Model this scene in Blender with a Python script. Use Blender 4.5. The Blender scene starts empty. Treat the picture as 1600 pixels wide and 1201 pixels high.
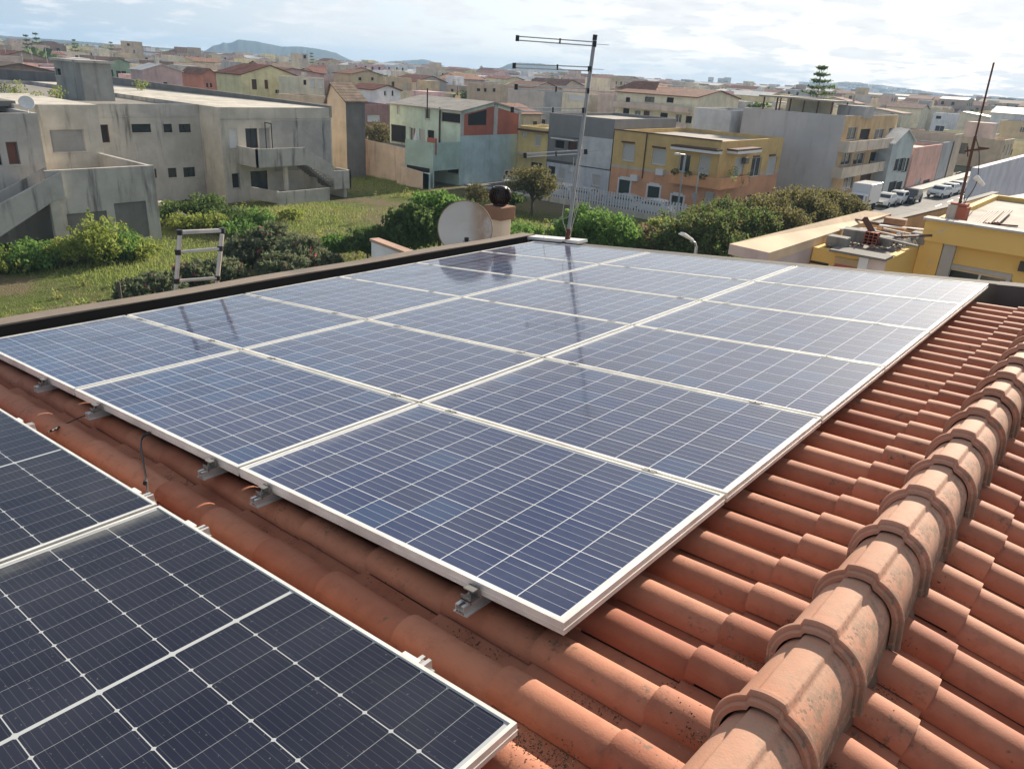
import bpy, math, random
import numpy as np
from mathutils import Matrix, Vector
R = math.radians
rng = random.Random(7)
sc = bpy.context.scene
COL = sc.collection

# ---------------------------------------------------------------- frames (roof plane <-> world), camera, sky, sun
F_PX = 1181.5
CR = np.array([1.03512528, -1.40772563, 1.26487639])          # camera in the roof frame (x across, y along the array, z normal)
rv = np.array([1.80588171, 0.64955857, -0.49311993])
def rod(r):
    th = np.linalg.norm(r); k = r / th
    K = np.array([[0, -k[2], k[1]], [k[2], 0, -k[0]], [-k[1], k[0], 0]])
    return np.eye(3) + math.sin(th) * K + (1 - math.cos(th)) * K @ K
MC = rod(rv)                                                  # roof frame -> camera (x right, y down, z forward)
W = np.array([[0.99460972, 0, -0.10368945], [0.00113342, 0.99994026, 0.01087202], [0.10368325, -0.01093094, 0.9945503]])
TW = np.array([0, 0, 10.61930389])
CAM = W @ CR + TW
MW = MC @ W.T                                                 # world -> camera
MR = Matrix([[*W[i], TW[i]] for i in range(3)] + [[0, 0, 0, 1]])   # roof frame -> world

def ray(px, py):
    return MW.T @ np.array([(px - 800) / F_PX, (py - 600.5) / F_PX, 1.0])
def G(px, py, z=0.0):                                         # point at height z
    d = ray(px, py); return CAM + d * ((z - CAM[2]) / d[2])
def RX(px, py, X):                                            # (y, z) on the plane x = X
    d = ray(px, py); q = CAM + d * ((X - CAM[0]) / d[0]); return float(q[1]), float(q[2])
def RY(px, py, Y):                                            # (x, z) on the plane y = Y
    d = ray(px, py); q = CAM + d * ((Y - CAM[1]) / d[1]); return float(q[0]), float(q[2])
def AT(px, py, dist):                                         # point at horizontal distance
    d = ray(px, py); return CAM + d * (dist / math.hypot(d[0], d[1]))

cam = bpy.data.cameras.new('camera'); co = bpy.data.objects.new('camera', cam); COL.objects.link(co)
cam.sensor_width = 36; cam.lens = 36 * F_PX / 1600; cam.clip_start = .05; cam.clip_end = 40000
A = MW.T
co.matrix_world = Matrix([[A[0][0], -A[0][1], -A[0][2], CAM[0]], [A[1][0], -A[1][1], -A[1][2], CAM[1]], [A[2][0], -A[2][1], -A[2][2], CAM[2]], [0, 0, 0, 1]])
sc.camera = co

SUN_EL, SUN_AZ = R(21), R(-1.5)                                  # azimuth from +Y towards +X
world = bpy.data.worlds.new('World'); sc.world = world; world.use_nodes = True
wn = world.node_tree.nodes; wl = world.node_tree.links; wn.clear()
def WNode(t, **k):
    n = wn.new(t)
    for a, b in k.items(): setattr(n, a, b)
    return n
sky = WNode('ShaderNodeTexSky', sky_type='NISHITA', sun_disc=False, sun_elevation=SUN_EL, sun_rotation=SUN_AZ, altitude=20, air_density=1.0, dust_density=0.6, ozone_density=1.5)
tc = WNode('ShaderNodeTexCoord'); sep = WNode('ShaderNodeSeparateXYZ'); wl.new(tc.outputs['Generated'], sep.inputs[0])
def wm(op, a, b=None, c=None):
    n = WNode('ShaderNodeMath', operation=op)
    for i, v in enumerate((a, b, c)):
        if v is None: continue
        if isinstance(v, (int, float)): n.inputs[i].default_value = v
        else: wl.new(v, n.inputs[i])
    return n.outputs[0]
zc = wm('MAXIMUM', sep.outputs[2], 0.0)
den = wm('ADD', zc, 0.16)
cmb = WNode('ShaderNodeCombineXYZ')
wl.new(wm('DIVIDE', sep.outputs[0], den), cmb.inputs[0]); wl.new(wm('DIVIDE', sep.outputs[1], den), cmb.inputs[1]); wl.new(wm('MULTIPLY', zc, 9.0), cmb.inputs[2])
nz = WNode('ShaderNodeTexNoise'); nz.inputs['Scale'].default_value = 2.6; nz.inputs['Detail'].default_value = 9; nz.inputs['Roughness'].default_value = .58
wl.new(cmb.outputs[0], nz.inputs['Vector'])
# more cloud towards the sun (the +Y side), less at the far left
bias = wm('MULTIPLY', wm('ADD', wm('MULTIPLY', sep.outputs[1], 0.45), 0.16), 0.13)
cr = WNode('ShaderNodeMapRange', interpolation_type='SMOOTHSTEP'); wl.new(wm('ADD', nz.outputs['Fac'], bias), cr.inputs[0])
cr.inputs[1].default_value = .515; cr.inputs[2].default_value = .63
nz2 = WNode('ShaderNodeTexNoise'); nz2.inputs['Scale'].default_value = 6.5; nz2.inputs['Detail'].default_value = 6; wl.new(cmb.outputs[0], nz2.inputs['Vector'])
ccol = WNode('ShaderNodeMix', data_type='RGBA'); wl.new(nz2.outputs['Fac'], ccol.inputs[0])
CLOUD_LO, CLOUD_HI = (3.5, 3.62, 3.85, 1), (5.6, 5.6, 5.6, 1)
ccol.inputs[6].default_value = CLOUD_LO; ccol.inputs[7].default_value = CLOUD_HI
mixs = WNode('ShaderNodeMix', data_type='RGBA')
# thin high haze veil over the clear sky, brighter towards the sun
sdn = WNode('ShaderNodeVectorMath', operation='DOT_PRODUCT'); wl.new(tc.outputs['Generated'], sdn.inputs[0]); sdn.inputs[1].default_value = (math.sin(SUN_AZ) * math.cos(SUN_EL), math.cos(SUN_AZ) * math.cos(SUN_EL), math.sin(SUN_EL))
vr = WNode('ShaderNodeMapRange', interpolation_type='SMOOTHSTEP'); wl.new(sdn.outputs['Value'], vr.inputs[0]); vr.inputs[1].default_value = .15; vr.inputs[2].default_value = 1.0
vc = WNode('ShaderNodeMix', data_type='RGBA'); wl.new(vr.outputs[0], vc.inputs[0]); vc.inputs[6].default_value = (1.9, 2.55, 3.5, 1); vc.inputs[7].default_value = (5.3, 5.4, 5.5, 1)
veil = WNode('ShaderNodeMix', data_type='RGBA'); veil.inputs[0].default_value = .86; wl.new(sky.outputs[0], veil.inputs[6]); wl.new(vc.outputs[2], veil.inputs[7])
# added even dim tone over the unseen upper sky, lowering the fill light
er = WNode('ShaderNodeMapRange', interpolation_type='SMOOTHSTEP'); wl.new(sep.outputs[2], er.inputs[0]); er.inputs[1].default_value = .16; er.inputs[2].default_value = .55; er.inputs[4].default_value = .92
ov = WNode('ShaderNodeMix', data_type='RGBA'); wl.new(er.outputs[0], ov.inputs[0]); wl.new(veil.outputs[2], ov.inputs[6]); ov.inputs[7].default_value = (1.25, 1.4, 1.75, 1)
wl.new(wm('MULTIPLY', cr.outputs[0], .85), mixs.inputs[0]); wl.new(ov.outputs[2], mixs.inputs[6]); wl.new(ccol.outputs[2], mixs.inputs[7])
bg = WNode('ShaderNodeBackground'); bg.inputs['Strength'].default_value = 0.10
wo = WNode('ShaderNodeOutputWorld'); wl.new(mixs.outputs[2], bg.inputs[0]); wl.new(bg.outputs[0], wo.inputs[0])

sl = bpy.data.lights.new('sun', 'SUN'); sl.energy = 5.0; sl.angle = R(.55); sl.color = (1, .89, .74)
so = bpy.data.objects.new('sun', sl); COL.objects.link(so); so.location = (0, 60, 60)
sd = Vector((math.sin(SUN_AZ) * math.cos(SUN_EL), math.cos(SUN_AZ) * math.cos(SUN_EL), math.sin(SUN_EL)))
so.rotation_euler = sd.to_track_quat('Z', 'Y').to_euler()
sc.view_settings.view_transform = 'Standard'; sc.view_settings.look = 'None'; sc.view_settings.gamma = 1
sc.view_settings.exposure = 1.05
sc.cycles.max_bounces = 8; sc.cycles.transparent_max_bounces = 8; sc.cycles.volume_bounces = 0
sc.cycles.use_denoising = True

# ---------------------------------------------------------------- materials
class NT:
    def __init__(s, name):
        s.m = bpy.data.materials.new(name); s.m.use_nodes = True; s.t = s.m.node_tree; s.n = s.t.nodes; s.l = s.t.links; s.n.clear()
        s.out = s.n.new('ShaderNodeOutputMaterial'); s.b = s.n.new('ShaderNodeBsdfPrincipled'); s.l.new(s.b.outputs[0], s.out.inputs[0])
        s.tc = s.n.new('ShaderNodeTexCoord')
    def node(s, t, **k):
        n = s.n.new(t)
        for a, b in k.items(): setattr(n, a, b)
        return n
    def plug(s, v, inp):
        if hasattr(v, 'is_linked') or hasattr(v, 'links'): s.l.new(v, inp)
        else: inp.default_value = v
    def ma(s, op, a, b=None, c=None, clamp=False):
        n = s.n.new('ShaderNodeMath'); n.operation = op; n.use_clamp = clamp
        for i, v in enumerate((a, b, c)):
            if v is not None: s.plug(v, n.inputs[i])
        return n.outputs[0]
    def mix(s, f, a, b, blend='MIX'):
        n = s.n.new('ShaderNodeMix'); n.data_type = 'RGBA'; n.blend_type = blend
        s.plug(f, n.inputs[0]); s.plug(a if not isinstance(a, tuple) else (*a[:3], 1), n.inputs[6]); s.plug(b if not isinstance(b, tuple) else (*b[:3], 1), n.inputs[7])
        return n.outputs[2]
    def noise(s, scale, detail=4, rough=.55, vec=None, dist=0):
        n = s.n.new('ShaderNodeTexNoise'); n.inputs['Scale'].default_value = scale; n.inputs['Detail'].default_value = detail; n.inputs['Roughness'].default_value = rough; n.inputs['Distortion'].default_value = dist
        s.l.new(vec if vec is not None else s.tc.outputs['Object'], n.inputs['Vector']); return n.outputs['Fac']
    def ramp(s, v, a, b, lo=0.0, hi=1.0, smooth=True):
        n = s.n.new('ShaderNodeMapRange'); n.interpolation_type = 'SMOOTHSTEP' if smooth else 'LINEAR'
        s.l.new(v, n.inputs[0]); n.inputs[1].default_value = a; n.inputs[2].default_value = b; n.inputs[3].default_value = lo; n.inputs[4].default_value = hi
        return n.outputs[0]
    def scaled(s, v, off=(0, 0, 0)):
        n = s.n.new('ShaderNodeMapping'); n.inputs['Scale'].default_value = v; n.inputs['Location'].default_value = off; s.l.new(s.tc.outputs['Object'], n.inputs['Vector']); return n.outputs[0]
    def bump(s, h, strength=.3, dist=.02):
        n = s.n.new('ShaderNodeBump'); n.inputs['Strength'].default_value = strength; n.inputs['Distance'].default_value = dist; s.l.new(h, n.inputs['Height']); s.l.new(n.outputs[0], s.b.inputs['Normal'])
    def done(s, col=None, rough=.8, metal=0, spec=None):
        if col is not None: s.plug((*col[:3], 1) if isinstance(col, tuple) else col, s.b.inputs['Base Color'])
        s.plug(rough, s.b.inputs['Roughness']); s.plug(metal, s.b.inputs['Metallic'])
        if spec is not None: s.b.inputs['Specular IOR Level'].default_value = spec
        return s.m
MATS = {}; LAST = {}
def sc3(c, k): return tuple(min(1, x * k) for x in c[:3])
def plaster(name, c, stain=.35, rough=.9, scale=.6, dark=(.10, .095, .085)):
    if name in MATS: return MATS[name]
    t = NT(name); c = tuple(min(.80, v * 1.32) for v in c)
    a = t.noise(scale, 6, .6); b = t.noise(1.2, 5, .6, t.scaled((1.3, 1.3, .16))); g = t.noise(14, 3)
    col = t.mix(t.ramp(a, .3, .7), sc3(c, .84), sc3(c, 1.1))
    col = t.mix(t.ma('MULTIPLY', t.ramp(b, .52, .76), stain), col, dark)
    col = t.mix(t.ma('MULTIPLY', t.ramp(t.noise(.23, 5, .65), .5, .72), stain * .7), col, sc3(c, .55))
    t.bump(g, .25, .01); MATS[name] = t.done(col, rough, 0, .25); return MATS[name]
def plain(name, c, rough=.6, metal=0, var=.12, sc_=6):
    if name in MATS: return MATS[name]
    t = NT(name); MATS[name] = t.done(t.mix(t.noise(sc_, 4), sc3(c, 1 - var), sc3(c, 1 + var)), rough, metal); return MATS[name]
def glassy(name, c=(.03, .04, .045)):
    if name in MATS: return MATS[name]
    t = NT(name); MATS[name] = t.done(t.mix(t.noise(.8, 2), sc3(c, .6), sc3(c, 1.5)), .12, 0, .6); return MATS[name]
def roof_tiles(name, c):
    if name in MATS: return MATS[name]
    t = NT(name)
    w1 = t.node('ShaderNodeTexWave', wave_type='BANDS', bands_direction='X'); w1.inputs['Scale'].default_value = .8; w1.inputs['Distortion'].default_value = 1.2; w1.inputs['Detail Scale'].default_value = 2
    t.l.new(t.tc.outputs['Object'], w1.inputs['Vector'])
    col = t.mix(t.ramp(t.noise(1.1, 6, .7), .3, .7), sc3(c, .6), sc3(c, 1.25))
    col = t.mix(t.ma('MULTIPLY', t.ramp(t.noise(.4, 6, .7), .5, .7), .5), col, (.14, .12, .09))
    col = t.mix(t.ma('MULTIPLY', w1.outputs['Fac'], .35), col, sc3(c, .45))
    t.bump(w1.outputs['Fac'], .6, .08); MATS[name] = t.done(col, .9, 0, .2); return MATS[name]

CONC = plaster('weathered_concrete', (.35, .335, .31), .85, dark=(.085, .08, .072))
CONC_W = plaster('warm_concrete', (.42, .39, .335), .65, dark=(.10, .10, .09))
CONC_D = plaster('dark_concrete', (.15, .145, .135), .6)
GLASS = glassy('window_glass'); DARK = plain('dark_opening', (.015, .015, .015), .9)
WHITE = plain('white_paint', (.72, .71, .68), .5); SHUT = plain('pale_shutter', (.55, .53, .49), .6); SHUT_G = plain('dark_green_shutter', (.04, .07, .055), .6)
BROWN = plain('brown_paint', (.10, .045, .03), .6); BLACKP = plain('black_paint', (.02, .02, .02), .45)
ALU = None

# clay roof tiles of the near roof: tint comes from each tile
def clay():
    t = NT('clay_roof_tile')
    at = t.node('ShaderNodeAttribute', attribute_name='tint')
    n1 = t.noise(2.4, 6, .6); n2 = t.noise(18, 5, .65)
    base = t.mix(at.outputs['Fac'], (.28, .088, .048), (.48, .208, .125))
    base = t.mix(t.ramp(n1, .35, .7), base, (.39, .170, .102))
    base = t.mix(t.ma('MULTIPLY', t.ramp(n2, .45, .8), .5), base, (.22, .085, .052))
    sp = t.node('ShaderNodeTexVoronoi'); sp.inputs['Scale'].default_value = 42; t.l.new(t.tc.outputs['Object'], sp.inputs['Vector'])
    spots = t.ma('MULTIPLY', t.ma('LESS_THAN', sp.outputs['Distance'], .2), t.ramp(t.noise(5.5, 5, .7), .56, .64))
    base = t.mix(t.ma('MULTIPLY', spots, .8), base, (.10, .08, .065))
    li = t.ma('MULTIPLY', t.ramp(t.noise(7, 8, .75), .565, .64), t.ramp(t.noise(60, 3, .7), .45, .62))
    base = t.mix(t.ma('MULTIPLY', li, .75), base, (.09, .085, .06))
    t.bump(t.ma('ADD', n2, t.noise(160, 2)), .22, .003)
    return t.done(base, .78, 0, .3)
CLAY = clay()
def clay_ridge():
    t = NT('clay_ridge_tile')
    at = t.node('ShaderNodeAttribute', attribute_name='tint')
    base = t.mix(at.outputs['Fac'], (.42, .19, .115), (.52, .27, .18))
    base = t.mix(t.ramp(t.noise(3, 6, .6), .35, .7), base, (.49, .30, .21))
    base = t.mix(t.ma('MULTIPLY', t.ramp(t.noise(9, 6, .7), .5, .7), .35), base, (.42, .21, .14))
    sx = t.node('ShaderNodeSeparateXYZ'); t.l.new(t.tc.outputs['Object'], sx.inputs[0])
    side = t.ramp(sx.outputs[0], -.01, .09)                     # lichen grows on one flank, towards the base
    low = t.ramp(sx.outputs[2], -.10, .02, 1, 0)
    sp = t.node('ShaderNodeTexVoronoi'); sp.inputs['Scale'].default_value = 60; t.l.new(t.tc.outputs['Object'], sp.inputs['Vector'])
    spots = t.ma('MULTIPLY', t.ramp(t.noise(9, 5, .7), .45, .6), t.ma('LESS_THAN', sp.outputs['Distance'], .33))
    li = t.ma('MULTIPLY', t.ramp(t.noise(24, 8, .78), .47, .56), t.ma('ADD', t.ma('MULTIPLY', side, .8), .2))
    li2 = t.ma('MULTIPLY', t.ramp(t.noise(30, 8, .8), .40, .50), low)
    base = t.mix(t.ma('MULTIPLY', t.ma('MAXIMUM', t.ma('MULTIPLY', spots, side), li2), .8, clamp=True), base, (.11, .10, .07))
    base = t.mix(t.ma('MULTIPLY', li, .55), base, (.19, .15, .105))
    t.bump(t.ma('ADD', t.noise(30, 5, .6), t.noise(170, 2)), .2, .003)
    return t.done(base, .8, 0, .3)
CLAYR = clay_ridge()

def alu(name, c, rough, metal=.7):
    t = NT(name); n = t.noise(5, 5, .6)
    return t.done(t.mix(t.ramp(n, .3, .7), sc3(c, .85), sc3(c, 1.08)), t.ramp(n, .3, .7, rough * .8, rough * 1.2), metal)
FRAME = alu('anodised_frame', (.80, .78, .72), .42, .25)
RAILM = alu('mill_aluminium', (.62, .62, .60), .4, .6)
CLAMPM = alu('clamp_metal', (.26, .25, .23), .5, .5)
STEEL = alu('galvanised_steel', (.36, .37, .38), .5, .5)

def line(t, v, pitch, off, half):                              # 1 on a line of half-width `half` every `pitch`
    f = t.ma('PINGPONG', t.ma('ADD', v, off), pitch / 2)
    return t.ma('LESS_THAN', f, half)
def cell_rand(t, x, y, px, py, ox, oy):
    ix = t.ma('FLOOR', t.ma('DIVIDE', t.ma('ADD', x, ox), px)); iy = t.ma('FLOOR', t.ma('DIVIDE', t.ma('ADD', y, oy), py))
    oi = t.node('ShaderNodeObjectInfo')
    c = t.node('ShaderNodeCombineXYZ'); t.l.new(ix, c.inputs[0]); t.l.new(iy, c.inputs[1]); t.l.new(t.ma('MULTIPLY', oi.outputs['Random'], 91.7), c.inputs[2])
    w = t.node('ShaderNodeTexWhiteNoise', noise_dimensions='3D'); t.l.new(c.outputs[0], w.inputs['Vector']); return w, oi
def poly_cells():
    t = NT('polycrystalline_cells'); s = t.node('ShaderNodeSeparateXYZ'); t.l.new(t.tc.outputs['Object'], s.inputs[0])
    x, y = s.outputs[0], s.outputs[1]; P = .1585
    w, oi = cell_rand(t, x, y, P, P, 5 * P, 3 * P)
    v = t.node('ShaderNodeTexVoronoi', feature='F1'); v.inputs['Scale'].default_value = 55; t.l.new(t.tc.outputs['Object'], v.inputs['Vector'])
    cr_ = t.node('ShaderNodeSeparateColor'); t.l.new(v.outputs['Color'], cr_.inputs[0])
    base = t.mix(w.outputs['Value'], (.012, .028, .098), (.024, .034, .082))
    w2 = t.ma('GREATER_THAN', w.outputs['Value'], .86); base = t.mix(w2, base, (.020, .048, .125))
    base = t.mix(t.ma('MULTIPLY', cr_.outputs[0], .35), base, (.03, .05, .115))
    # busbars along x, gaps both ways, margin
    bus = t.ma('MAXIMUM', line(t, y, P, 3 * P + P * .5, .0008), t.ma('MAXIMUM', line(t, y, P, 3 * P + P * .24, .0008), line(t, y, P, 3 * P + P * .76, .0008)))
    gap = t.ma('MAXIMUM', line(t, x, P, 5 * P, .0017), line(t, y, P, 3 * P, .0016))
    inx = t.ma('LESS_THAN', t.ma('ABSOLUTE', x), 5 * P - .001); iny = t.ma('LESS_THAN', t.ma('ABSOLUTE', y), 3 * P - .001); ins = t.ma('MULTIPLY', inx, iny)
    col = t.mix(t.ma('MULTIPLY', bus, .62), base, (.55, .58, .60))
    col = t.mix(gap, col, (.62, .64, .66))
    col = t.mix(t.ma('SUBTRACT', 1.0, ins), col, (.66, .67, .66))
    # thin film of dust, thicker in smears
    d = t.ramp(t.noise(1.3, 6, .65), .3, .75, .05, .17); sm = t.ramp(t.noise(2.2, 7, .7, t.scaled((1, 4, 1))), .55, .75, 0, .10)
    dust = t.ma('MULTIPLY', t.ma('ADD', d, sm), .30)
    edge = t.ma('MULTIPLY', t.ramp(x, -.80, -.70, 1, 0), t.ramp(t.noise(4, 6, .7, t.scaled((3, .8, 1))), .35, .65, .05, .30))
    vd = t.node('ShaderNodeTexVoronoi'); vd.inputs['Scale'].default_value = 3.1; oi2 = t.node('ShaderNodeObjectInfo'); mp2 = t.node('ShaderNodeVectorMath', operation='ADD'); t.l.new(t.tc.outputs['Object'], mp2.inputs[0]); t.l.new(oi2.outputs['Location'], mp2.inputs[1]); t.l.new(mp2.outputs[0], vd.inputs['Vector'])
    nn2 = t.noise(38, 3, .7); drop = t.ma('MULTIPLY', t.ma('LESS_THAN', t.ma('ADD', vd.outputs['Distance'], t.ma('MULTIPLY', nn2, .045)), .042), .75)
    dust = t.ma('MAXIMUM', t.ma('ADD', dust, edge), drop)
    col = t.mix(dust, col, (.34, .34, .34))
    t.b.inputs['Coat Weight'].default_value = .9; t.b.inputs['Coat Roughness'].default_value = .09; t.b.inputs['Coat IOR'].default_value = 1.38
    return t.done(col, .6, 0, .06)
def mono_cells():
    t = NT('monocrystalline_cells'); s = t.node('ShaderNodeSeparateXYZ'); t.l.new(t.tc.outputs['Object'], s.inputs[0])
    x, y = s.outputs[0], s.outputs[1]; PX, PY = .0925, .1845; C = .0062
    ax = t.ma('ABSOLUTE', x); xs = t.ma('SUBTRACT', ax, C)       # cells start after the centre strip
    fx = t.ma('PINGPONG', xs, PX / 2 * 1.0); fx2 = t.ma('PINGPONG', xs, PX)  # distance to the nearest cell edge
    dx = t.ma('ABSOLUTE', t.ma('SUBTRACT', t.ma('PINGPONG', t.ma('ADD', xs, PX / 2), PX / 2), PX / 2))
    gx = t.ma('LESS_THAN', fx, .0007)
    fy = t.ma('PINGPONG', t.ma('ADD', y, 3 * PY), PY / 2); gy = t.ma('LESS_THAN', fy, .0013)
    dia = t.ma('LESS_THAN', t.ma('ADD', fx, fy), .0075)
    bus = line(t, y, PY / 10, 3 * PY + PY / 20, .00055)
    inx = t.ma('MULTIPLY', t.ma('GREATER_THAN', xs, 0.0), t.ma('LESS_THAN', xs, 9 * PX)); iny = t.ma('LESS_THAN', t.ma('ABSOLUTE', y), 3 * PY); ins = t.ma('MULTIPLY', inx, iny)
    w, oi = cell_rand(t, x, y, PX, PY, 0, 3 * PY)
    base = t.mix(w.outputs['Value'], (.008, .012, .028), (.012, .016, .035))
    col = t.mix(t.ma('MULTIPLY', bus, .10), base, (.5, .5, .5))
    col = t.mix(t.ma('MULTIPLY', gx, .75), col, (.38, .40, .41))
    col = t.mix(t.ma('MAXIMUM', gy, dia), col, (.42, .44, .45))
    col = t.mix(t.ma('SUBTRACT', 1.0, ins), col, (.44, .46, .47))
    d = t.ramp(t.noise(1.7, 6, .65), .3, .75, .01, .05)
    edge = t.ma('MULTIPLY', t.ramp(x, -.86, -.74, 1, 0), t.ramp(t.noise(5, 5, .7, t.scaled((3, .6, 1))), .35, .6, .1, .45))
    sp = t.ma('MULTIPLY', t.ramp(t.noise(90, 2, .6), .70, .74), .3)
    col = t.mix(t.ma('ADD', d, t.ma('MAXIMUM', edge, sp), clamp=True), col, (.30, .30, .27))
    t.b.inputs['Coat Weight'].default_value = .38; t.b.inputs['Coat Roughness'].default_value = .09; t.b.inputs['Coat IOR'].default_value = 1.38
    return t.done(col, .6, 0, .05)
POLY, MONO = poly_cells(), mono_cells()

def leafmat(name, a, b, rough=.72):
    t = NT(name); at = t.node('ShaderNodeAttribute', attribute_name='tint')
    col = t.mix(at.outputs['Fac'], a, b); t.done(col, rough, 0, .18)
    tr = t.n.new('ShaderNodeBsdfTranslucent'); t.l.new(t.mix(.5, col, sc3(b, 1.6)), tr.inputs[0])
    ms = t.n.new('ShaderNodeMixShader'); ms.inputs[0].default_value = .38
    t.l.new(t.b.outputs[0], ms.inputs[1]); t.l.new(tr.outputs[0], ms.inputs[2]); t.l.new(ms.outputs[0], t.out.inputs[0]); return t.m
LEAF = leafmat('leaf_mid_green', (.045, .095, .022), (.17, .29, .07))
LEAF_D = leafmat('leaf_dark_green', (.030, .058, .018), (.13, .19, .055))
LEAF_O = leafmat('leaf_olive', (.045, .050, .020), (.19, .17, .065))
LEAF_Y = leafmat('leaf_yellow_green', (.09, .14, .03), (.34, .38, .09))
LEAF_B = leafmat('leaf_brownish', (.07, .07, .03), (.28, .22, .12))
GRASSM = leafmat('grass_blade', (.08, .13, .025), (.32, .36, .11))
FLOWER = leafmat('pink_flower', (.45, .05, .10), (.65, .12, .20))
BARK = plain('bark', (.11, .08, .055), .95, 0, .4, 9)

# ---------------------------------------------------------------- mesh helpers
class MB:
    def __init__(s): s.v = []; s.f = []; s.mi = []; s.sm = []; s.mats = []; s.tint = []
    def mat(s, m):
        if m is None: return 0
        if m not in s.mats: s.mats.append(m)
        return s.mats.index(m)
    def face(s, pts, m=None, smooth=False, tint=.5):
        i = len(s.v); s.v += [tuple(p) for p in pts]; s.f.append(tuple(range(i, i + len(pts)))); s.mi.append(s.mat(m)); s.sm.append(smooth); s.tint.append(tint)
    def mesh(s, vs, fs, m=None, smooth=False, tint=.5):
        i = len(s.v); s.v += [tuple(p) for p in vs]; k = s.mat(m)
        for f in fs: s.f.append(tuple(i + q for q in f)); s.mi.append(k); s.sm.append(smooth); s.tint.append(tint)
    def box(s, x0, x1, y0, y1, z0, z1, m=None, tint=.5):
        v = [(x0, y0, z0), (x1, y0, z0), (x1, y1, z0), (x0, y1, z0), (x0, y0, z1), (x1, y0, z1), (x1, y1, z1), (x0, y1, z1)]
        s.mesh(v, [(0, 3, 2, 1), (4, 5, 6, 7), (0, 1, 5, 4), (1, 2, 6, 5), (2, 3, 7, 6), (3, 0, 4, 7)], m, False, tint)
    def bar(s, p, q, w, h, m=None, upv=(0, 0, 1)):
        p, q = Vector(p), Vector(q); d = (q - p).normalized(); r = d.cross(Vector(upv))
        if r.length < 1e-4: r = d.cross(Vector((1, 0, 0)))
        r.normalize(); u = r.cross(d); r *= w / 2; u *= h / 2
        v = [p - r - u, p + r - u, p + r + u, p - r + u, q - r - u, q + r - u, q + r + u, q - r + u]
        s.mesh(v, [(0, 3, 2, 1)[::-1], (4, 5, 6, 7)[::-1], (0, 4, 5, 1), (1, 5, 6, 2), (2, 6, 7, 3), (3, 7, 4, 0)], m)
    def tube(s, pts, r, m=None, n=8, caps=True):
        pts = [Vector(p) for p in pts]; rs = r if isinstance(r, (list, tuple)) else [r] * len(pts); vs = []
        prev = None
        for i, p in enumerate(pts):
            d = (pts[min(i + 1, len(pts) - 1)] - pts[max(i - 1, 0)]).normalized()
            a = prev if prev is not None else (Vector((0, 0, 1)) if abs(d.z) < .9 else Vector((1, 0, 0)))
            a = (a - d * a.dot(d)).normalized(); prev = a; b = d.cross(a)
            vs += [p + (a * math.cos(2 * math.pi * k / n) + b * math.sin(2 * math.pi * k / n)) * rs[i] for k in range(n)]
        fs = [(i * n + k, i * n + (k + 1) % n, (i + 1) * n + (k + 1) % n, (i + 1) * n + k) for i in range(len(pts) - 1) for k in range(n)]
        s.mesh(vs, fs, m, True)
        if caps:
            s.mesh(vs[:n], [tuple(range(n))[::-1]], m); s.mesh(vs[-n:], [tuple(range(n))], m)
    def lathe(s, prof, m=None, n=24, c=(0, 0, 0)):
        vs = [(c[0] + r * math.cos(2 * math.pi * k / n), c[1] + r * math.sin(2 * math.pi * k / n), c[2] + z) for r, z in prof for k in range(n)]
        s.mesh(vs, [(i * n + k, i * n + (k + 1) % n, (i + 1) * n + (k + 1) % n, (i + 1) * n + k) for i in range(len(prof) - 1) for k in range(n)], m, True)
    def prism(s, poly, z0, z1, m=None):
        n = len(poly); a = sum(poly[i][0] * poly[(i + 1) % n][1] - poly[(i + 1) % n][0] * poly[i][1] for i in range(n))
        if a < 0: poly = poly[::-1]
        z0f = (lambda p: z0) if not callable(z0) else z0; z1f = (lambda p: z1) if not callable(z1) else z1
        lo = [(p[0], p[1], z0f(p)) for p in poly]; hi = [(p[0], p[1], z1f(p)) for p in poly]
        s.mesh(lo + hi, [tuple(range(n))[::-1], tuple(range(n, 2 * n))] + [(i, (i + 1) % n, n + (i + 1) % n, n + i) for i in range(n)], m)
    def xform(s, M): s.v = [tuple(M @ Vector(p)) for p in s.v]; return s
    def build(s, name, m=None, parent=None, loc=None, tint=False):
        if parent is None and loc is not None: s.v = [(a - loc[0], b - loc[1], c - loc[2]) for a, b, c in s.v]
        me = bpy.data.meshes.new(name); me.from_pydata(s.v, [], s.f)
        for q in (s.mats or [m]): me.materials.append(q)
        if s.mats: me.polygons.foreach_set('material_index', s.mi)
        me.polygons.foreach_set('use_smooth', s.sm)
        if tint:
            at = me.attributes.new('tint', 'FLOAT', 'FACE'); at.data.foreach_set('value', s.tint)
        me.update(); o = bpy.data.objects.new(name, me); COL.objects.link(o)
        if parent is not None:
            o.parent = parent
        elif loc is not None: o.location = loc
        return o

def tag(o, label=None, cat=None, group=None, kind=None):
    if label: o['label'] = label
    if cat: o['category'] = cat
    if group: o['group'] = group
    if kind: o['kind'] = kind
    return o
def empty(name, loc=(0, 0, 0), label=None, cat=None, group=None, rz=0.0):
    o = bpy.data.objects.new(name, None); COL.objects.link(o); o.location = loc; o.rotation_euler = (0, 0, rz); o.empty_display_size = .3
    return tag(o, label, cat, group)
def kids(o): return [c for c in bpy.data.objects if c.parent == o]
def copy_tree(o, parent=None, ch=None):
    c = o.copy(); COL.objects.link(c)
    if parent is not None: c.parent = parent
    for k in kids(o): copy_tree(k, c)
    return c
def weld(o):
    m = o.modifiers.new('weld', 'WELD'); m.merge_threshold = 1e-4; return o
def bevel(o, w, seg=2):
    weld(o); m = o.modifiers.new('bevel', 'BEVEL'); m.width = w; m.segments = seg; m.limit_method = 'ANGLE'; return o
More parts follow.
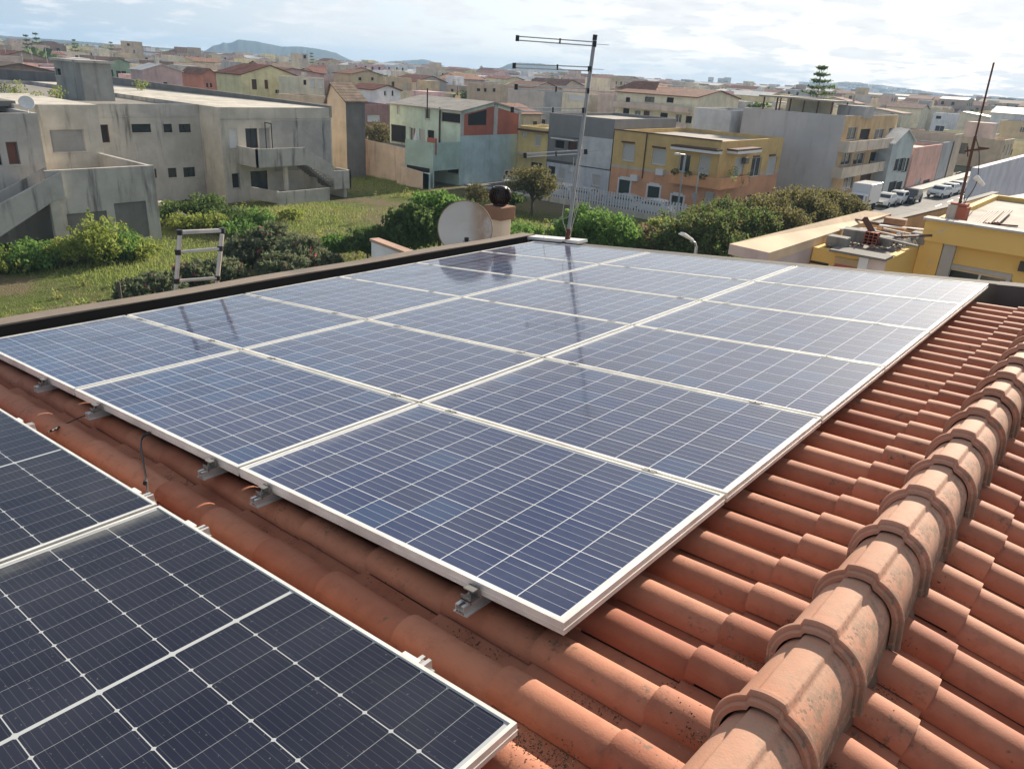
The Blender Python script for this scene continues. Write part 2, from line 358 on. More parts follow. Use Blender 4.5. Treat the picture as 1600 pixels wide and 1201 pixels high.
def on_roof(o, x=0, y=0, z=0, rz=0): o.matrix_world = MR @ Matrix.Translation((x, y, z)) @ Matrix.Rotation(rz, 4, 'Z'); return o

# ---------------------------------------------------------------- our house: tiled roof, ridge, parapet, walls
house = empty('house'); house.matrix_world = MR
tag(house, 'house under the solar panels with orange clay tile roof, ridge caps and black lined parapet', 'house')
RIDGE_X, PITCH, COURSE = .565, .2005, .368
CREST, VAL = -.100, -.163
def tile_prof(n=9):
    pts = []                                                    # one tile across: roll then flat pan
    rw = .128
    for k in range(n + 1):
        a = math.pi * k / n; pts.append((-.5 * rw * math.cos(a), VAL + .006 + (CREST - VAL - .006) * math.sin(a) ** .82))
    pts.append((rw / 2 + .012, VAL)); pts.append((PITCH - rw / 2 + .004, VAL + .003))
    return pts
def tile_field(mb, y0, y1, xs, hole=None, sgn=1, frame=None, seed=1):
    """xs: joint positions (downslope ends), going up towards the ridge; sgn=+1 rises with +x"""
    r = random.Random(seed); prof = tile_prof()
    ny = int((y1 - y0) / PITCH)
    for i in range(len(xs) - 1):
        xa, xb = xs[i], xs[i + 1] + sgn * .03                    # lower end, upper end (tucked under the next)
        for j in range(ny):
            yc = y0 + j * PITCH + r.uniform(-.003, .003); jl = r.uniform(-.006, .006); lift = .013 + r.uniform(-.003, .004); tn = r.random(); sk = r.uniform(-.003, .003)
            n = len(prof); vs = []
            for (x, lf, yo) in ((xa + jl, lift, 0), (xa + (xb - xa) * .12, lift * .9, sk * .1), (xb, -.006, sk)):
                for (yy, zz) in prof:
                    vs.append((x, yc + yy + yo, zz + lf))
            fs = []
            for a in range(2):
                for b in range(n - 1):
                    q = (a * n + b, a * n + b + 1, (a + 1) * n + b + 1, (a + 1) * n + b); fs.append(q if sgn < 0 else q[::-1])
            mb.mesh(vs, fs, None, True, tn)
            lip = [(vs[b][0], vs[b][1], vs[b][2]) for b in range(n)] + [(vs[b][0] + sgn * .004, vs[b][1], vs[b][2] - .014) for b in range(n)]
            mb.mesh(lip, [(b, b + 1, n + b + 1, n + b) if sgn > 0 else (b + 1, b, n + b, n + b + 1) for b in range(n - 1)], None, False, tn)
YT0 = .84 - PITCH * 14
mb = MB(); js = [.272 - COURSE * k for k in range(15)][::-1] + [.60]
tile_field(mb, YT0, 6.02, js, seed=3)
SL = 16.5
def right_pt(p):                                                # right slope: points given in the plane hinged on the ridge
    x, y, z = p; a = R(-SL); dx = x - RIDGE_X
    return (RIDGE_X + dx * math.cos(a) - (z + .1) * math.sin(a) * 1.0, y, -.1 + dx * math.sin(a) + (z + .1) * math.cos(a))
mb2 = MB(); xr = RIDGE_X + (.805 - RIDGE_X) / math.cos(R(SL)); js2 = [xr + COURSE * k for k in range(11)][::-1] + [RIDGE_X - .03]
tile_field(mb2, YT0 + .165, 6.02, js2, sgn=-1, seed=5)
mb2.v = [right_pt(p) for p in mb2.v]
mb.mesh(mb2.v, mb2.f, None, True); k0 = len(mb.f) - len(mb2.f)
mb.sm[k0:] = mb2.sm; mb.tint[k0:] = mb2.tint
tiles = mb.build('tiled_roof', CLAY, house, tint=True)
# mortar bed under the tiles closes the gaps
u = MB(); u.prism([(-5.1, YT0 - .1), (RIDGE_X, YT0 - .1), (RIDGE_X, 6.05), (-5.1, 6.05)], -.34, -.175)
e = [right_pt((RIDGE_X, 0, -.175)), right_pt((4.6, 0, -.175)), right_pt((4.6, 0, -.34)), right_pt((RIDGE_X, 0, -.34))]
ya, yb = YT0 - .1, 6.05
u.mesh([(p[0], yy, p[2]) for yy in (ya, yb) for p in e], [(0, 1, 2, 3), (7, 6, 5, 4), (0, 4, 5, 1), (1, 5, 6, 2), (2, 6, 7, 3), (3, 7, 4, 0)])
u.build('roof_deck', plain('mortar_bed', (.16, .12, .10), .95), house)

# ridge caps, one mesh each
def ridge_cap(seed):
    r = random.Random(seed); m = MB(); n = 88; Rr = .150; L = .352; CH = -.052
    def outline(rad, ribw, ribh):
        o = []
        for k in range(n + 1):
            a = math.pi * (k / n); x = -math.cos(a) * rad; z = math.sin(a) * rad * 1.0
            d = abs(x)
            if z > 0: z += ribh * max(0, min(1, (ribw + .006 - d) / .006))
            o.append((x, z + CH))
        return [(o[0][0], -.098)] + o + [(o[-1][0], -.128)]
    dR = -.044
    rings = [(0, .153, .036, .014), (.004, .157, .037, .014), (.011, .1575, .037, .014), (.013, .157, .037, .014), (.0135, .166, .040, .016), (.016, .169, .041, .017),
             (.026, .1695, .041, .017), (.029, .166, .040, .016), (.0295, .153, .036, .014), (.06, .151, .036, .014), (.14, .149, .036, .014), (L, .143, .035, .013)]
    tn = r.random(); outs = [[(x, y, z) for x, z in outline(rad + dR, w, h)] for (y, rad, w, h) in rings]
    n += 2
    for a in range(len(outs) - 1):
        vs = outs[a] + outs[a + 1]
        m.mesh(vs, [(b, b + 1, n + 1 + b + 1, n + 1 + b) for b in range(n)], None, rings[a + 1][0] - rings[a][0] > .03, tn)
    inn = [(x * .90, 0.0, (z - CH) * .90 + CH) for x, y, z in outs[0]]
    m.mesh(outs[0] + inn, [(b + 1, b, n + 1 + b, n + 2 + b) for b in range(n)], None, False, tn)
    return m
CAPP = .3333
for k in range(-4, 19):
    o = ridge_cap(100 + k).build('ridge_tile', CLAYR, house, tint=True)
    y = -.035 + CAPP * k
    o.location = (RIDGE_X + .003 + rng.uniform(-.004, .004), y, .0 + rng.uniform(-.002, .002)); o.rotation_euler = (R(-1.4), 0, R(rng.uniform(-.6, .6)))
    if o.location.y + .33 > 6.1: o.location.y -= .02

m = MB(); rr0 = random.Random(8); ys = np.arange(YT0, 6.0, .045)
for sx in (-1, 1):
    pr_ = [(RIDGE_X + sx * ((.098 if sx < 0 else .088) + rr0.uniform(-.008, .012)), y) for y in ys]
    vs = [(x, y, (-.085 if sx < 0 else -.098) + rr0.uniform(-.008, .008)) for x, y in pr_] + [(x + sx * (.012 + rr0.uniform(0, .016)), y, (-.155 if sx < 0 else -.175)) for x, y in pr_]; n_ = len(pr_)
    m.mesh(vs, [(b, b + 1, n_ + b + 1, n_ + b) if sx > 0 else (b + 1, b, n_ + b, n_ + b + 1) for b in range(n_ - 1)])
m.build('ridge_mortar', plaster('ridge_mortar', (.12, .08, .055), .9), house)
# parapet along the left eaves and across the back, black lined, with cement coping
TAR = NT('bitumen_lining'); TAR = TAR.done(TAR.mix(TAR.noise(3, 5), (.012, .011, .010), (.035, .030, .026)), .75, 0, .3)
COPE = plaster('cement_coping', (.17, .14, .115), .5)
m = MB(); m.box(-5.36, -5.17, YT0 - .3, 6.32, -.45, .035); m.build('parapet_wall', plaster('house_render', (.55, .47, .38), .4), house)
m = MB(); m.box(-5.17, -5.155, YT0 - .3, 6.18, -.40, .032); m.build('parapet_lining', TAR, house)
m = MB(); ys = np.linspace(YT0 - .3, 6.32, 40)
for a, b in zip(ys[:-1], ys[1:]):
    za, zb = .046 + .004 * math.sin(a * 3.1), .046 + .004 * math.sin(b * 3.1)
    m.mesh([(-5.37, a, .036), (-5.145, a, .036), (-5.145, a, za), (-5.37, a, za + .004), (-5.37, b, .036), (-5.145, b, .036), (-5.145, b, zb), (-5.37, b, zb + .004)],
           [(3, 2, 6, 7), (1, 5, 6, 2), (4, 0, 3, 7), (0, 4, 5, 1)])
m.build('coping', COPE, house)
m = MB(); m.box(-5.155, .05, 6.2, 6.34, -.45, -.02); m.box(.05, 3.5, 6.06, 6.24, -.75, .0)
m.build('back_parapet', plaster('dark_render', (.09, .085, .08), .6), house)
m = MB(); m.box(-5.36, -4.35, 6.17, 6.36, .0, .035); m.build('flashing', WHITE, house)
# house walls (vertical in the world)
m = MB(); MI = MR.inverted()
m.box(-5.2, 4.6, -3.0, 6.2, .15, 9.55)
o = m.xform(MI).build('wall', plaster('house_render', (.55, .47, .38), .4), house)

# moss and dirt growing against the ridge base and in the pans
m = MB(); r = random.Random(11)
def clump(m, c, rad, n, flat=.5, s=.0028):
    for _ in range(n):
        p = Vector((r.gauss(0, rad), r.gauss(0, rad), abs(r.gauss(0, rad * flat)))) + Vector(c)
        d = [Vector((r.uniform(-1, 1), r.uniform(-1, 1), r.uniform(-1, 1))).normalized() * r.uniform(s * .5, s * 1.6) for _ in range(4)]
        m.mesh([p + q for q in d], [(0, 1, 2), (0, 2, 3), (0, 3, 1), (1, 3, 2)], None, False, r.random())
for j in range(36):
    yc = YT0 + PITCH * j
    if r.random() < .72:
        for _ in range(r.randint(1, 3)): clump(m, (RIDGE_X - .125 - abs(r.gauss(0, .02)), yc + r.gauss(0, .05), VAL + .03 + r.uniform(0, .02)), .016, r.randint(25, 90), .6)
    if r.random() < .85:
        p = right_pt((RIDGE_X + .130 + abs(r.gauss(0, .02)), yc + .165 + r.gauss(0, .05), VAL + .03))
        for _ in range(r.randint(1, 3)): clump(m, (p[0], p[1] + r.gauss(0, .03), p[2]), .018, r.randint(30, 100), .6)
for _ in range(70):
    x = r.uniform(RIDGE_X + .3, 2.6); j = r.randint(0, 34); p = right_pt((x, YT0 + .165 + PITCH * (j + .5) + r.gauss(0, .008), VAL + .003)); clump(m, p, .012, 25, .3)
for _ in range(45):
    x = r.uniform(-2.6, .3); j = r.choice((12, 13, 14)); clump(m, (x, YT0 + PITCH * (j - 4 + .5) + r.gauss(0, .01), VAL + .003), .022, 40, .3)
for (x, y) in ((.37, -.16), (.36, .02), (.38, .28), (.2, -.28), (.15, -.33), (.10, -.30)): clump(m, (x, y, VAL + .035), .024, 160, .7)
MOSS = leafmat('dry_moss', (.035, .032, .022), (.12, .105, .07), .95)
o = m.build('moss', MOSS, tint=True); o.matrix_world = MR; tag(o, 'dark dry moss growing along the ridge caps and in the tile channels', 'moss', kind='stuff')

# ---------------------------------------------------------------- solar panels
def frame_mesh(lx, ly, h, lip, mat):
    m = MB(); a, b = lx / 2, ly / 2
    for sx in (-1, 1):
        x0, x1 = sorted((sx * a, sx * (a - lip))); m.box(x0, x1, -b, b, -h, 0)
    for sy in (-1, 1):
        y0, y1 = sorted((sy * b, sy * (b - lip))); m.box(-a + lip, a - lip, y0, y1, -h, 0)
    # outer groove
    m.box(-a - .0015, a + .0015, -b - .0015, b + .0015, -h * .62, -h * .55)
    return m
def make_panel(lx, ly, h, lip, cellm, name):
    r0 = empty(name)
    f = frame_mesh(lx, ly, h, lip, FRAME).build('frame', FRAME, r0)
    g = MB(); g.box(-lx / 2 + lip, lx / 2 - lip, -ly / 2 + lip, ly / 2 - lip, -.009, -.003); g.build('cell_sheet', cellm, r0)
    k = MB(); k.box(-lx / 2 + .004, lx / 2 - .004, -ly / 2 + .004, ly / 2 - .004, -h * .7, -.012); k.build('backsheet', plain('panel_underside', (.06, .06, .06), .8), r0)
    return r0
pp = make_panel(1.638, .993, .040, .012, POLY, 'solar_panel')
rows = ['front row', 'second row', 'third row', 'fourth row', 'fifth row', 'back row']
cols = ['right column', 'middle column', 'left column by the parapet']
n = 0
for c in range(3):
    for k in range(6):
        o = pp if n == 0 else copy_tree(pp); n += 1
        on_roof(o, -1.6535 * (c + .5), 1.0115 * (k + .5), rng.uniform(-.0012, .0012))
        tag(o, f'blue polycrystalline solar panel in the {rows[k]}, {cols[c]}', 'solar panel', 'blue solar panels of the large array')
mp = make_panel(1.722, 1.134, .035, .011, MONO, 'solar_panel')
for k in range(2):
    o = mp if k == 0 else copy_tree(mp)
    on_roof(o, .122 - .861 - 1.742 * k, -.345 - .567, -.010)
    tag(o, ['dark half-cut solar panel nearest the camera, its corner over the tiles', 'dark half-cut solar panel at the left edge, beyond the nearest one'][k], 'solar panel', 'dark solar panels in the foreground')

def rail(x, y0, y1, ztop, label, clamps, group, end_y, big=True):
    r0 = empty('mounting_rail'); on_roof(r0, x, y0, ztop); tag(r0, label, 'rail', group)
    L = y1 - y0; m = MB(); w, h = .018, .031
    # C-shaped extrusion with a top slot and hollow chambers
    for (a, b, c, d) in ((-w, w, -h, -h + .003), (-w, -w + .003, -h + .003, 0), (w - .003, w, -h + .003, 0), (-w + .003, -.006, -.003, 0), (.006, w - .003, -.003, 0),
                         (-w + .003, w - .003, -.018, -.0155), (-.0075, -.0055, -h + .003, -.018), (.0055, .0075, -h + .003, -.018)):
        m.box(a, b, 0, L, c, d)
    m.box(-w - .010, -w, 0, L, -h, -h + .003); m.box(w, w + .010, 0, L, -h, -h + .003)
    m.build('bar', RAILM, r0)
    for cy in clamps:
        q = MB(); yy = cy - y0; q.box(-.028, .028, yy - .011, yy + .011, .0412, .0432); q.box(-.018, .018, yy - .004, yy + .004, 0, .0415); q.lathe([(0, .0455), (.0045, .0455), (.0045, .0432)], None, 8, (0, yy, 0)); q.build('middle_clamp', CLAMPM, r0)
    q = MB(); yy = end_y - y0
    if big:
        q.box(-.020, .020, yy - .042, yy - .001, .001, .006); q.box(-.020, .020, yy - .008, yy - .001, .006, .034); q.box(-.020, .020, yy - .042, yy - .038, -.006, .018); q.box(-.020, .020, yy - .030, yy - .001, .030, .034)
        q.lathe([(0, .016), (.007, .016), (.007, .006)], None, 10, (0, yy - .026, 0)); q.lathe([(0, .026), (.0035, .026), (.0035, .016)], None, 10, (0, yy - .026, 0))
    else:
        q.box(-.030, .030, yy - .012, yy + .012, .030, .0345); q.box(-.030, .030, yy + .003, yy + .010, 0, .0305)
    q.build('end_clamp', CLAMPM if big else FRAME, r0)
    return r0
for i, x in enumerate([-.33, -1.43, -1.83, -2.965, -3.67, -4.72]):
    rail(x, -.068, 6.12, -.041, f'aluminium rail under the large array, {["first", "second", "third", "fourth", "fifth", "last"][i]} from its front right corner',
         [1.0115 * k for k in range(1, 6)], 'mounting rails under the large array', 0)
for i, x in enumerate([-.24, -1.38, -1.80, -3.05]):
    rail(x, -1.6, -.285, -.046, f'aluminium rail end under the dark panels, {["first", "second", "third", "fourth"][i]} from their right corner', [], 'mounting rails under the dark panels', -.345, False)

# cables between the arrays
CABLE = plain('black_cable', (.02, .018, .017), .5); CABLE_T = plain('cream_cable', (.55, .50, .42), .5)
def roofpt(px, py, h): # pixel on a plane parallel to the roof
    d = MC.T @ np.array([(px - 800) / F_PX, (py - 600.5) / F_PX, 1.0]); s = (h - CR[2]) / d[2]; q = CR + d * s; return Vector(q)
def hang(pts, sub=5):
    out = []
    P = [pts[0]] + list(pts) + [pts[-1]]
    for i in range(1, len(P) - 2):
        for k in range(sub):
            t_ = k / sub; a, b, c, d = P[i - 1], P[i], P[i + 1], P[i + 2]
            out.append(.5 * ((2 * b) + (c - a) * t_ + (2 * a - 5 * b + 4 * c - d) * t_ * t_ + (3 * b - a - 3 * c + d) * t_ ** 3))
    return out + [pts[-1]]
m = MB(); p0 = roofpt(226, 676, -.03); p0.y = .02; p1 = roofpt(229, 752, -.085)
m.tube(hang([p0, p0 + Vector((0.0, -.06, -.03)), p1, roofpt(232, 775, -.07)]), .0035, None, 6); m.tube(hang([p0 + Vector((.012, 0, 0)), p0 + Vector((.014, -.07, -.035)), p1 + Vector((.004, 0, 0)), roofpt(228, 772, -.07)]), .0035, None, 6)
m.tube([p1 + Vector((-.008, .0, .0)), p1 + Vector((.014, -.012, .0))], .010, None, 8)
o = m.build('cable', CABLE); o.matrix_world = MR; tag(o, 'twin black cable hanging from the large array down to the dark panels', 'cable')
m = MB(); m.tube(hang([roofpt(160, 640, -.06), roofpt(125, 652, -.085), roofpt(90, 668, -.095), roofpt(74, 676, -.085)]), .003, None, 6); m.tube([roofpt(92, 667, -.09), roofpt(80, 673, -.085)], .007, None, 8)
o = m.build('cable', CABLE); o.matrix_world = MR; tag(o, 'short dark cable lying over a clay tile between the two arrays', 'cable')

# ---------------------------------------------------------------- roof edge things: mast, dish, chimney, ladder
def uwp(x, y, z): return MR @ Vector((x, y, z))
base = uwp(-4.55, 6.25, -.02)
mast = empty('antenna', base, 'tall grey antenna mast with five paired side booms behind the solar array', 'antenna')
def mp_(px, py): # a point of the vertical plane facing the camera through the mast base
    nrm = Vector((CAM[0] - base.x, CAM[1] - base.y, 0)).normalized(); d = Vector(ray(px, py)); C0 = Vector(CAM)
    return C0 + d * ((base - C0).dot(nrm) / d.dot(nrm)) - base
top = mp_(930, 56); foot = mp_(886, 378)
m = MB(); m.tube([foot + (top - foot) * .06, top], .0225, STEEL, 12); m.tube([top - (top - foot) * .02, top + (top - foot) * .004], .026, BLACKP, 12)
m.build('pole', None, mast)
m = MB(); m.tube([foot - Vector((0, 0, .08)), foot + (top - foot) * .07], .034, None, 12); m.lathe([(0, .02), (.07, .012), (.08, -.02)], None, 12, foot); m.build('foot', plain('rust', (.12, .045, .025), .8), mast)
booms = [((808, 60), (875, 64.5), (929, 69)), ((803, 103), (871, 105), (921, 108)), ((806, 136), (869, 139.5), (918, 142)), ((800, 171.5), (864, 172), (912, 172.5)), ((820, 243), (869, 240.5), (915, 237))]
away = Vector((.35, .9, 0)).normalized()
for (a, b, c) in booms:
    A_, B_, C_ = mp_(*a), mp_(*b), mp_(*c); dz = Vector((0, 0, .020))
    q = MB()
    BOOM = plain('boom_aluminium', (.55, .55, .54), .4, .3); q.tube([A_ + dz, C_ + dz], .0065, BOOM, 8); q.tube([A_ - dz + Vector((0, 0, 0)), C_ - dz], .0065, BOOM, 8)
    dirn = (C_ - A_).normalized()
    q.bar(A_ - dirn * .016, A_ + dirn * .024, .03, .062, BLACKP); q.bar(B_ - dirn * .009, B_ + dirn * .009, .03, .056, BLACKP); q.bar(C_ - dirn * .02, C_ + dirn * .022, .05, .058, BLACKP)
    q.tube([C_, C_ + dirn * .16], .0028, STEEL, 6)
    q.build('boom', None, mast)
q = MB()
def mpts(pl, off=.03): return [mp_(*p) - Vector((0, off, 0)) for p in pl]
q.tube(hang(mpts([(924, 110), (918, 150), (912, 230), (905, 300), (897, 350), (891, 372), (880, 381), (862, 385)])), .0032, None, 6)
q.tube(hang(mpts([(917, 178), (909, 240), (900, 290), (905, 318), (899, 345), (889, 370)])), .0032, None, 6)
q.tube(hang(mpts([(899, 246), (895, 280), (884, 315), (882, 345), (891, 370)])), .0032, None, 6)
q.tube(hang(mpts([(897, 300), (893, 335), (873, 344), (855, 356), (852, 375)])), .0032, None, 6)
q.tube(hang(mpts([(917, 178), (906, 250), (896, 300), (894, 330)], .04)), .003, None, 6)
q.build('cable', CABLE_T, mast)

# satellite dish just beyond the parapet
dc = Vector(MR @ Vector((-5.62, 4.75, .12)))
dc = Vector(CAM) + Vector(ray(727, 357)) * ((uwp(-5.62, 4.9, 0).x - CAM[0]) / ray(727, 357)[0])
DD = (dc - Vector(CAM)).length; rd = 44.5 / F_PX * DD * .93
dish = empty('satellite_dish', dc, 'round white satellite dish with a rust stain, behind the parapet beside the chimney', 'satellite dish')
tocam = (Vector(CAM) - dc).normalized(); nrm = (tocam + Vector((.30, -.12, .25))).normalized()
q4 = nrm.to_track_quat('Z', 'Y').to_matrix().to_4x4()
m = MB(); prof = [(0, -.085)] + [(rd * k / 10, -.085 + .085 * (k / 10) ** 2) for k in range(1, 11)] + [(rd * 1.012, .004), (rd * 1.012, -.008)]
m.lathe(prof, None, 48); m.lathe([(rd * 1.012, -.008), (rd * .9, -.022), (.01, -.10)], None, 48)
m.xform(q4)
t = NT('dish_enamel'); s_ = t.scaled((1, 1, 1)); nn = t.noise(2.6, 4, .6, t.scaled((1.6, 1.6, 1), (3.1, .4, 0)))
sx = t.node('ShaderNodeSeparateXYZ'); t.l.new(t.tc.outputs['Object'], sx.inputs[0])
st = t.ma('MULTIPLY', t.ramp(t.ma('ADD', t.ma('MULTIPLY', sx.outputs[1], 1.6), t.ma('MULTIPLY', sx.outputs[0], .9)), .02, .42), t.ramp(nn, .34, .58))
colr = t.mix(t.ma('MULTIPLY', st, .75), t.mix(t.noise(3, 5), (.60, .55, .48), (.72, .68, .60)), (.38, .19, .075))
m.build('reflector', t.done(colr, .55), dish)
m = MB(); rimp = [Vector((math.cos(a) * rd * 1.012, math.sin(a) * rd * 1.012, 0)) for a in np.linspace(0, 2 * math.pi, 49)]
m.tube(rimp, .006, None, 6, False); m.xform(q4).build('rim', plain('rusty_rim', (.30, .20, .13), .7, 0, .3, 8), dish)
m = MB(); lp = q4 @ Vector((.0, -rd * .2, .25))
u_ = (q4 @ Vector((0, -rd, 0)));
side = tocam.cross(Vector((0, 0, 1))).normalized()
lnb = (Vector(CAM) + Vector(ray(729, 377)) * ((dc - Vector(CAM)).length / Vector(ray(729, 377)).length) - dc) + tocam * .22
m.tube([lnb + Vector((0, 0, -.05)), lnb + Vector((0, 0, .05))], .028, BLACKP, 10)
m.tube([lnb + side * .04 + Vector((0, 0, .0)), lnb + side * -.05], .02, plain('lnb_grey', (.33, .35, .42), .4), 12)
m.bar(lnb + Vector((0, 0, -.03)), lnb + Vector((0, 0, -.35)) - tocam * .25, .02, .02, STEEL); m.build('receiver', None, dish)
m = MB(); bk = q4 @ Vector((0, 0, -.1)); m.tube([bk, bk + Vector((.02, .05, -.15)), bk + Vector((.05, .05, -.9))], .02, None, 8); m.build('bracket', STEEL, dish)

# chimney with a brown turbine cowl
cc = uwp(-5.75, 6.55, 0); cc = AT(780, 340, math.hypot(cc.x - CAM[0], cc.y - CAM[1])); cx_, cy_ = float(cc[0]), float(cc[1])
ch = empty('chimney', (cx_, cy_, 9.6), 'square rendered chimney with terracotta cap and dark ribbed turbine cowl', 'chimney')
zt = G(780, 331, 0); 
def ztop(px, py): 
    d = ray(px, py); k = math.hypot(cx_ - CAM[0], cy_ - CAM[1]) / math.hypot(d[0], d[1]); return float(CAM[2] + d[2] * k)
z1, z2, z3, z4 = ztop(780, 341), ztop(780, 321), ztop(777, 317), ztop(777, 291)
hw = .115
m = MB(); m.box(-hw, hw, -hw, hw, 0, z1 - 9.6); bevel(m.build('stack', plaster('chimney_render', (.60, .50, .40), .3), ch), .008)
m = MB(); m.box(-hw - .038, hw + .038, -hw - .038, hw + .038, z1 - 9.6, z2 - 9.6); bevel(m.build('cap', plaster('chimney_cap', (.22, .125, .085), .4), ch), .01)
m = MB(); zb = z2 - 9.6; H_ = z4 - z2; prof = [(.08, 0), (.10, .02)] + [(.085 + .045 * math.sin(math.pi * k / 10) ** .7, .03 + (H_ - .05) * k / 10) for k in range(11)] + [(.085, H_), (0, H_ + .008)]
m.lathe(prof, None, 40, (0, 0, zb))
for k in range(28):
    a = 2 * math.pi * k / 28
    pts = [Vector((math.cos(a + .25 * j / 8) * (.096 + .045 * math.sin(math.pi * j / 8) ** .7), math.sin(a + .25 * j / 8) * (.096 + .045 * math.sin(math.pi * j / 8) ** .7), zb + .03 + (H_ - .05) * j / 8)) for j in range(9)]
    for p, q in zip(pts[:-1], pts[1:]): m.bar(p, q, .004, .022, None, (math.cos(a), math.sin(a), 0))
m.build('cowl', plain('brown_cowl', (.030, .020, .018), .45), ch)

# telescopic ladder leaning against the outside of the parapet
lx = float(uwp(-5.5, 0, 0).x)
def LP(px, py): y_, z_ = RX(px, py, lx); return Vector((lx, y_, z_))
l0, l1, r0_, r1_ = LP(274, 462), LP(281, 366), LP(338, 452), LP(347, 366)
lad = empty('ladder', (lx, (l0.y + r0_.y) / 2, 9.0), 'top of a telescopic aluminium ladder standing above the parapet', 'ladder'); lo_ = Vector(lad.location)
CR_AL = alu('ladder_aluminium', (.66, .58, .50), .35, .5)
for (a, b) in ((l0, l1), (r0_, r1_)):
    d = (b - a).normalized(); q = MB(); q.tube([a - d * 1.2 - lo_, b - lo_], .019, None, 14); q.build('stile', CR_AL, lad)
for (pa, pb, hh) in (((281, 363), (347, 360), .030), ((278, 394), (344, 388), .020), ((276, 439), (340, 434), .020)):
    a, b = LP(*pa) - lo_, LP(*pb) - lo_; q = MB(); q.bar(a, b, .034, hh, CR_AL if True else None)
    for e_ in (a, b): q.tube([e_ - Vector((0, 0, .022)), e_ + Vector((0, 0, .022))], .026, BLACKP, 12)
    q.build('rung', None, lad)

# white wall end with brick coping beyond the parapet
zc_ = 7.7
wa, wb, wc = G(580, 373, zc_), G(655, 401, zc_), G(585, 400, zc_)
m = MB(); d = np.array([wb[0] - wa[0], wb[1] - wa[1]]); d = d / np.linalg.norm(d); nn_ = np.array([-d[1], d[0]])
P0 = wa[:2]; P1 = wa[:2] + d * 3.2
poly = [tuple(P0), tuple(P1), tuple(P1 + nn_ * .22), tuple(P0 + nn_ * .22)]
gw = empty('garden_wall', (wa[0], wa[1], 0), 'low white wall with brick coping just behind the parapet, left of the dish', 'wall')
m.prism([(p[0] - wa[0], p[1] - wa[1]) for p in poly], 0, zc_ - .07); m.build('wall', plaster('white_render', (.62, .61, .60), .25), gw)
m = MB(); m.prism([(p[0] - wa[0], p[1] - wa[1]) for p in [tuple(P0 - d * .04 - nn_ * .03), tuple(P1 - nn_ * .03), tuple(P1 + nn_ * .25), tuple(P0 - d * .04 + nn_ * .25)]], zc_ - .07, zc_); m.build('coping', plaster('brick_coping', (.36, .24, .18), .3), gw)

# ---------------------------------------------------------------- leaves
def leaves_obj(name, pts, size, mat, parent=None, loc=(0, 0, 0), seed=0, elong=1.6, extra=None):
    """pts: (n,4) centres and tint; two-sided leaf quads with random attitudes"""
    rs = np.random.RandomState(seed); n = len(pts); c = pts[:, :3] - np.array(loc)
    a = rs.normal(size=(n, 3)); a /= np.linalg.norm(a, axis=1)[:, None]; b = rs.normal(size=(n, 3)); b -= a * (a * b).sum(1)[:, None]; b /= np.linalg.norm(b, axis=1)[:, None]
    s_ = size * rs.uniform(.6, 1.35, (n, 1)); a *= s_ * elong / 2; b *= s_ / 2
    nrm_ = np.cross(a, b); nrm_ /= np.linalg.norm(nrm_, axis=1)[:, None]
    v = np.stack([c - a, c + b * .9 + nrm_ * s_ * .12, c + a, c - b * .9 + nrm_ * s_ * .12], 1).reshape(-1, 3)
    me = bpy.data.meshes.new(name); me.vertices.add(n * 4); me.vertices.foreach_set('co', v.astype(np.float32).ravel())
    me.loops.add(n * 4); me.loops.foreach_set('vertex_index', np.arange(n * 4, dtype=np.int32)); me.polygons.add(n)
    me.polygons.foreach_set('loop_start', np.arange(0, n * 4, 4, dtype=np.int32)); me.materials.append(mat)
    if extra:
        me.materials.append(extra[0]); mi = (rs.uniform(size=n) < extra[1]).astype(np.int32); me.polygons.foreach_set('material_index', mi)
    at = me.attributes.new('tint', 'FLOAT', 'FACE'); at.data.foreach_set('value', pts[:, 3].astype(np.float32))
    me.update(calc_edges=True); o = bpy.data.objects.new(name, me); COL.objects.link(o)
    if parent is not None: o.parent = parent
    else: o.location = loc
    return o
def crown_pts(clumps, per, seed):
    rs = np.random.RandomState(seed); out = []
    for (x, y, z, rx, rz) in clumps:
        n = max(6, int(per * rx * rx)); d = rs.normal(size=(n, 3)); d /= np.linalg.norm(d, axis=1)[:, None]
        r_ = rs.uniform(.35, 1.0, (n, 1)) ** .55 * (1 + .22 * np.sin(d[:, :1] * 7 + x * 3) * np.cos(d[:, 1:2] * 6 + y))
        p = d * r_ * np.array([rx, rx, rz]) + np.array([x, y, z]); tb = rs.uniform(.15, .85)
        t_ = np.clip(tb * .55 + rs.uniform(0, .5, n), 0, 1); out.append(np.column_stack([p, t_]))
    return np.concatenate(out)
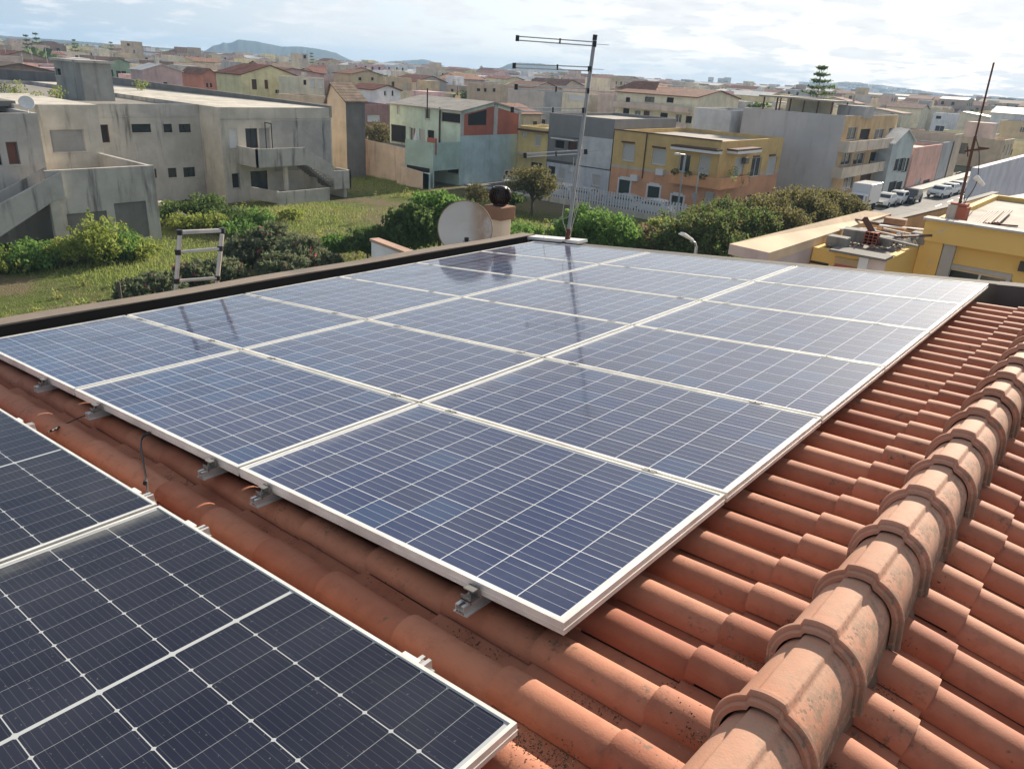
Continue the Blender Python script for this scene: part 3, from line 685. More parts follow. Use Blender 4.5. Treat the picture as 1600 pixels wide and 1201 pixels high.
def tree(name, x, y, h, cw, mat, label, cat='tree', group=None, seed=0, leaf=.13, dens=900, trunk_h=.35, z0=0, nclump=26, sq=.62, extra=None, elong=1.5):
    rr = random.Random(seed); root = empty(name, (x, y, z0), label, cat, group)
    cw *= .88; ch_ = h * (1 - trunk_h) * .80; cz = h * trunk_h + ch_ * .5; cl = []
    for _ in range(nclump):
        while True:
            dx, dy, dz = rr.uniform(-1, 1), rr.uniform(-1, 1), rr.uniform(-1, 1)
            if dx * dx + dy * dy + dz * dz < 1: break
        k = rr.uniform(.22, .38); cl.append((dx * cw * .36, dy * cw * .36, cz + dz * ch_ * .36, cw * k * .8, min(cw * k * .8, ch_ * k) * rr.uniform(.7, 1.1)))
    for _ in range(nclump // 2):
        a, e_ = rr.uniform(0, 6.28), rr.uniform(-.5, 1.3); k = rr.uniform(.10, .17)
        cl.append((math.cos(a) * math.cos(e_) * cw * .48, math.sin(a) * math.cos(e_) * cw * .48, cz + math.sin(e_) * ch_ * .48, cw * k, cw * k * .8))
    for _ in range(nclump * 2):                                 # loose sprigs breaking the outline
        a, e_ = rr.uniform(0, 6.28), rr.uniform(-.4, 1.45); k = rr.uniform(.03, .075); q = rr.uniform(.50, .66)
        cl.append((math.cos(a) * math.cos(e_) * cw * q, math.sin(a) * math.cos(e_) * cw * q, cz + math.sin(e_) * ch_ * q, cw * k, cw * k * rr.uniform(1, 1.8)))
    pts = crown_pts(cl, dens, seed + 1)
    leaves_obj('crown', pts, leaf, mat, root, seed=seed, extra=extra, elong=elong)
    m = MB(); tr = max(.05, h * .03); m.tube([(0, 0, -.1), (rr.uniform(-.1, .1), rr.uniform(-.1, .1), h * trunk_h), (rr.uniform(-.2, .2), 0, h * .62)], [tr, tr * .75, tr * .3], None, 9)
    for c in cl[:8]: m.tube([(0, 0, h * trunk_h * .8), (c[0] * .5, c[1] * .5, (h * trunk_h + c[2]) / 2), (c[0], c[1], c[2])], [tr * .5, tr * .3, tr * .1], None, 5, False)
    m.build('trunk', BARK, root); return root

# ---------------------------------------------------------------- buildings
def wall_face(mb, P, udir, ndir, L, z0, z1, holes, mat, depth=.16):
    """vertical wall from P along udir, outward normal ndir, holes = (u0, u1, za, zb)"""
    us = sorted({0, L, *[min(max(h[k], 0), L) for h in holes for k in (0, 1)]}); zs = sorted({z0, z1, *[min(max(h[k], z0), z1) for h in holes for k in (2, 3)]})
    pt = lambda u, z, d=0: (P[0] + udir[0] * u - ndir[0] * d, P[1] + udir[1] * u - ndir[1] * d, z)
    flip = (udir[0] * ndir[1] - udir[1] * ndir[0]) > 0
    def q(pts): mb.face(pts[::-1] if flip else pts, mat)
    for a, b in zip(us[:-1], us[1:]):
        for c, d in zip(zs[:-1], zs[1:]):
            um, zm = (a + b) / 2, (c + d) / 2
            if any(h[0] < um < h[1] and h[2] < zm < h[3] for h in holes): continue
            q([pt(a, c), pt(b, c), pt(b, d), pt(a, d)])
    for (a, b, c, d, *_) in holes:
        q([pt(a, c, depth), pt(b, c, depth), pt(b, c), pt(a, c)]); q([pt(a, d), pt(b, d), pt(b, d, depth), pt(a, d, depth)])
        q([pt(a, c), pt(a, d), pt(a, d, depth), pt(a, c, depth)]); q([pt(b, c, depth), pt(b, d, depth), pt(b, d), pt(b, c)])
WSTY = {'glass': (WHITE, GLASS), 'dark': (BROWN, DARK), 'shut': (WHITE, SHUT), 'green': (SHUT_G, SHUT_G), 'brown': (BROWN, BROWN), 'open': (CONC, DARK), 'darkframe': (BLACKP, GLASS), 'brick': None, 'grey': None}
def add_window(root, P, udir, ndir, h, depth, sill=True, off=(0, 0, 0)):
    a, b, c, d, sty = h; kind = 'door' if (d - c) > 1.9 and sty != 'brick' else 'window'
    if sty == 'brick': fm, pm = CONC_D, plain('old_rust_red', (.15, .06, .04), .8)
    elif sty == 'grey': fm, pm = CONC, plaster('cement_infill', (.24, .24, .235), .3)
    elif sty == 'white': fm, pm = WHITE, plain('white_panel', (.62, .62, .62), .6)
    else: fm, pm = WSTY[sty]
    w = .06; m = MB(); pt = lambda u, z, dd: (P[0] + udir[0] * u - ndir[0] * dd - off[0], P[1] + udir[1] * u - ndir[1] * dd - off[1], z - off[2])
    def slab(u0, u1, za, zb, d0, d1, mat):
        vs = [pt(u, z, dd) for dd in (d0, d1) for (u, z) in ((u0, za), (u1, za), (u1, zb), (u0, zb))]
        m.mesh(vs, [(0, 1, 2, 3), (7, 6, 5, 4), (0, 4, 5, 1), (1, 5, 6, 2), (2, 6, 7, 3), (3, 7, 4, 0)], mat)
    D = depth
    if (b - a) > .3:
        slab(a, a + w, c, d, D - .06, D + .03, fm); slab(b - w, b, c, d, D - .06, D + .03, fm); slab(a + w, b - w, d - w, d, D - .06, D + .03, fm); slab(a + w, b - w, c, c + w, D - .06, D + .03, fm)
        if sty in ('glass', 'darkframe') and b - a > .9:
            mid = (a + b) / 2; slab(mid - .03, mid + .03, c + w, d - w, D - .055, D + .03, fm)
        if sty in ('shut', 'green', 'brown'):
            k = int((d - c - 2 * w) / .09)
            for i in range(k): z = c + w + (d - c - 2 * w) * (i + .5) / k; slab(a + w, b - w, z - .03, z + .03, D - .035, D - .01, pm)
    slab(a + .01, b - .01, c + .01, d - .01, D, D + .05, pm)
    if sill and kind == 'window' and b - a > .3: slab(a - .06, b + .06, c - .05, c - .002, -.07, .02, CONC_W)
    return m.build(kind, None, root)
def building(name, label, cat, x0, x1, y0, y1, z1, mat, wins=(), roofm=None, par=.45, gable=None, over=.25, group=None, z0=0, depth=.16, chim=0, ntank=0, sill=True, roofc=None, seed=0, detail=True, mat_r=None):
    root = empty(name, (x0, y0, z0), label, cat, group); ox, oy, oz = x0, y0, z0; m = MB(); W_, D_ = x1 - x0, y1 - y0; ze = z1 - z0
    fh = {'F': [], 'R': []}
    for (fc, a, b, c, d, sty) in wins: fh[fc].append((a - (x0 if fc == 'F' else y0), b - (x0 if fc == 'F' else y0), c - z0, d - z0, sty))
    dp = depth
    wall_face(m, (0, 0), (1, 0), (0, -1), W_, 0, ze, fh['F'], mat, dp); wall_face(m, (W_, 0), (0, 1), (1, 0), D_, 0, ze, fh['R'], mat_r or mat, dp)
    wall_face(m, (0, D_), (1, 0), (0, 1), W_, 0, ze, [], mat); wall_face(m, (0, 0), (0, 1), (-1, 0), D_, 0, ze, [], mat)
    for fc, P, u_d, n_d in (('F', (0, 0), (1, 0), (0, -1)), ('R', (W_, 0), (0, 1), (1, 0))):
        for h in fh[fc]: add_window(root, P, u_d, n_d, h, dp, sill)
    rm = roofm or ROOF_GREY
    rf = MB()
    if gable is None:
        t_ = .22; zr = ze - par
        for (a, b, c, d) in ((0, W_, 0, t_), (0, W_, D_ - t_, D_), (0, t_, t_, D_ - t_), (W_ - t_, W_, t_, D_ - t_)):
            m.face([(a, c, ze), (b, c, ze), (b, d, ze), (a, d, ze)], mat)
        for (p, q) in (((t_, t_), (W_ - t_, t_)), ((W_ - t_, t_), (W_ - t_, D_ - t_)), ((W_ - t_, D_ - t_), (t_, D_ - t_)), ((t_, D_ - t_), (t_, t_))):
            m.face([(*q, zr), (*p, zr), (*p, ze), (*q, ze)], mat)
        rf.box(t_ + .002, W_ - t_ - .002, t_ + .002, D_ - t_ - .002, zr - .1, zr)
    else:
        ax, rise = gable[0], gable[1]; pos = gable[2] if len(gable) > 2 else .5
        o_ = over; th = .14
        if ax == 'x':   # ridge runs along x
            yr = D_ * pos
            for xx in (0, W_): m.face([(xx, 0, ze), (xx, D_, ze), (xx, yr, ze + rise)] if xx else [(xx, 0, ze), (xx, yr, ze + rise), (xx, D_, ze)], mat)
            s1, s2 = rise / max(yr, .01), rise / max(D_ - yr, .01)
            prof = [(-o_, ze - o_ * s1), (yr, ze + rise), (D_ + o_, ze - o_ * s2)]
            vs = [(xx, y, z + k) for xx in (-o_, W_ + o_) for k in (.004, th) for (y, z) in prof]
        else:
            xr_ = W_ * pos
            for yy in (0, D_): m.face([(0, yy, ze), (W_, yy, ze), (xr_, yy, ze + rise)] if yy == 0 else [(0, yy, ze), (xr_, yy, ze + rise), (W_, yy, ze)], mat)
            s1, s2 = rise / max(xr_, .01), rise / max(W_ - xr_, .01)
            prof = [(-o_, ze - o_ * s1), (xr_, ze + rise), (W_ + o_, ze - o_ * s2)]
            vs = [(x, yy, z + k) for yy in (-o_, D_ + o_) for k in (.004, th) for (x, z) in prof]
        rf.mesh(vs, [(0, 1, 4, 3), (1, 2, 5, 4), (6, 9, 10, 7), (7, 10, 11, 8), (0, 6, 7, 1), (1, 7, 8, 2), (3, 4, 10, 9), (4, 5, 11, 10), (0, 3, 9, 6), (2, 8, 11, 5)])
    LAST['r'] = root; m.build('wall', mat, root); rfo = rf.build('roof', rm, root)
    rr = random.Random(seed + int(abs(x0 * 7 + y0 * 13)))
    for k in range(chim):
        q = MB(); cx, cy = rr.uniform(.2, .8) * W_, rr.uniform(.2, .8) * D_; q.box(cx - .3, cx + .3, cy - .3, cy + .3, ze - .3, ze + rr.uniform(.7, 1.3) + (gable[1] if gable else 0)); q.box(cx - .38, cx + .38, cy - .38, cy + .38, ze + 1.3 + (gable[1] if gable else 0), ze + 1.4 + (gable[1] if gable else 0)); q.build('chimney', CONC_W, rfo)
    for k in range(ntank):
        q = MB(); cx, cy = rr.uniform(.2, .8) * W_, rr.uniform(.2, .8) * D_; q.tube([(cx - .6, cy, ze + .35), (cx + .6, cy, ze + .35)], .4, None, 14); q.box(cx - .5, cx + .5, cy - .3, cy + .3, ze - par, ze + .05); q.build('water_tank', WHITE, root)
    return root
ROOF_GREY = plaster('flat_roof_cement', (.20, .185, .165), .7); ROOF_PALE = plaster('pale_flat_roof', (.29, .265, .23), .6)
TILE_RED = roof_tiles('red_roof_tiles', (.22, .085, .062)); TILE_OLD = roof_tiles('old_brown_tiles', (.20, .15, .115)); TILE_OR = roof_tiles('orange_roof_tiles', (.26, .14, .10)); METAL = plaster('pale_sheet_roof', (.42, .415, .40), .3, .5)
ASB = plaster('corrugated_grey_sheet', (.25, .235, .21), .6)
def FW(Y, *rects):   # windows on a face y = Y, given by two opposite picture corners
    out = []
    for (a, b, c, d, sty) in rects:
        xa, za = RY(a, b, Y); xb, zb = RY(c, d, Y); out.append(('F', min(xa, xb), max(xa, xb), min(za, zb), max(za, zb), sty))
    return out
def RW(X, *rects):
    out = []
    for (a, b, c, d, sty) in rects:
        ya, za = RX(a, b, X); yb, zb = RX(c, d, X); out.append(('R', min(ya, yb), max(ya, yb), min(za, zb), max(za, zb), sty))
    return out

# ---- ground, field, streets
def ground_sheet(name, poly, z, mat, kind='structure', cat=None, label=None):
    m = MB(); m.face([(p[0], p[1], z) for p in poly]); o = m.build(name, mat, None, (poly[0][0], poly[0][1], z)); tag(o, label, cat, None, kind); return o
t = NT('dry_earth'); EARTH = t.done(t.mix(t.ramp(t.noise(.02, 8, .65), .4, .6), t.mix(t.noise(.3, 6), (.14, .12, .085), (.21, .18, .13)), (.07, .09, .045)), .95, 0, .1)
t = NT('field_grass'); n1 = t.noise(.11, 7, .62); n2 = t.noise(1.6, 7, .7); n3 = t.noise(9, 4, .7)
c_ = t.mix(t.ramp(n2, .3, .7), (.095, .125, .032), (.185, .205, .065)); c_ = t.mix(t.ramp(n1, .47, .56), c_, (.21, .17, .10)); c_ = t.mix(t.ramp(t.noise(.35, 6, .7), .56, .64), c_, (.22, .18, .12)); c_ = t.mix(t.ma('MULTIPLY', t.ramp(n1, .36, .46, 1, 0), .7), c_, (.13, .20, .035)); c_ = t.mix(t.ma('MULTIPLY', t.ramp(n3, .4, .7), .55), c_, (.05, .065, .022))
t.bump(t.ma('ADD', n2, n3), .9, .25); FIELD = t.done(c_, .95, 0, .1)
t = NT('asphalt'); ASPH = t.done(t.mix(t.ramp(t.noise(.4, 7, .6), .3, .7), (.13, .125, .12), (.19, .185, .175)), .9, 0, .2)
PAVE = plaster('pavement_concrete', (.33, .32, .30), .3)
ground_sheet('ground', [(-3590, -890), (1790, -890), (1790, 3290), (-3590, 3290)], -.02, EARTH)
ground_sheet('field', [(-110, -30), (-12, -30), (-12, 59.5), (-110, 59.5)], 0, FIELD)
ground_sheet('street', [(-120, 62.0), (-14.5, 62.0), (-14.5, 67.2), (-120, 67.2)], .004, ASPH)
m = MB(); m.face([(-23.5, 67.2, .004), (-14.5, 67.2, .004), (-14.5, 420, .004), (-23.5, 420, .004)]); tag(m.build('road', ASPH, None, (-23.5, 67.2, .004)), kind='structure')
m = MB(); m.box(-26.0, -24.2, 68, 420, -.01, .12); m.box(-13.9, -12.6, 66, 420, -.01, .12); tag(m.build('pavement', PAVE, None, (-26, 68, 0)), kind='structure')
m = MB(); m.box(-120, -27, 67.3, 68.3, -.01, .12); m.box(-120, -14.5, 60.9, 61.9, -.01, .12); tag(m.build('pavement', PAVE, None, (-120, 67, 0)), kind='structure')
m = MB()
for k in range(40): m.box(-19.05, -18.93, 70 + k * 6, 73 + k * 6, .002, .008)
tag(m.build('road_markings', WHITE, None, (-19, 70, 0)), kind='structure')

# ---- concrete building, far wing (B)
XB, XB2 = -63.8, -60.6
yP0, zP0 = RX(147, 161, XB); yP1, zP1 = RX(303, 165, XB); yP3, zP3 = RX(517, 171, XB2); ZB = 7.85
wB = RW(XB, (151, 195, 173, 223, 'dark'), (205, 194, 237, 207, 'darkframe'), (255, 194, 270, 207, 'darkframe'), (279, 194, 299, 207, 'darkframe'), (262, 263, 277, 277, 'darkframe'), (286, 262, 306, 276, 'darkframe'), (241, 264, 246, 278, 'darkframe'))
bB = building('concrete_building', 'long abandoned grey concrete building with flat roof and outside stair, across the field', 'building', -100, XB, yP0 - 6, yP1 + .4, ZB, CONC, wB, ROOF_GREY, .35)
yP2 = yP1 + .4
wB3 = RW(XB2, (357, 201, 372, 231, 'white'), (383, 201, 404, 231, 'darkframe'), (362, 271, 376, 294, 'open'), (391, 268, 420, 298, 'darkframe'), (404, 200, 424, 236, 'grey'))
def sub_block(root, name, x0, x1, y0, y1, z0, z1, mat, wins=()):
    """a wing of the same building, as parts of it"""
    L = root.location; m = MB(); fh = {'F': [], 'R': []}
    for (fc, a, b, c, d, sty) in wins: fh[fc].append((a - (x0 if fc == 'F' else y0), b - (x0 if fc == 'F' else y0), c, d, sty))
    P = (x0 - L.x, y0 - L.y); lz = L.z
    wall_face(m, P, (1, 0), (0, -1), x1 - x0, z0, z1, fh['F'], mat); wall_face(m, (x1 - L.x, y0 - L.y), (0, 1), (1, 0), y1 - y0, z0, z1, fh['R'], mat)
    wall_face(m, (P[0], y1 - L.y), (1, 0), (0, 1), x1 - x0, z0, z1, [], mat); wall_face(m, P, (0, 1), (-1, 0), y1 - y0, z0, z1, [], mat)
    m.face([(x0 - L.x, y0 - L.y, z1), (x1 - L.x, y0 - L.y, z1), (x1 - L.x, y1 - L.y, z1), (x0 - L.x, y1 - L.y, z1)], mat)
    o = m.build(name, mat, root)
    for fc, PP, ud, nd in (('F', P, (1, 0), (0, -1)), ('R', (x1 - L.x, y0 - L.y), (0, 1), (1, 0))):
        for h in fh[fc]:
            w_ = add_window(root, PP, ud, nd, h, .16)
    return o
sub_block(bB, 'east_wing', -99.9, XB2, yP2 + .01, yP3, 0, ZB - .02, CONC_W, wB3)
Lb = bB.location
ya_, zt_ = RX(424, 189, XB2); yb_, zb_ = RX(516, 189, XB2); m = MB(); m.box(XB2 + .001 - Lb.x, XB2 + .02 - Lb.x, ya_ - Lb.y, yP3 - .15 - Lb.y, 2.4, min(zt_, ZB - .5)); m.build('stained_render', plaster('stained_concrete', (.30, .29, .27), .95, dark=(.05, .05, .05)), bB)
m = MB(); m.box(XB2 + .001 - Lb.x, XB2 + .05 - Lb.x, yP2 + .05 - Lb.y, yP3 - .05 - Lb.y, ZB - 1.0, ZB - .93); m.box(XB + .001 - Lb.x, XB + .05 - Lb.x, -6 + yP0 - Lb.y + 6, yP1 - Lb.y, ZB - 1.0, ZB - .93); m.build('string_course', CONC, bB)
# raised dark parapet at the back of the roof, and roof stair tower
m = MB(); A1 = G(519, 171, 8.1); A2 = G(170, 125, 8.3); A3 = G(0, 113, 8.3)
for P_, Q_, h0, h1 in (((XB2, yP3 + .1), (A2[0], A2[1]), 8.0, 8.7), ((A2[0], A2[1]), (A3[0], A3[1]), 8.7, 8.7)):
    d = Vector((Q_[0] - P_[0], Q_[1] - P_[1], 0)).normalized(); n_ = Vector((-d.y, d.x, 0)) * .3
    v = [(P_[0], P_[1], ZB - .9), (Q_[0], Q_[1], ZB - .9), (Q_[0] + n_.x, Q_[1] + n_.y, ZB - .9), (P_[0] + n_.x, P_[1] + n_.y, ZB - .9), (P_[0], P_[1], h0), (Q_[0], Q_[1], h1), (Q_[0] + n_.x, Q_[1] + n_.y, h1), (P_[0] + n_.x, P_[1] + n_.y, h0)]
    m.mesh([(a - Lb.x, b - Lb.y, c) for a, b, c in v], [(0, 3, 2, 1), (4, 5, 6, 7), (0, 1, 5, 4), (1, 2, 6, 5), (2, 3, 7, 6), (3, 0, 4, 7)])
m.build('parapet', CONC_D, bB)
# roof slab behind to that parapet
m = MB(); m.prism([(XB2 - .3 - Lb.x, yP3 - .2 - Lb.y), (A2[0] - Lb.x, A2[1] - Lb.y), (A3[0] - Lb.x, A3[1] - Lb.y), (A3[0] - 12 - Lb.x, yP0 - 18 - Lb.y), (XB - 3 - Lb.x, yP0 - 18 - Lb.y), (XB - 3 - Lb.x, yP2 + .4 - Lb.y)], ZB - .9, ZB - .32); m.build('roof', ROOF_GREY, bB)
# stair tower: near vertical edge at px 125
XT = -72.0
ya, za = RX(125, 98, XT); yb, zb = RX(172, 97, XT); xl, _ = RY(83, 95, ya)
sub_block(bB, 'stair_tower', xl, XT, ya, yb, ZB - 1, za, plaster('tower_concrete', (.24, .245, .225), .6), FW(ya, (86, 106, 96, 119, 'open')))
m = MB(); m.box(xl - .25 - Lb.x, XT + .25 - Lb.x, ya - .25 - Lb.y, yb + .25 - Lb.y, za, za + .2); m.build('tower_slab', CONC, bB)
for (px, py, s_, lw) in ((222, 146, .8, 'bushy weed standing alone right of the stair tower'), (25, 157, .9, 'largest dry weed at the left end of the concrete roof'), (92, 158, .7, 'weed at the left foot of the stair tower'), (60, 161, .5, 'small weed midway along the concrete roof edge'), (121, 152, .6, 'weed directly in front of the stair tower'), (5, 150, .6, 'small weed at the far left of the concrete roof')):
    p = G(px, py, ZB - .3); tree('shrub', p[0], p[1], s_ * 1.9, s_ * 2.2, LEAF_Y, lw, 'shrub', 'weeds on the concrete roof', int(px), .09, 160, .05, float(p[2]), 10)

# balcony, outside stair
XS = -56.6
yA, zA = RX(383, 231, XB2)
ybc0, zbt = RX(382, 232, XS - .0); 
y_c, z_c = RX(432, 241, XS)
m = MB()
def pan(p, q, z0a, z1a, z0b, z1b, th=.16, mat=None):
    p, q = Vector((*p, 0)), Vector((*q, 0)); d = (q - p).normalized(); n_ = Vector((-d.y, d.x, 0)) * th
    v = [(p.x, p.y, z0a), (q.x, q.y, z0b), (q.x + n_.x, q.y + n_.y, z0b), (p.x + n_.x, p.y + n_.y, z0a), (p.x, p.y, z1a), (q.x, q.y, z1b), (q.x + n_.x, q.y + n_.y, z1b), (p.x + n_.x, p.y + n_.y, z1a)]
    m.mesh([(a - Lb.x, b - Lb.y, c) for a, b, c in v], [(0, 3, 2, 1), (4, 5, 6, 7), (0, 1, 5, 4), (1, 2, 6, 5), (2, 3, 7, 6), (3, 0, 4, 7)], mat)
yb0 = yP2 + .15 + 1.2; XBa = XB2 + 3.0
yq, zq = RX(440, 246, XBa); yr_, zr_ = RX(478, 250, XBa)
pan((XB2 + .01, yb0), (XBa, yb0), 3.25, 4.75, 3.25, 4.75)                    # near end of the balcony
pan((XBa, yb0), (XBa, yr_), 3.25, 4.75, 3.25, 4.75)                        # front
yl, zl = RX(522, 268, XBa); ye, _ = RX(548, 272, XBa)
pan((XBa, yr_), (XBa, yl), 3.25, 4.75, 1.9, 3.0)                            # stair parapet, descending
pan((XBa, yl), (XBa, ye), .9, 2.55, .9, 2.55); pan((XBa, ye), (XBa - 2.2, ye), .9, 2.55, .9, 2.55)
pan((XBa - 1.9, yr_ + 1.5), (XBa - 1.9, yl), 3.0, 4.4, 1.9, 3.0)
pan((XBa - .4, ye - .2), (XB2 + .05, ye - .2), 0, 1.5, 0, 1.5, .3)          # plinth under the landing
m.build('balcony_parapet', CONC, bB)
m = MB(); m.box(XB2 + .01 - Lb.x, XBa - .165 - Lb.x, yb0 + .17 - Lb.y, yr_ + 1.0 - Lb.y, 3.3, 3.55); m.build('balcony', CONC_W, bB)
m = MB(); ns = 12
for k in range(ns):
    y0_ = yr_ + (yl - yr_) * k / ns; z_ = 3.5 - (3.5 - 1.4) * (k + 1) / ns; m.box(XBa - 1.8 - Lb.x, XBa - .17 - Lb.x, y0_ - Lb.y, y0_ + (yl - yr_) / ns - Lb.y, z_ - .3, z_)
m.box(XBa - 1.8 - Lb.x, XBa - .17 - Lb.x, yl - Lb.y, ye - .17 - Lb.y, 1.1, 1.4); m.build('stair', CONC_D, bB)
m = MB(); y1_, _z = RX(446, 320, XBa); y2_, _z = RX(498, 310, XBa)
pan((XB2 + .01, yb0 + .9), (XBa + .3, yb0 + 1.6), .2, 1.25, .2, 1.25); pan((XBa + .3, yb0 + 1.6), (XBa + .3, yl - .8), 0, 1.15, 0, 1.15); m.build('terrace_parapet', CONC, bB)
m = MB(); xx = XBa - .9; m.box(xx - .2 - Lb.x, xx + .1 - Lb.x, yb0 + 3.2 - Lb.y, yb0 + 3.5 - Lb.y, 0, 3.3); m.build('pillar', CONC_W, bB); m = MB(); m.box(XB2 + .3 - Lb.x, xx - Lb.x, yl - 1.4 - Lb.y, yl - 1.2 - Lb.y, 0, 2.4); m.build('pillar', CONC_W, bB)
# window box of the balcony door: black open shutter frames
m = MB(); ys_, zs_ = RX(414, 201, XB2 + .05); y3_, z3_ = RX(425, 236, XB2 + .05)
for zz in (4.0, 6.55): m.box(XB2 - Lb.x + .02, XB2 - Lb.x + 1.0, ys_ - Lb.y, ys_ - Lb.y + .06, zz, zz + .07)
for xx in (.02, .95): m.box(XB2 - Lb.x + xx, XB2 - Lb.x + xx + .06, ys_ - Lb.y, ys_ - Lb.y + .06, 4.07, 6.55)
m.build('open_shutter_frame', BLACKP, bB)

# ---- concrete building, near wing with terrace (A)
XW1, XW2, XTR = -54.7, -58.5, -50.7
yA0, zA1 = RX(58, 177, XW1); y_, zW2 = RX(144, 164, XW2); yT0, zT = RX(70, 268, XTR); yT1, _ = RX(240, 261, XTR); yL, _ = RX(0, 178, XW1)
bA = building('concrete_building', 'near grey concrete building with terrace block and sloping stair wall, left edge', 'building', -75, XW1, yL - 8, yA0, zA1, CONC,
              RW(XW1, (8, 222, 33, 257, 'brick'), (-8, 226, 4, 258, 'open')), ROOF_GREY, .3)
La = bA.location
sub_block(bA, 'recessed_wing', -75, XW2, yA0 + .01, y_ + .35, 0, zW2, CONC_W, RW(XW2, (77, 203, 136, 237, 'grey')))
m = MB(); m.box(-66 - La.x, -59 - La.x, yA0 - 6 - La.y, yA0 + .3 - La.y, zA1 + .1, zA1 + .45); m.build('roof_slab', CONC_D, bA)
# terrace block
m = MB(); zt_ = zT
wall_face(m, (XTR - La.x, yT0 - La.y), (0, 1), (1, 0), yT1 - yT0, 0, zt_, [(.8, yT1 - yT0 - 3.4, 0, 2.2), (yT1 - yT0 - 2.9, yT1 - yT0 - .8, 0.2, 2.6)], CONC, .12)
m.box(XTR - .14 - La.x, XTR - .122 - La.x, yT0 + .5 - La.y, yT1 - .5 - La.y, 0, 3.0, CONC_D)
m.box(XTR - .25 - La.x, XTR - .002 - La.x, yT0 + .002 - La.y, yT1 - La.y, zt_ - .02, zt_ + .03, CONC_W)
m.box(XW2 - La.x, XTR - .25 - La.x, yT1 - .25 - La.y, yT1 - La.y, 0, zt_, CONC); m.box(XW2 - La.x, XTR - .26 - La.x, yT0 - La.y, yT1 - .26 - La.y, zt_ - 1.35, zt_ - 1.1, plaster('warm_floor', (.42, .35, .25), .4))
m.build('terrace', CONC, bA)
# stair wall going down to the left
m = MB(); ys0, zs0 = RX(70, 270, XTR + .3); ys1, zs1 = RX(-60, 352, XTR + .3); ys2, zs2 = RX(85, 305, XTR + .3); ys3, zs3 = RX(-60, 410, XTR + .3)
for xo in (0, -2.2):
    v = [(XTR + .3 + xo, ys0 + .9, zs0), (XTR + .3 + xo, ys1, zs1), (XTR + .3 + xo, ys3, zs3), (XTR + .3 + xo, ys2, zs2 - .3), (XTR + .3 + xo, ys0 + .9, zs2 - .3)]
    vv = [(a - La.x, b - La.y, c) for a, b, c in v] + [(a - .22 - La.x, b - La.y, c) for a, b, c in v]
    m.mesh(vv, [(0, 1, 2, 3, 4), (9, 8, 7, 6, 5), (0, 5, 6, 1), (1, 6, 7, 2), (2, 7, 8, 3), (3, 8, 9, 4), (4, 9, 5, 0)])
m.build('stair_wall', CONC, bA)
m = MB(); v = [(ys0 + .6, zs2 - .2), (ys3, zs3 + .1), (ys3, zs3 + .3), (ys0 + .6, zs2 + .2)]
m.mesh([(XTR + .08 - La.x, a - La.y, b) for a, b in v] + [(XTR - 1.9 - La.x, a - La.y, b) for a, b in v], [(0, 1, 2, 3), (7, 6, 5, 4), (0, 4, 5, 1), (1, 5, 6, 2), (2, 6, 7, 3), (3, 7, 4, 0)]); m.build('stair', CONC_D, bA)
m = MB(); m.box(XTR - .1 - La.x, XTR + .25 - La.x, ys2 - .3 - La.y, ys2 + .25 - La.y, 0, zs2); m.build('pillar', CONC_W, bA); m = MB(); m.box(XTR - 2.6 - La.x, XTR - 2.3 - La.x, ys2 - 2 - La.y, ys2 - 1.7 - La.y, 0, zs2 - 1); m.build('pillar', CONC_W, bA); m = MB(); m.box(XW1 + .02 - La.x, XW1 + .3 - La.x, yL - 8 - La.y, yA0 - La.y, 0, 2.3); m.build('low_wall', CONC_W, bA)
m = MB(); q = G(52, 170, zA1 + .4); m.lathe([(0, -.12), (.3, -.05), (.45, .08), (.44, .10), (.3, -.02), (0, -.08)], None, 20); m.xform(Matrix.Rotation(R(60), 4, Vector((.3, 1, 0)))); m.v = [(a + XW1 - .6 - La.x, b + yA0 - .3 - La.y, c + zA1 + .55) for a, b, c in m.v]
m.tube([(XW1 - .6 - La.x, yA0 - .3 - La.y, zA1 - .1), (XW1 - .6 - La.x, yA0 - .3 - La.y, zA1 + .5)], .03); m.build('roof_dish', WHITE, bA)
# low earth-coloured wall piece between the two wings
p1, p2 = G(246, 322, .9), G(300, 352, .3)
rt = empty('garden_wall', (p1[0], p1[1], 0), 'crumbling low cement wall between the two concrete buildings', 'wall')
m = MB(); Lm = rt.location.copy(); pts_ = [p1, p2]
d = Vector((p2[0] - p1[0], p2[1] - p1[1], 0)).normalized(); n_ = Vector((-d.y, d.x, 0)) * .3
v = [(0, 0, -.1), (p2[0] - p1[0], p2[1] - p1[1], -.1), (p2[0] - p1[0] + n_.x, p2[1] - p1[1] + n_.y, -.1), (n_.x, n_.y, -.1), (0, 0, 1.3), (p2[0] - p1[0], p2[1] - p1[1], .7), (p2[0] - p1[0] + n_.x, p2[1] - p1[1] + n_.y, .7), (n_.x, n_.y, 1.3)]
m.mesh(v, [(0, 3, 2, 1), (4, 5, 6, 7), (0, 1, 5, 4), (1, 2, 6, 5), (2, 3, 7, 6), (3, 0, 4, 7)]); m.build('wall', CONC_W, rt)

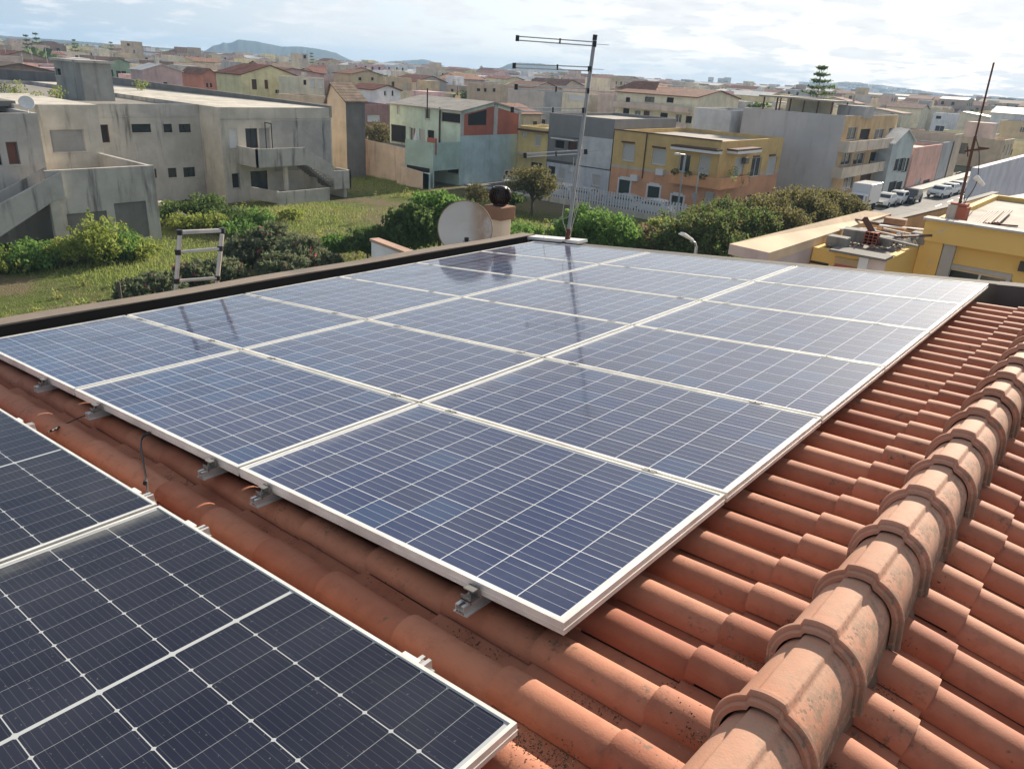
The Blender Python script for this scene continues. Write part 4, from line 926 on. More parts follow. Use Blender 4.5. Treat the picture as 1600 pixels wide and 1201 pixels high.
def two_tone(name, top, low, zs, band=None):
    t = NT(name); sx = t.node('ShaderNodeSeparateXYZ'); t.l.new(t.tc.outputs['Object'], sx.inputs[0])
    c = t.mix(t.ma('GREATER_THAN', sx.outputs[2], zs), low, top)
    if band: c = t.mix(t.ma('LESS_THAN', t.ma('ABSOLUTE', t.ma('SUBTRACT', sx.outputs[2], zs)), .14), c, band)
    a = t.noise(.7, 6, .6); b = t.noise(1.2, 5, .6, t.scaled((1.3, 1.3, .16)))
    c = t.mix(t.ramp(a, .3, .7, .25, 0), c, (.15, .12, .09)); c = t.mix(t.ramp(b, .55, .78, 0, .3), c, (.12, .10, .08)); return t.done(c, .9, 0, .2)
def proud(root, x0, x1, y0, y1, z0, z1, name, mat):
    m = MB(); L = root.location; m.box(x0 - L.x, x1 - L.x, y0 - L.y, y1 - L.y, z0 - L.z, z1 - L.z); return m.build(name, mat, root)

# ---- green three-storey house with raw gable
GX = -58.2
gy0, gz = RX(720, 174.5, GX); gy1, _ = RX(814, 178.6, GX); gx0, _ = RY(609, 156.5, gy0); pk, pz = RX(770.5, 161, GX)
GREEN = plaster('pale_green_render', (.45, .53, .42), .3); TEAL = plaster('blue_green_render', (.33, .42, .42), .25); TERG = plaster('grey_green_render', (.30, .39, .35), .35); PEACH = plaster('peach_render', (.52, .40, .30), .45)
gh = building('green_house', 'pale green three-storey house with bare red block gable and blue end wall', 'house', gx0, GX, gy0, gy1, gz, GREEN,
    FW(gy0, (620.5, 162, 625, 178, 'shut'), (664, 169, 671.5, 187, 'glass'), (690, 175, 719, 193, 'dark'), (702, 226, 713, 238, 'darkframe'), (699, 258, 716, 272, 'dark'), (611, 194, 634, 224, 'dark'), (640, 199, 649, 231, 'glass'), (655, 201, 664, 233, 'shut'), (668, 203, 678, 232, 'dark')),
    ASB, gable=('x', pz - gz, (pk - gy0) / (gy1 - gy0)), over=.3, mat_r=TEAL)
BRK = plaster('red_block', (.30, .10, .065), .3)
ya_, zlo = RX(728, 212, GX); yb_, zhi = RX(811, 176, GX); yv0, zv0 = RX(730, 196, GX); yv1, zv1 = RX(760, 178, GX)
L = gh.location
def gable_z(y): return gz + (pz - gz) * ((y - gy0) / (pk - gy0) if y < pk else (gy1 - y) / (gy1 - pk))
def gpoly(name, ys, zbot, cut, mat, dx):
    m = MB(); pts = [(ys[0], zbot)] + [(ys[-1], zbot)] + [(y, gable_z(y) - cut) for y in ys[::-1]]
    a = [(GX - L.x + .004, y - L.y, z) for y, z in pts]; b = [(GX - L.x + dx, y - L.y, z) for y, z in pts]; n_ = len(pts)
    m.mesh(a + b, [tuple(range(n_))[::-1], tuple(range(n_, 2 * n_))] + [(i, (i + 1) % n_, n_ + (i + 1) % n_, n_ + i) for i in range(n_)]); return m.build(name, mat, gh)
ymid0, _ = RX(771, 190, GX); ymid1, _ = RX(777, 190, GX); w_ = gy1 - gy0
gpoly('block_infill', [gy0 + .5, ymid0] if ymid0 < pk else [gy0 + .5, pk, ymid0], zlo, .35, BRK, .012); gpoly('block_infill', [ymid1, gy1 - .45] if ymid1 > pk else [ymid1, pk, gy1 - .45], zlo, .35, BRK, .012)
gpoly('gable_void', [yv0 + .1, yv1], zv0, .5, DARK, .02)
proud(gh, GX, GX + .06, gy0 + .001, gy0 + .48, zlo, gz, 'column', CONC); proud(gh, GX, GX + .06, gy1 - .43, gy1 - .001, 1.0, gz, 'column', CONC); proud(gh, GX, GX + .06, ymid0 + .01, ymid1 - .01, zlo, gz + .9, 'column', CONC)
m = MB(); x_, z_ = RY(687.5, 168, gy0 - .08); x2_, z2_ = RY(683.5, 268, gy0 - .08); m.tube([(x_ - L.x, -.1, z_), (x_ - L.x, -.1, z2_)], .09); m.build('drainpipe', BROWN, gh)
m = MB(); x_, z_ = RY(673, 160, gy0 - .08); m.tube([(x_ - L.x - .3, -.3, z_ - 1.6), (x_ - L.x - .3, -.3, z_ + 1.4)], .07); m.build('flue', DARK, gh)
# painted patch on the end wall
ya_, zb_ = RX(787, 279, GX); yb_, zt_ = RX(803, 264, GX); proud(gh, GX, GX + .012, ya_, yb_, zb_, zt_, 'painted_patch', plain('white_mural', (.62, .60, .58), .7))
for fy, fz, ry_, rz_ in ((.27, .62, .19, .24), (.72, .66, .15, .2), (.5, .2, .1, .1), (.02, .1, .05, .3)):
    m = MB(); n_ = 14; cy, cz = ya_ + (yb_ - ya_) * fy, zb_ + (zt_ - zb_) * fz; k = [(GX + .016 - L.x, cy - L.y + math.cos(6.283 * i / n_) * ry_ * (yb_ - ya_), cz + math.sin(6.283 * i / n_) * rz_ * (zt_ - zb_)) for i in range(n_)]
    m.mesh(k + [(a + .006, b, c) for a, b, c in k], [tuple(range(n_)), tuple(range(n_, 2 * n_))] + [(i, (i + 1) % n_, n_ + (i + 1) % n_, n_ + i) for i in range(n_)]); m.build('painted_spot', BLACKP, gh)
# terrace of the green house and the peach boundary wall
TY = gy0 - 4.2
tx0, tz0 = RY(633, 232, TY); tx1, tz1 = RY(677, 238, TY)
proud(gh, tx0, tx1, TY, TY + .2, 0, tz1 + .9, 'terrace_parapet', TERG); proud(gh, tx1 - .2, tx1 - .002, TY + .2, gy0 - .01, 1.8, tz1 + .9, 'terrace_parapet', TERG); proud(gh, gx0, tx1 - .21, TY + .21, gy0 - .01, tz1 - .5, tz1 - .3, 'terrace_floor', CONC_D)
xx_, z_ = RY(655, 260, TY); proud(gh, tx0 + .3, tx1 - .5, TY - .012, TY, .8, 2.0, 'garage_opening', DARK)
xx_, z_ = RY(668, 215, TY + .3); proud(gh, xx_, xx_ + 1.2, TY + .25, TY + .5, tz1 - .3, z_, 'brick_pier', BRK)
umb = empty('parasol', (RY(650, 215, TY + 1.5)[0], TY + 1.5, tz1 - .3), 'closed white parasol on the terrace of the green house', 'parasol')
m = MB(); m.lathe([(.03, 0), (.03, .5), (.42, .5), (.38, .7), (.12, 1.7), (.02, 2.1), (0, 2.15)], None, 12); m.build('canopy', WHITE, umb)
px0, pz0 = RY(567, 217.5, TY); px1, pz1 = RY(633, 232, TY)
pw = empty('boundary_wall', (px0, TY, 0), 'tall peach boundary wall left of the green house, stepping down at its right end', 'wall')
m = MB(); LL = px1 - px0 - .01; m.mesh([(0, 0, 0), (LL, 0, 0), (LL, .25, 0), (0, .25, 0), (0, 0, pz0), (LL, 0, pz1), (LL, .25, pz1), (0, .25, pz0)], [(0, 3, 2, 1), (4, 5, 6, 7), (0, 1, 5, 4), (1, 2, 6, 5), (2, 3, 7, 6), (3, 0, 4, 7)]); m.build('wall', PEACH, pw)
m = MB(); xe, ze_ = RY(670, 276, TY - 1.2); m.mesh([(LL + .02, -1.2, 0), (xe - px0, -1.2, 0), (xe - px0, -.95, 0), (LL + .02, -.95, 0), (LL + .02, -1.2, 2.0), (xe - px0, -1.2, 1.6), (xe - px0, -.95, 1.6), (LL + .02, -.95, 2.0)], [(0, 3, 2, 1), (4, 5, 6, 7), (0, 1, 5, 4), (1, 2, 6, 5), (2, 3, 7, 6), (3, 0, 4, 7)]); m.build('low_wall', PEACH, pw)
m = MB(); m.box(xe - px0 + .01, GX - px0, -1.2, -.95, 0, 1.7); m.build('low_wall', TEAL, pw)

# ---- the row along the street: narrow yellow, grey and white, yellow and orange
SY = 68.6
YEL = two_tone('yellow_over_orange', (.68, .47, .19), (.74, .38, .21), 3.35, (.58, .50, .38))
ex0, ez = RY(812, 196, SY); ex1, ez1 = RY(858, 206, SY)
e1 = building('yellow_house', 'narrow yellow house squeezed between the green house and the grey and white one', 'house', ex0, ex1 - .02, SY, SY + 12, ez, plaster('warm_yellow_render', (.55, .43, .19), .3),
    FW(SY, (836, 211, 844, 229, 'shut'), (816, 206, 823, 214, 'white'), (830, 253, 846, 270, 'darkframe')), ROOF_PALE, .3)
proud(e1, ex0 + .1, ex1 - .1, SY - .5, SY, ez - .5, ez - .3, 'cornice', BROWN); x_, z_ = RY(840, 236, SY); proud(e1, ex0 + .2, ex1 - .3, SY - .9, SY, z_ - .5, z_ - .35, 'balcony', CONC_W)
e2 = building('cream_house', 'cream upper storey set back above the narrow yellow house', 'house', ex0 - 1, ex1 + .6, SY + 12.1, SY + 20, RY(820, 183, SY + 12)[1], plaster('cream_render', (.55, .50, .38), .3), FW(SY + 12.1, (846, 186, 852, 194, 'dark')), ROOF_PALE, .3)
fx0, fz = RY(859, 178, SY); fx1, _ = RY(961, 190, SY)
FGW = two_tone('grey_over_white', (.25, .25, .245), (.62, .63, .64), RY(905, 258, SY)[1], (.10, .10, .10))
f1 = building('grey_house', 'house with dark grey render above and white render below, beside the yellow and orange building', 'house', fx0, fx1 - .02, SY, SY + 13, RY(905, 181, SY)[1], FGW,
    FW(SY, (868, 219, 881, 233, 'dark'), (888, 221, 901, 236, 'brown'), (857, 259, 866, 285, 'darkframe'), (872, 262, 882, 281, 'shut'), (889, 257, 896, 269, 'white'), (926, 272, 937, 292, 'shut')), ROOF_PALE, .3)
x_, z_ = RY(868, 212, SY); x2, z2 = RY(904, 218, SY); proud(f1, x_, x2, SY - .8, SY - .002, z2 - .02, z2 + .12, 'canopy', CONC_D); proud(f1, x_, x2, SY - .85, SY - .002, z2 - .16, z2 - .03, 'canopy_edge', WHITE)
x2, z2 = RY(906, 212, SY - .02); proud(f1, x2, fx1 - .02, SY - .03, SY, RY(905, 259, SY)[1] + .05, z2, 'render_patch', plaster('pale_grey_render', (.43, .43, .42), .2))
g0, gz_ = RY(961, 201, SY); g1, _ = RY(1128, 222, SY); gyb, _ = RX(1224, 222, g1)
gG = building('yellow_orange_building', 'two-storey corner building, yellow above and orange below, with flower balconies', 'building', g0, g1, SY, gyb, RY(1128, 221.5, SY)[1], YEL,
    FW(SY, (974, 225, 990, 253, 'shut'), (1020.5, 232, 1039, 259, 'shut'), (1063, 240, 1076, 270, 'glass'), (1094, 241, 1107, 273, 'shut'), (968, 280, 982.5, 304, 'green'), (1013, 290, 1029, 311, 'green'), (1050, 305, 1065, 328, 'green'), (1102, 299, 1114, 324, 'shut')) +
    RW(g1, (1150, 247, 1159, 280, 'shut'), (1176, 247, 1186, 275, 'glass'), (1201, 246, 1210, 272, 'shut'), (1167, 305, 1176, 317, 'glass'), (1194, 302, 1200, 315, 'brown')), ROOF_PALE, .4)
for (a, b, c, d) in ((968, 280, 982.5, 304), (1013, 290, 1029, 311), (1050, 305, 1065, 328)):
    xa, za = RY(a, b, SY); xb, zb = RY(c, d, SY); zb = min(zb, za - .2)
    for q in ((xa - .18, xa, zb, za), (xb, xb + .18, zb, za), (xa - .18, xb + .18, za, za + .2), (xa + .1, xb - .1, za + .201, za + .34)): proud(gG, q[0], q[1], SY - .04, SY - .002, q[2], q[3], 'window_surround', WHITE)
Lg = gG.location; ORG = plaster('orange_render', (.56, .28, .14), .3)
def front_slab(root, pxs, Y, dy, zc, th, name, mat):
    xa, _ = RY(pxs[0], pxs[1], Y); xb, _ = RY(pxs[2], pxs[3], Y); return proud(root, xa, xb, Y - dy, Y - .002, zc - th / 2, zc + th / 2, name, mat)
bx0, bz1 = RY(1046, 268, SY - 1.0); bx1, bz1b = RY(1128, 283, SY - 1.0); bzl = RY(1070, 289, SY - 1.0)[1]; bzt = RY(1070, 272, SY - 1.0)[1]
m = MB(); a0, a1, yy0 = bx0 - Lg.x, g1 + 1.0 - Lg.x, -1.0; ye = RX(1170, 280, g1 + 1.0)[0] - Lg.y
m.box(a0, a1, yy0, 0 - .002, bzl, bzl + .18); m.box(g1 - Lg.x + .002, a1, 0, ye, bzl, bzl + .18); m.box(a0, a1, yy0, yy0 + .12, bzl + .18, bzt); m.box(a0, a0 + .12, yy0 + .12, -.002, bzl + .18, bzt); m.box(a1 - .12, a1, yy0 + .12, ye, bzl + .18, bzt); m.box(g1 - Lg.x + .002, a1 - .12, ye - .12, ye, bzl + .18, bzt)
m.build('balcony', ORG, gG)
zt_ = RY(1088, 231, SY)[1]; xa, _ = RY(1052, 229, SY - .6); xb, _ = RY(1124, 240, SY - .6)
proud(gG, xa, xb, SY - 1.1, SY - .002, zt_ - .05, zt_ + .14, 'canopy', BROWN); proud(gG, xa, xb, SY - 1.15, SY - .002, zt_ - .28, zt_ - .06, 'canopy_edge', WHITE)
ya_, za_ = RX(1144, 242, g1 + .6); yb_, _ = RX(1181, 244, g1 + .6); proud(gG, g1 + .002, g1 + 1.1, ya_, yb_, zt_ - .05, zt_ + .14, 'canopy', BROWN); proud(gG, g1 + .002, g1 + 1.15, ya_, yb_, zt_ - .28, zt_ - .06, 'canopy_edge', WHITE)
for (px, py) in ((982, 223), (1030, 231)): x_, z_ = RY(px, py, SY); proud(gG, x_ - .75, x_ + .75, SY - .18, SY - .002, z_ - .05, z_ + .12, 'lintel', BROWN)
for (px, py) in ((1181, 245), (1206, 243)): y_, z_ = RX(px, py, g1); proud(gG, g1 + .002, g1 + .18, y_ - .7, y_ + .7, z_ - .05, z_ + .12, 'lintel', BROWN)
for (px, py) in ((1031, 269), (991, 278)): x_, z_ = RY(px, py, SY - .2); proud(gG, x_ - .42, x_ + .42, SY - .36, SY - .002, z_ - .3, z_ + .3, 'air_conditioner', WHITE)
y_, z_ = RX(1166, 251, g1 + .2); proud(gG, g1 + .002, g1 + .36, y_ - .4, y_ + .4, z_ - .3, z_ + .3, 'air_conditioner', plain('dark_ac', (.16, .15, .14), .5))
m = MB(); x_, z_ = RY(1012, 207, SY); z2_ = RY(1004, 279, SY)[1]; m.tube([(x_ - Lg.x, -.07, z_), (x_ - Lg.x, -.07, z2_)], .06); m.build('drainpipe', BROWN, gG)
proud(gG, g0 - .05, g1 + .05, SY - .08, SY - .002, gz_ - .02 - .12, gz_ - .02, 'cornice', BROWN)
for i, (px, py) in enumerate(((1055, 268), (1075, 272), (1098, 276))):
    x_, z_ = RY(px, py, SY - .95); pts = crown_pts([(x_, SY - .95, z_, .42, .3)], 900, i); o = leaves_obj('potted_plant', pts, .10, LEAF_D, None, (x_, SY - .95, z_ - .3), i); tag(o, f'trailing green balcony plant over the orange parapet, {["leftmost", "middle", "rightmost"][i]} of three', 'plant', 'plants along the front balcony')
for i, (px, py, s_) in enumerate(((1146, 270, .8), (1157, 283, .6), (1170, 276, .5))):
    y_, z_ = RX(px, py, g1 + .9); pts = crown_pts([(g1 + .9, y_, z_, s_ * .7, s_)], 500, i); o = leaves_obj('potted_plant', pts, .10, LEAF, None, (g1 + .9, y_, z_ - .8), i + 9); tag(o, f'{["tall bushy", "mid-size drooping", "small"][i]} plant on the side balcony of the corner building', 'plant', 'plants on the side balcony')

# ---- large blank-walled apartment block with balconies (J)
JY = 89.0
jx1, jz = RY(1322, 181, JY); jx0, _ = RY(1163, 163, JY); jyb, _ = RX(1404, 184, jx1)
MUST = plaster('ochre_render', (.47, .33, .18), .3)
jj = building('apartment_building', 'tall apartment block with a blank grey side wall and beige balconies over the street', 'building', jx0, jx1, JY, jyb, jz, plaster('blank_grey_render', (.44, .415, .39), .3, scale=.15),
    RW(jx1, (1326, 199, 1337, 218, 'glass'), (1345.5, 202, 1357, 219, 'dark'), (1368.5, 202, 1380, 218, 'glass'), (1390, 200, 1397, 216, 'glass'), (1317, 239, 1328, 257, 'glass'), (1335.5, 240, 1348.5, 256, 'glass'), (1361, 238, 1370, 254, 'dark'), (1381.5, 238, 1388, 253, 'brown'), (1320, 276, 1332, 295, 'glass'), (1345, 274, 1358, 292, 'brown'), (1370, 272, 1380, 292, 'glass')), ROOF_PALE, .3, mat_r=MUST)
for (pa, pb, pz_) in (((1322, 222), (1404, 214), 227), ((1312, 258), (1394, 254), 264)):
    ya_, _ = RX(pa[0], pa[1], jx1 + .8); yb_, _ = RX(pb[0], pb[1], jx1 + .8); zc = RX(1350, pz_, jx1 + 1.0)[1]
    segs = 3; Lj = jj.location
    m = MB(); 
    for k in range(segs):
        a_ = ya_ + (yb_ - ya_) * k / segs + .1; b_ = ya_ + (yb_ - ya_) * (k + 1) / segs - .1; m.box(jx1 + .002 - Lj.x, jx1 + 1.2 - Lj.x, a_ - Lj.y, b_ - Lj.y, zc - .6, zc - .45); m.box(jx1 + 1.08 - Lj.x, jx1 + 1.2 - Lj.x, a_ - Lj.y, b_ - Lj.y, zc - .45, zc + .55); m.box(jx1 + .002 - Lj.x, jx1 + 1.08 - Lj.x, a_ - Lj.y, a_ + .12 - Lj.y, zc - .45, zc + .55)
    m.build('balcony', plaster('beige_balcony', (.50, .42, .33), .3), jj)
vx0, vz0 = RY(1193, 163, JY + 2); vx1, _ = RY(1300, 168, JY + 2); vzt = RY(1250, 155, JY + 2)[1]
m = MB(); 
for k in range(6):
    xx = vx0 + (vx1 - vx0) * k / 5
    for yy in (JY + 2, JY + 7): m = MB(); m.box(xx - .07 - Lj.x, xx + .07 - Lj.x, yy - .07 - Lj.y, yy + .07 - Lj.y, jz - .3, vzt); m.build('veranda_post', BROWN, jj)
proud(jj, vx0 - .5, vx0 + (vx1 - vx0) * .55, JY + 1.4, JY + 7.5, vzt, vzt + .18, 'veranda_roof', ROOF_PALE); proud(jj, vx0 + (vx1 - vx0) * .57, vx1 + .5, JY + 1.2, JY + 7.5, vzt - .1, vzt + .08, 'veranda_roof', ROOF_PALE)
proud(jj, vx0 + 1, vx1 - 1.5, JY + 6.5, JY + 6.9, jz - .3, vzt - .1, 'veranda_wall', plaster('cream_render', (.55, .50, .38), .3)); proud(jj, vx1 - .5, vx1 + 2.6, JY + 5.5, JY + 9, jz - .3, vzt - .35, 'roof_room', CONC)

def sx_at(px, Y, z):   # x on the line (·, Y, z) that projects to column px
    t_ = (px - 800) / F_PX; a = MW[0] - t_ * MW[2]; return float(CAM[0] - (a[1] * (Y - CAM[1]) + a[2] * (z - CAM[2])) / a[0])
def sy_at(px, X, z):
    t_ = (px - 800) / F_PX; a = MW[0] - t_ * MW[2]; return float(CAM[1] - (a[0] * (X - CAM[0]) + a[2] * (z - CAM[2])) / a[1])
TAKEN = []
def hc(name, label, cat, cx, cy, lx_, rx_, z, mat, wf=(), wr=(), roofm=None, mind=6, maxd=26, **kw):
    p = G(cx, cy, z); x1, y0 = float(p[0]), float(p[1])
    x0 = sx_at(lx_, y0, z) if lx_ is not None else x1 - 9; y1 = sy_at(rx_, x1, z) if rx_ is not None else y0 + 10
    if x1 - x0 < 2 or x1 - x0 > maxd: x0 = x1 - (mind if x1 - x0 < 2 else maxd)
    if y1 - y0 < 2 or y1 - y0 > maxd: y1 = y0 + (mind if y1 - y0 < 2 and y1 > y0 else maxd)
    TAKEN.append((x0, x1, y0, y1))
    return building(name, label, cat, x0, x1, y0, y1, z, mat, FW(y0, *wf) + RW(x1, *wr), roofm, **kw)
C_ = lambda n, c, s=.3: plaster(n, c, s)
CREAM = C_('cream_render', (.55, .50, .38)); PALEY = C_('pale_yellow_render', (.58, .52, .31)); PINK = C_('pink_render', (.50, .35, .34)); ROSE = C_('rose_render', (.50, .39, .33)); TERRA = C_('terracotta_render', (.34, .17, .125))
OCH = C_('ochre_render2', (.45, .36, .24)); WHT = C_('white_render2', (.66, .65, .62)); SAGE = C_('sage_render', (.25, .33, .24)); GREY = C_('grey_render', (.33, .32, .31)); TAN = C_('tan_render', (.44, .35, .26)); LILAC = C_('lilac_grey_render', (.50, .48, .52), .15); ORNG = C_('bright_orange_render', (.56, .33, .10)); BRICK = C_('raw_brick', (.26, .175, .14), .5)
hc('yellow_house', 'pale yellow gabled house with red roof tiles, beyond the abandoned concrete building', 'house', 376, 117, 337, 466, 9.0, PALEY, (), ((393, 124, 402, 140, 'brown'), (413, 125, 419.5, 139, 'brown'), (430, 140, 440, 147, 'glass')), TILE_RED, gable=('x', 1.5), chim=1)
hc('pink_house', 'pink house with a white sheet gable roof, beyond the stair tower', 'house', 222, 110, 203, 284, 8.6, PINK, (), ((255, 128, 263, 135, 'glass'), (228, 130, 236, 137, 'darkframe')), METAL, gable=('x', 1.0), chim=1)
hc('green_house', 'sage green house with dark ribbon window, just right of the stair tower', 'house', 168, 97, 160, 202, 8.8, SAGE, (), ((168, 109, 178, 121, 'darkframe'), (181, 110, 199, 123, 'glass')), TILE_OLD, gable=('x', .8))
hc('terracotta_house', 'brick red house between the pink and the pale yellow gabled houses', 'house', 316, 116, 284, 338, 8.2, TERRA, (), ((322, 130, 326, 137, 'dark'), (328, 130, 332, 137, 'dark')), TILE_OR, gable=('x', .9))
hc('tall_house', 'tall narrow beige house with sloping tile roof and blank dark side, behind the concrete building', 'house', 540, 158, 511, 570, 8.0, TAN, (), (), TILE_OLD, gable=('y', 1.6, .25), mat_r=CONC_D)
hc('white_house', 'white and blue house under a maroon roof, left of the green three-storey house', 'house', 584, 141, 577, 626, 8.0, WHT, (), ((600, 142, 604, 150, 'glass'), (612, 141, 615, 150, 'dark')), TILE_RED, gable=('x', .7))
hc('maroon_house', 'dull maroon house with white ground floor window, behind the peach boundary wall', 'house', 562, 163, 556, 612, 6.2, C_('maroon_render', (.26, .15, .14)), (), ((574, 180, 594, 190, 'white'),), ROOF_GREY)
hc('beige_house', 'beige house with white shutters between the pale yellow gabled and the tall narrow house', 'house', 470, 121, 462, 506, 9.2, CREAM, (), ((474, 125, 479, 133, 'dark'), (484, 123, 492, 137, 'white'), (497, 124, 505, 138, 'white')), CONC_D, chim=1)
hc('rendered_house', 'low tan house with ragged parapet in front of the beige one with white shutters', 'house', 474, 150, 464, 512, 7.2, TAN, (), (), ROOF_GREY)
hc('apartment_building', 'tan apartment block rising above the skyline at the far left', 'building', 193, 64, 188, 222, 14.5, TAN, (), ((198, 68, 203, 72, 'dark'), (208, 78, 212, 84, 'glass')), ROOF_PALE)
hc('unfinished_building', 'long white and grey block with rooftop rooms, in front of the blue hill', 'building', 331, 81, 318, 385, 12.6, GREY, (), ((340, 90, 347, 96, 'dark'), (352, 91, 358, 96, 'dark'), (364, 92, 370, 97, 'glass')), ROOF_PALE)
hc('water_tower', 'square concrete tower standing above the roofs under the blue hill', 'tower', 471, 84, 468.5, 481, 13.2, CONC_W, (), ((474, 86, 479, 92, 'open'),), ROOF_GREY)
hc('ochre_house', 'long ochre house on the far side of town below the small blue hill', 'house', 549, 116, 544, 598, 9.4, OCH, (), ((560, 121, 565, 126, 'dark'), (580, 121, 584, 126, 'dark')), TILE_OR, gable=('x', .8))
hc('grey_building', 'blank dark grey building behind the green three-storey house', 'building', 850, 143, 794, 858, 8.6, GREY, (), (), ROOF_GREY, maxd=34)
hc('cream_house', 'cream terrace house with a dark window left of the antenna mast', 'house', 915, 148, 853, 920, 8.2, CREAM, ((863, 148, 870, 157, 'dark'), (888, 148, 912, 158, 'white')), (), ROOF_PALE, maxd=34)
hc('peach_building', 'plain peach building just right of the antenna mast', 'building', 960, 148, 935, 966, 8.6, ROSE, (), (), ROOF_PALE)
hc('cream_house', 'low cream house with small square windows behind the ridge of the green house', 'house', 782, 133, 730, 790, 8.8, TAN, ((745, 138, 750, 143, 'dark'), (756, 138, 760, 144, 'dark'), (770, 138, 774, 144, 'dark')), (), ROOF_GREY, maxd=34)
hc('brick_building', 'raw brick building at the end of the row right of the balcony block', 'building', 1437, 203, 1402, 1446, 5.4, BRICK, (), (), ROOF_PALE)
hc('white_house', 'white modern house with square windows in the right background', 'house', 1482, 178, 1459, 1500, 7.6, WHT, ((1463, 181, 1470, 186, 'darkframe'), (1462, 196, 1474, 206, 'glass')), (), ROOF_PALE)
hc('yellow_house', 'pale yellow flat-roofed house behind the leaning iron pole', 'house', 1556, 210, 1474, 1562, 4.6, PALEY, ((1490, 215, 1498, 226, 'shut'), (1515, 218, 1522, 228, 'shut')), (), ROOF_PALE, maxd=30)
hc('yellow_house', 'pale yellow house with a white roofed veranda at the right edge', 'house', 1606, 222, 1556, None, 4.4, PALEY, ((1570, 232, 1580, 243, 'dark'),), (), METAL, maxd=30)

# ---- pink banded apartment block behind
HY = 104.0
hx0, hz = RY(964, 150, HY); hx1, _ = RY(1088, 160, HY)
hz = RY(1020, 148, HY)[1]
ph = building('apartment_building', 'pink banded apartment block with long balconies and a red tiled attic', 'building', hx0, hx1, HY, HY + 14, hz, CREAM,
    FW(HY, (974, 143 + 26, 982, 184, 'dark'), (992, 172, 1000, 184, 'glass'), (1006, 173, 1014, 186, 'brown'), (1032, 176, 1042, 190, 'dark'), (1056, 178, 1064, 192, 'glass'), (1072, 181, 1080, 193, 'dark'), (978, 152, 984, 160, 'dark'), (1008, 151, 1022, 160, 'darkframe'), (1042, 152, 1052, 161, 'dark')), TILE_OR, gable=('x', 1.0))
Lh = ph.location
for (pa, pb) in ((163, 172), (190, 203)):
    zt_, zb_ = RY(1020, pa, HY - 1)[1], RY(1020, pb, HY - 1)[1]; proud(ph, hx0 - .5, hx1 - .5, HY - 1.2, HY - .002, zb_, zb_ + .18, 'balcony_slab', ROSE); proud(ph, hx0 - .5, hx1 - .5, HY - 1.2, HY - 1.05, zb_ + .18, zt_, 'balcony', ROSE)
ax0, az = RY(972, 139, HY + 4); ax1, _ = RY(1028, 142, HY + 4); proud(ph, ax0, ax1, HY + 3, HY + 9, hz, az, 'attic', CREAM)
m = MB(); zz = az - 0; m.mesh([(ax0 - .4 - Lh.x, 2.6, zz), (ax1 + .4 - Lh.x, 2.6, zz), (ax1 + .4 - Lh.x, 9.6, zz), (ax0 - .4 - Lh.x, 9.6, zz), (ax0 + 1 - Lh.x, 6, zz + 1.3), (ax1 - 1 - Lh.x, 6, zz + 1.3)], [(0, 1, 5, 4), (1, 2, 5), (2, 3, 4, 5), (3, 0, 4), (0, 3, 2, 1)]); m.build('attic_roof', TILE_OR, ph)
TAKEN += [(-110, -50, 0, 60), (gx0, GX, gy0, gy1), (-60, g1, SY, SY + 22), (jx0, jx1 + 2, JY, jyb), (hx0 - 2, hx1 + 2, HY - 2, HY + 15), (-40, -10, 55, 88)]
ix0, iz = RY(1087, 168, 88.); ix1, _ = RY(1144, 172, 88.)
building('grey_house', 'plain pale grey house behind the roof of the yellow and orange building', 'house', ix0, ix1, 88, 97, iz, C_('pale_grey_render', (.43, .43, .42), .2), (), ROOF_PALE); TAKEN.append((ix0, ix1, 88, 97))
building('cream_house', 'cream house with grey windows left of the blank grey side wall', 'house', ix1 + .3, jx0 - .3 if jx0 - .3 > ix1 + 3 else ix1 + 8, 100, 110, RY(1155, 158, 100)[1], CREAM, FW(100., (1139, 182, 1145, 194, 'glass'), (1157, 184, 1165, 195, 'glass')), ROOF_PALE)

# ---- houses on the near side of the street beyond the balcony block
KX = -26.2
def kh(name, label, pa, pb, z, mat, wr, roofm=ROOF_PALE, dep=9, **kw):
    y0 = sy_at(pa, KX, z); y1 = sy_at(pb, KX, z); TAKEN.append((KX - dep, KX, y0, y1))
    return building(name, label, 'house', KX - dep, KX, y0 + .03, y1 - .03, z, mat, RW(KX, *wr), roofm, **kw)
ky = sy_at(1396, KX, 6.0)
kh('grey_house', 'small grey gabled house with three tall windows, next to the balcony block', 1396, 1429, 6.2, C_('blue_grey_render', (.36, .39, .38)), ((1399, 249, 1403, 266, 'darkframe'), (1406, 248, 1410, 267, 'darkframe'), (1413, 248, 1417, 268, 'darkframe'), (1390, 285, 1397, 303, 'dark'), (1401, 285, 1406, 303, 'dark')), METAL, gable=('x', 1.6))
kh('pink_house', 'single-storey pink street house with white canopy above its doors', 1430, 1474, 5.4, C_('salmon_render', (.56, .33, .26)), ((1432, 280, 1436, 292, 'shut'), (1443, 282, 1448, 300, 'brown'), (1464, 276, 1469, 295, 'brown')))
kh('grey_house', 'grey street house with a dark door right after the pink one', 1475, 1492, 5.6, GREY, ((1479, 279, 1483, 292, 'dark'),))
kh('beige_house', 'beige street house at the end of the visible row', 1493, 1506, 6.6, TAN, ((1496, 270, 1499, 280, 'dark'),), BRICK)

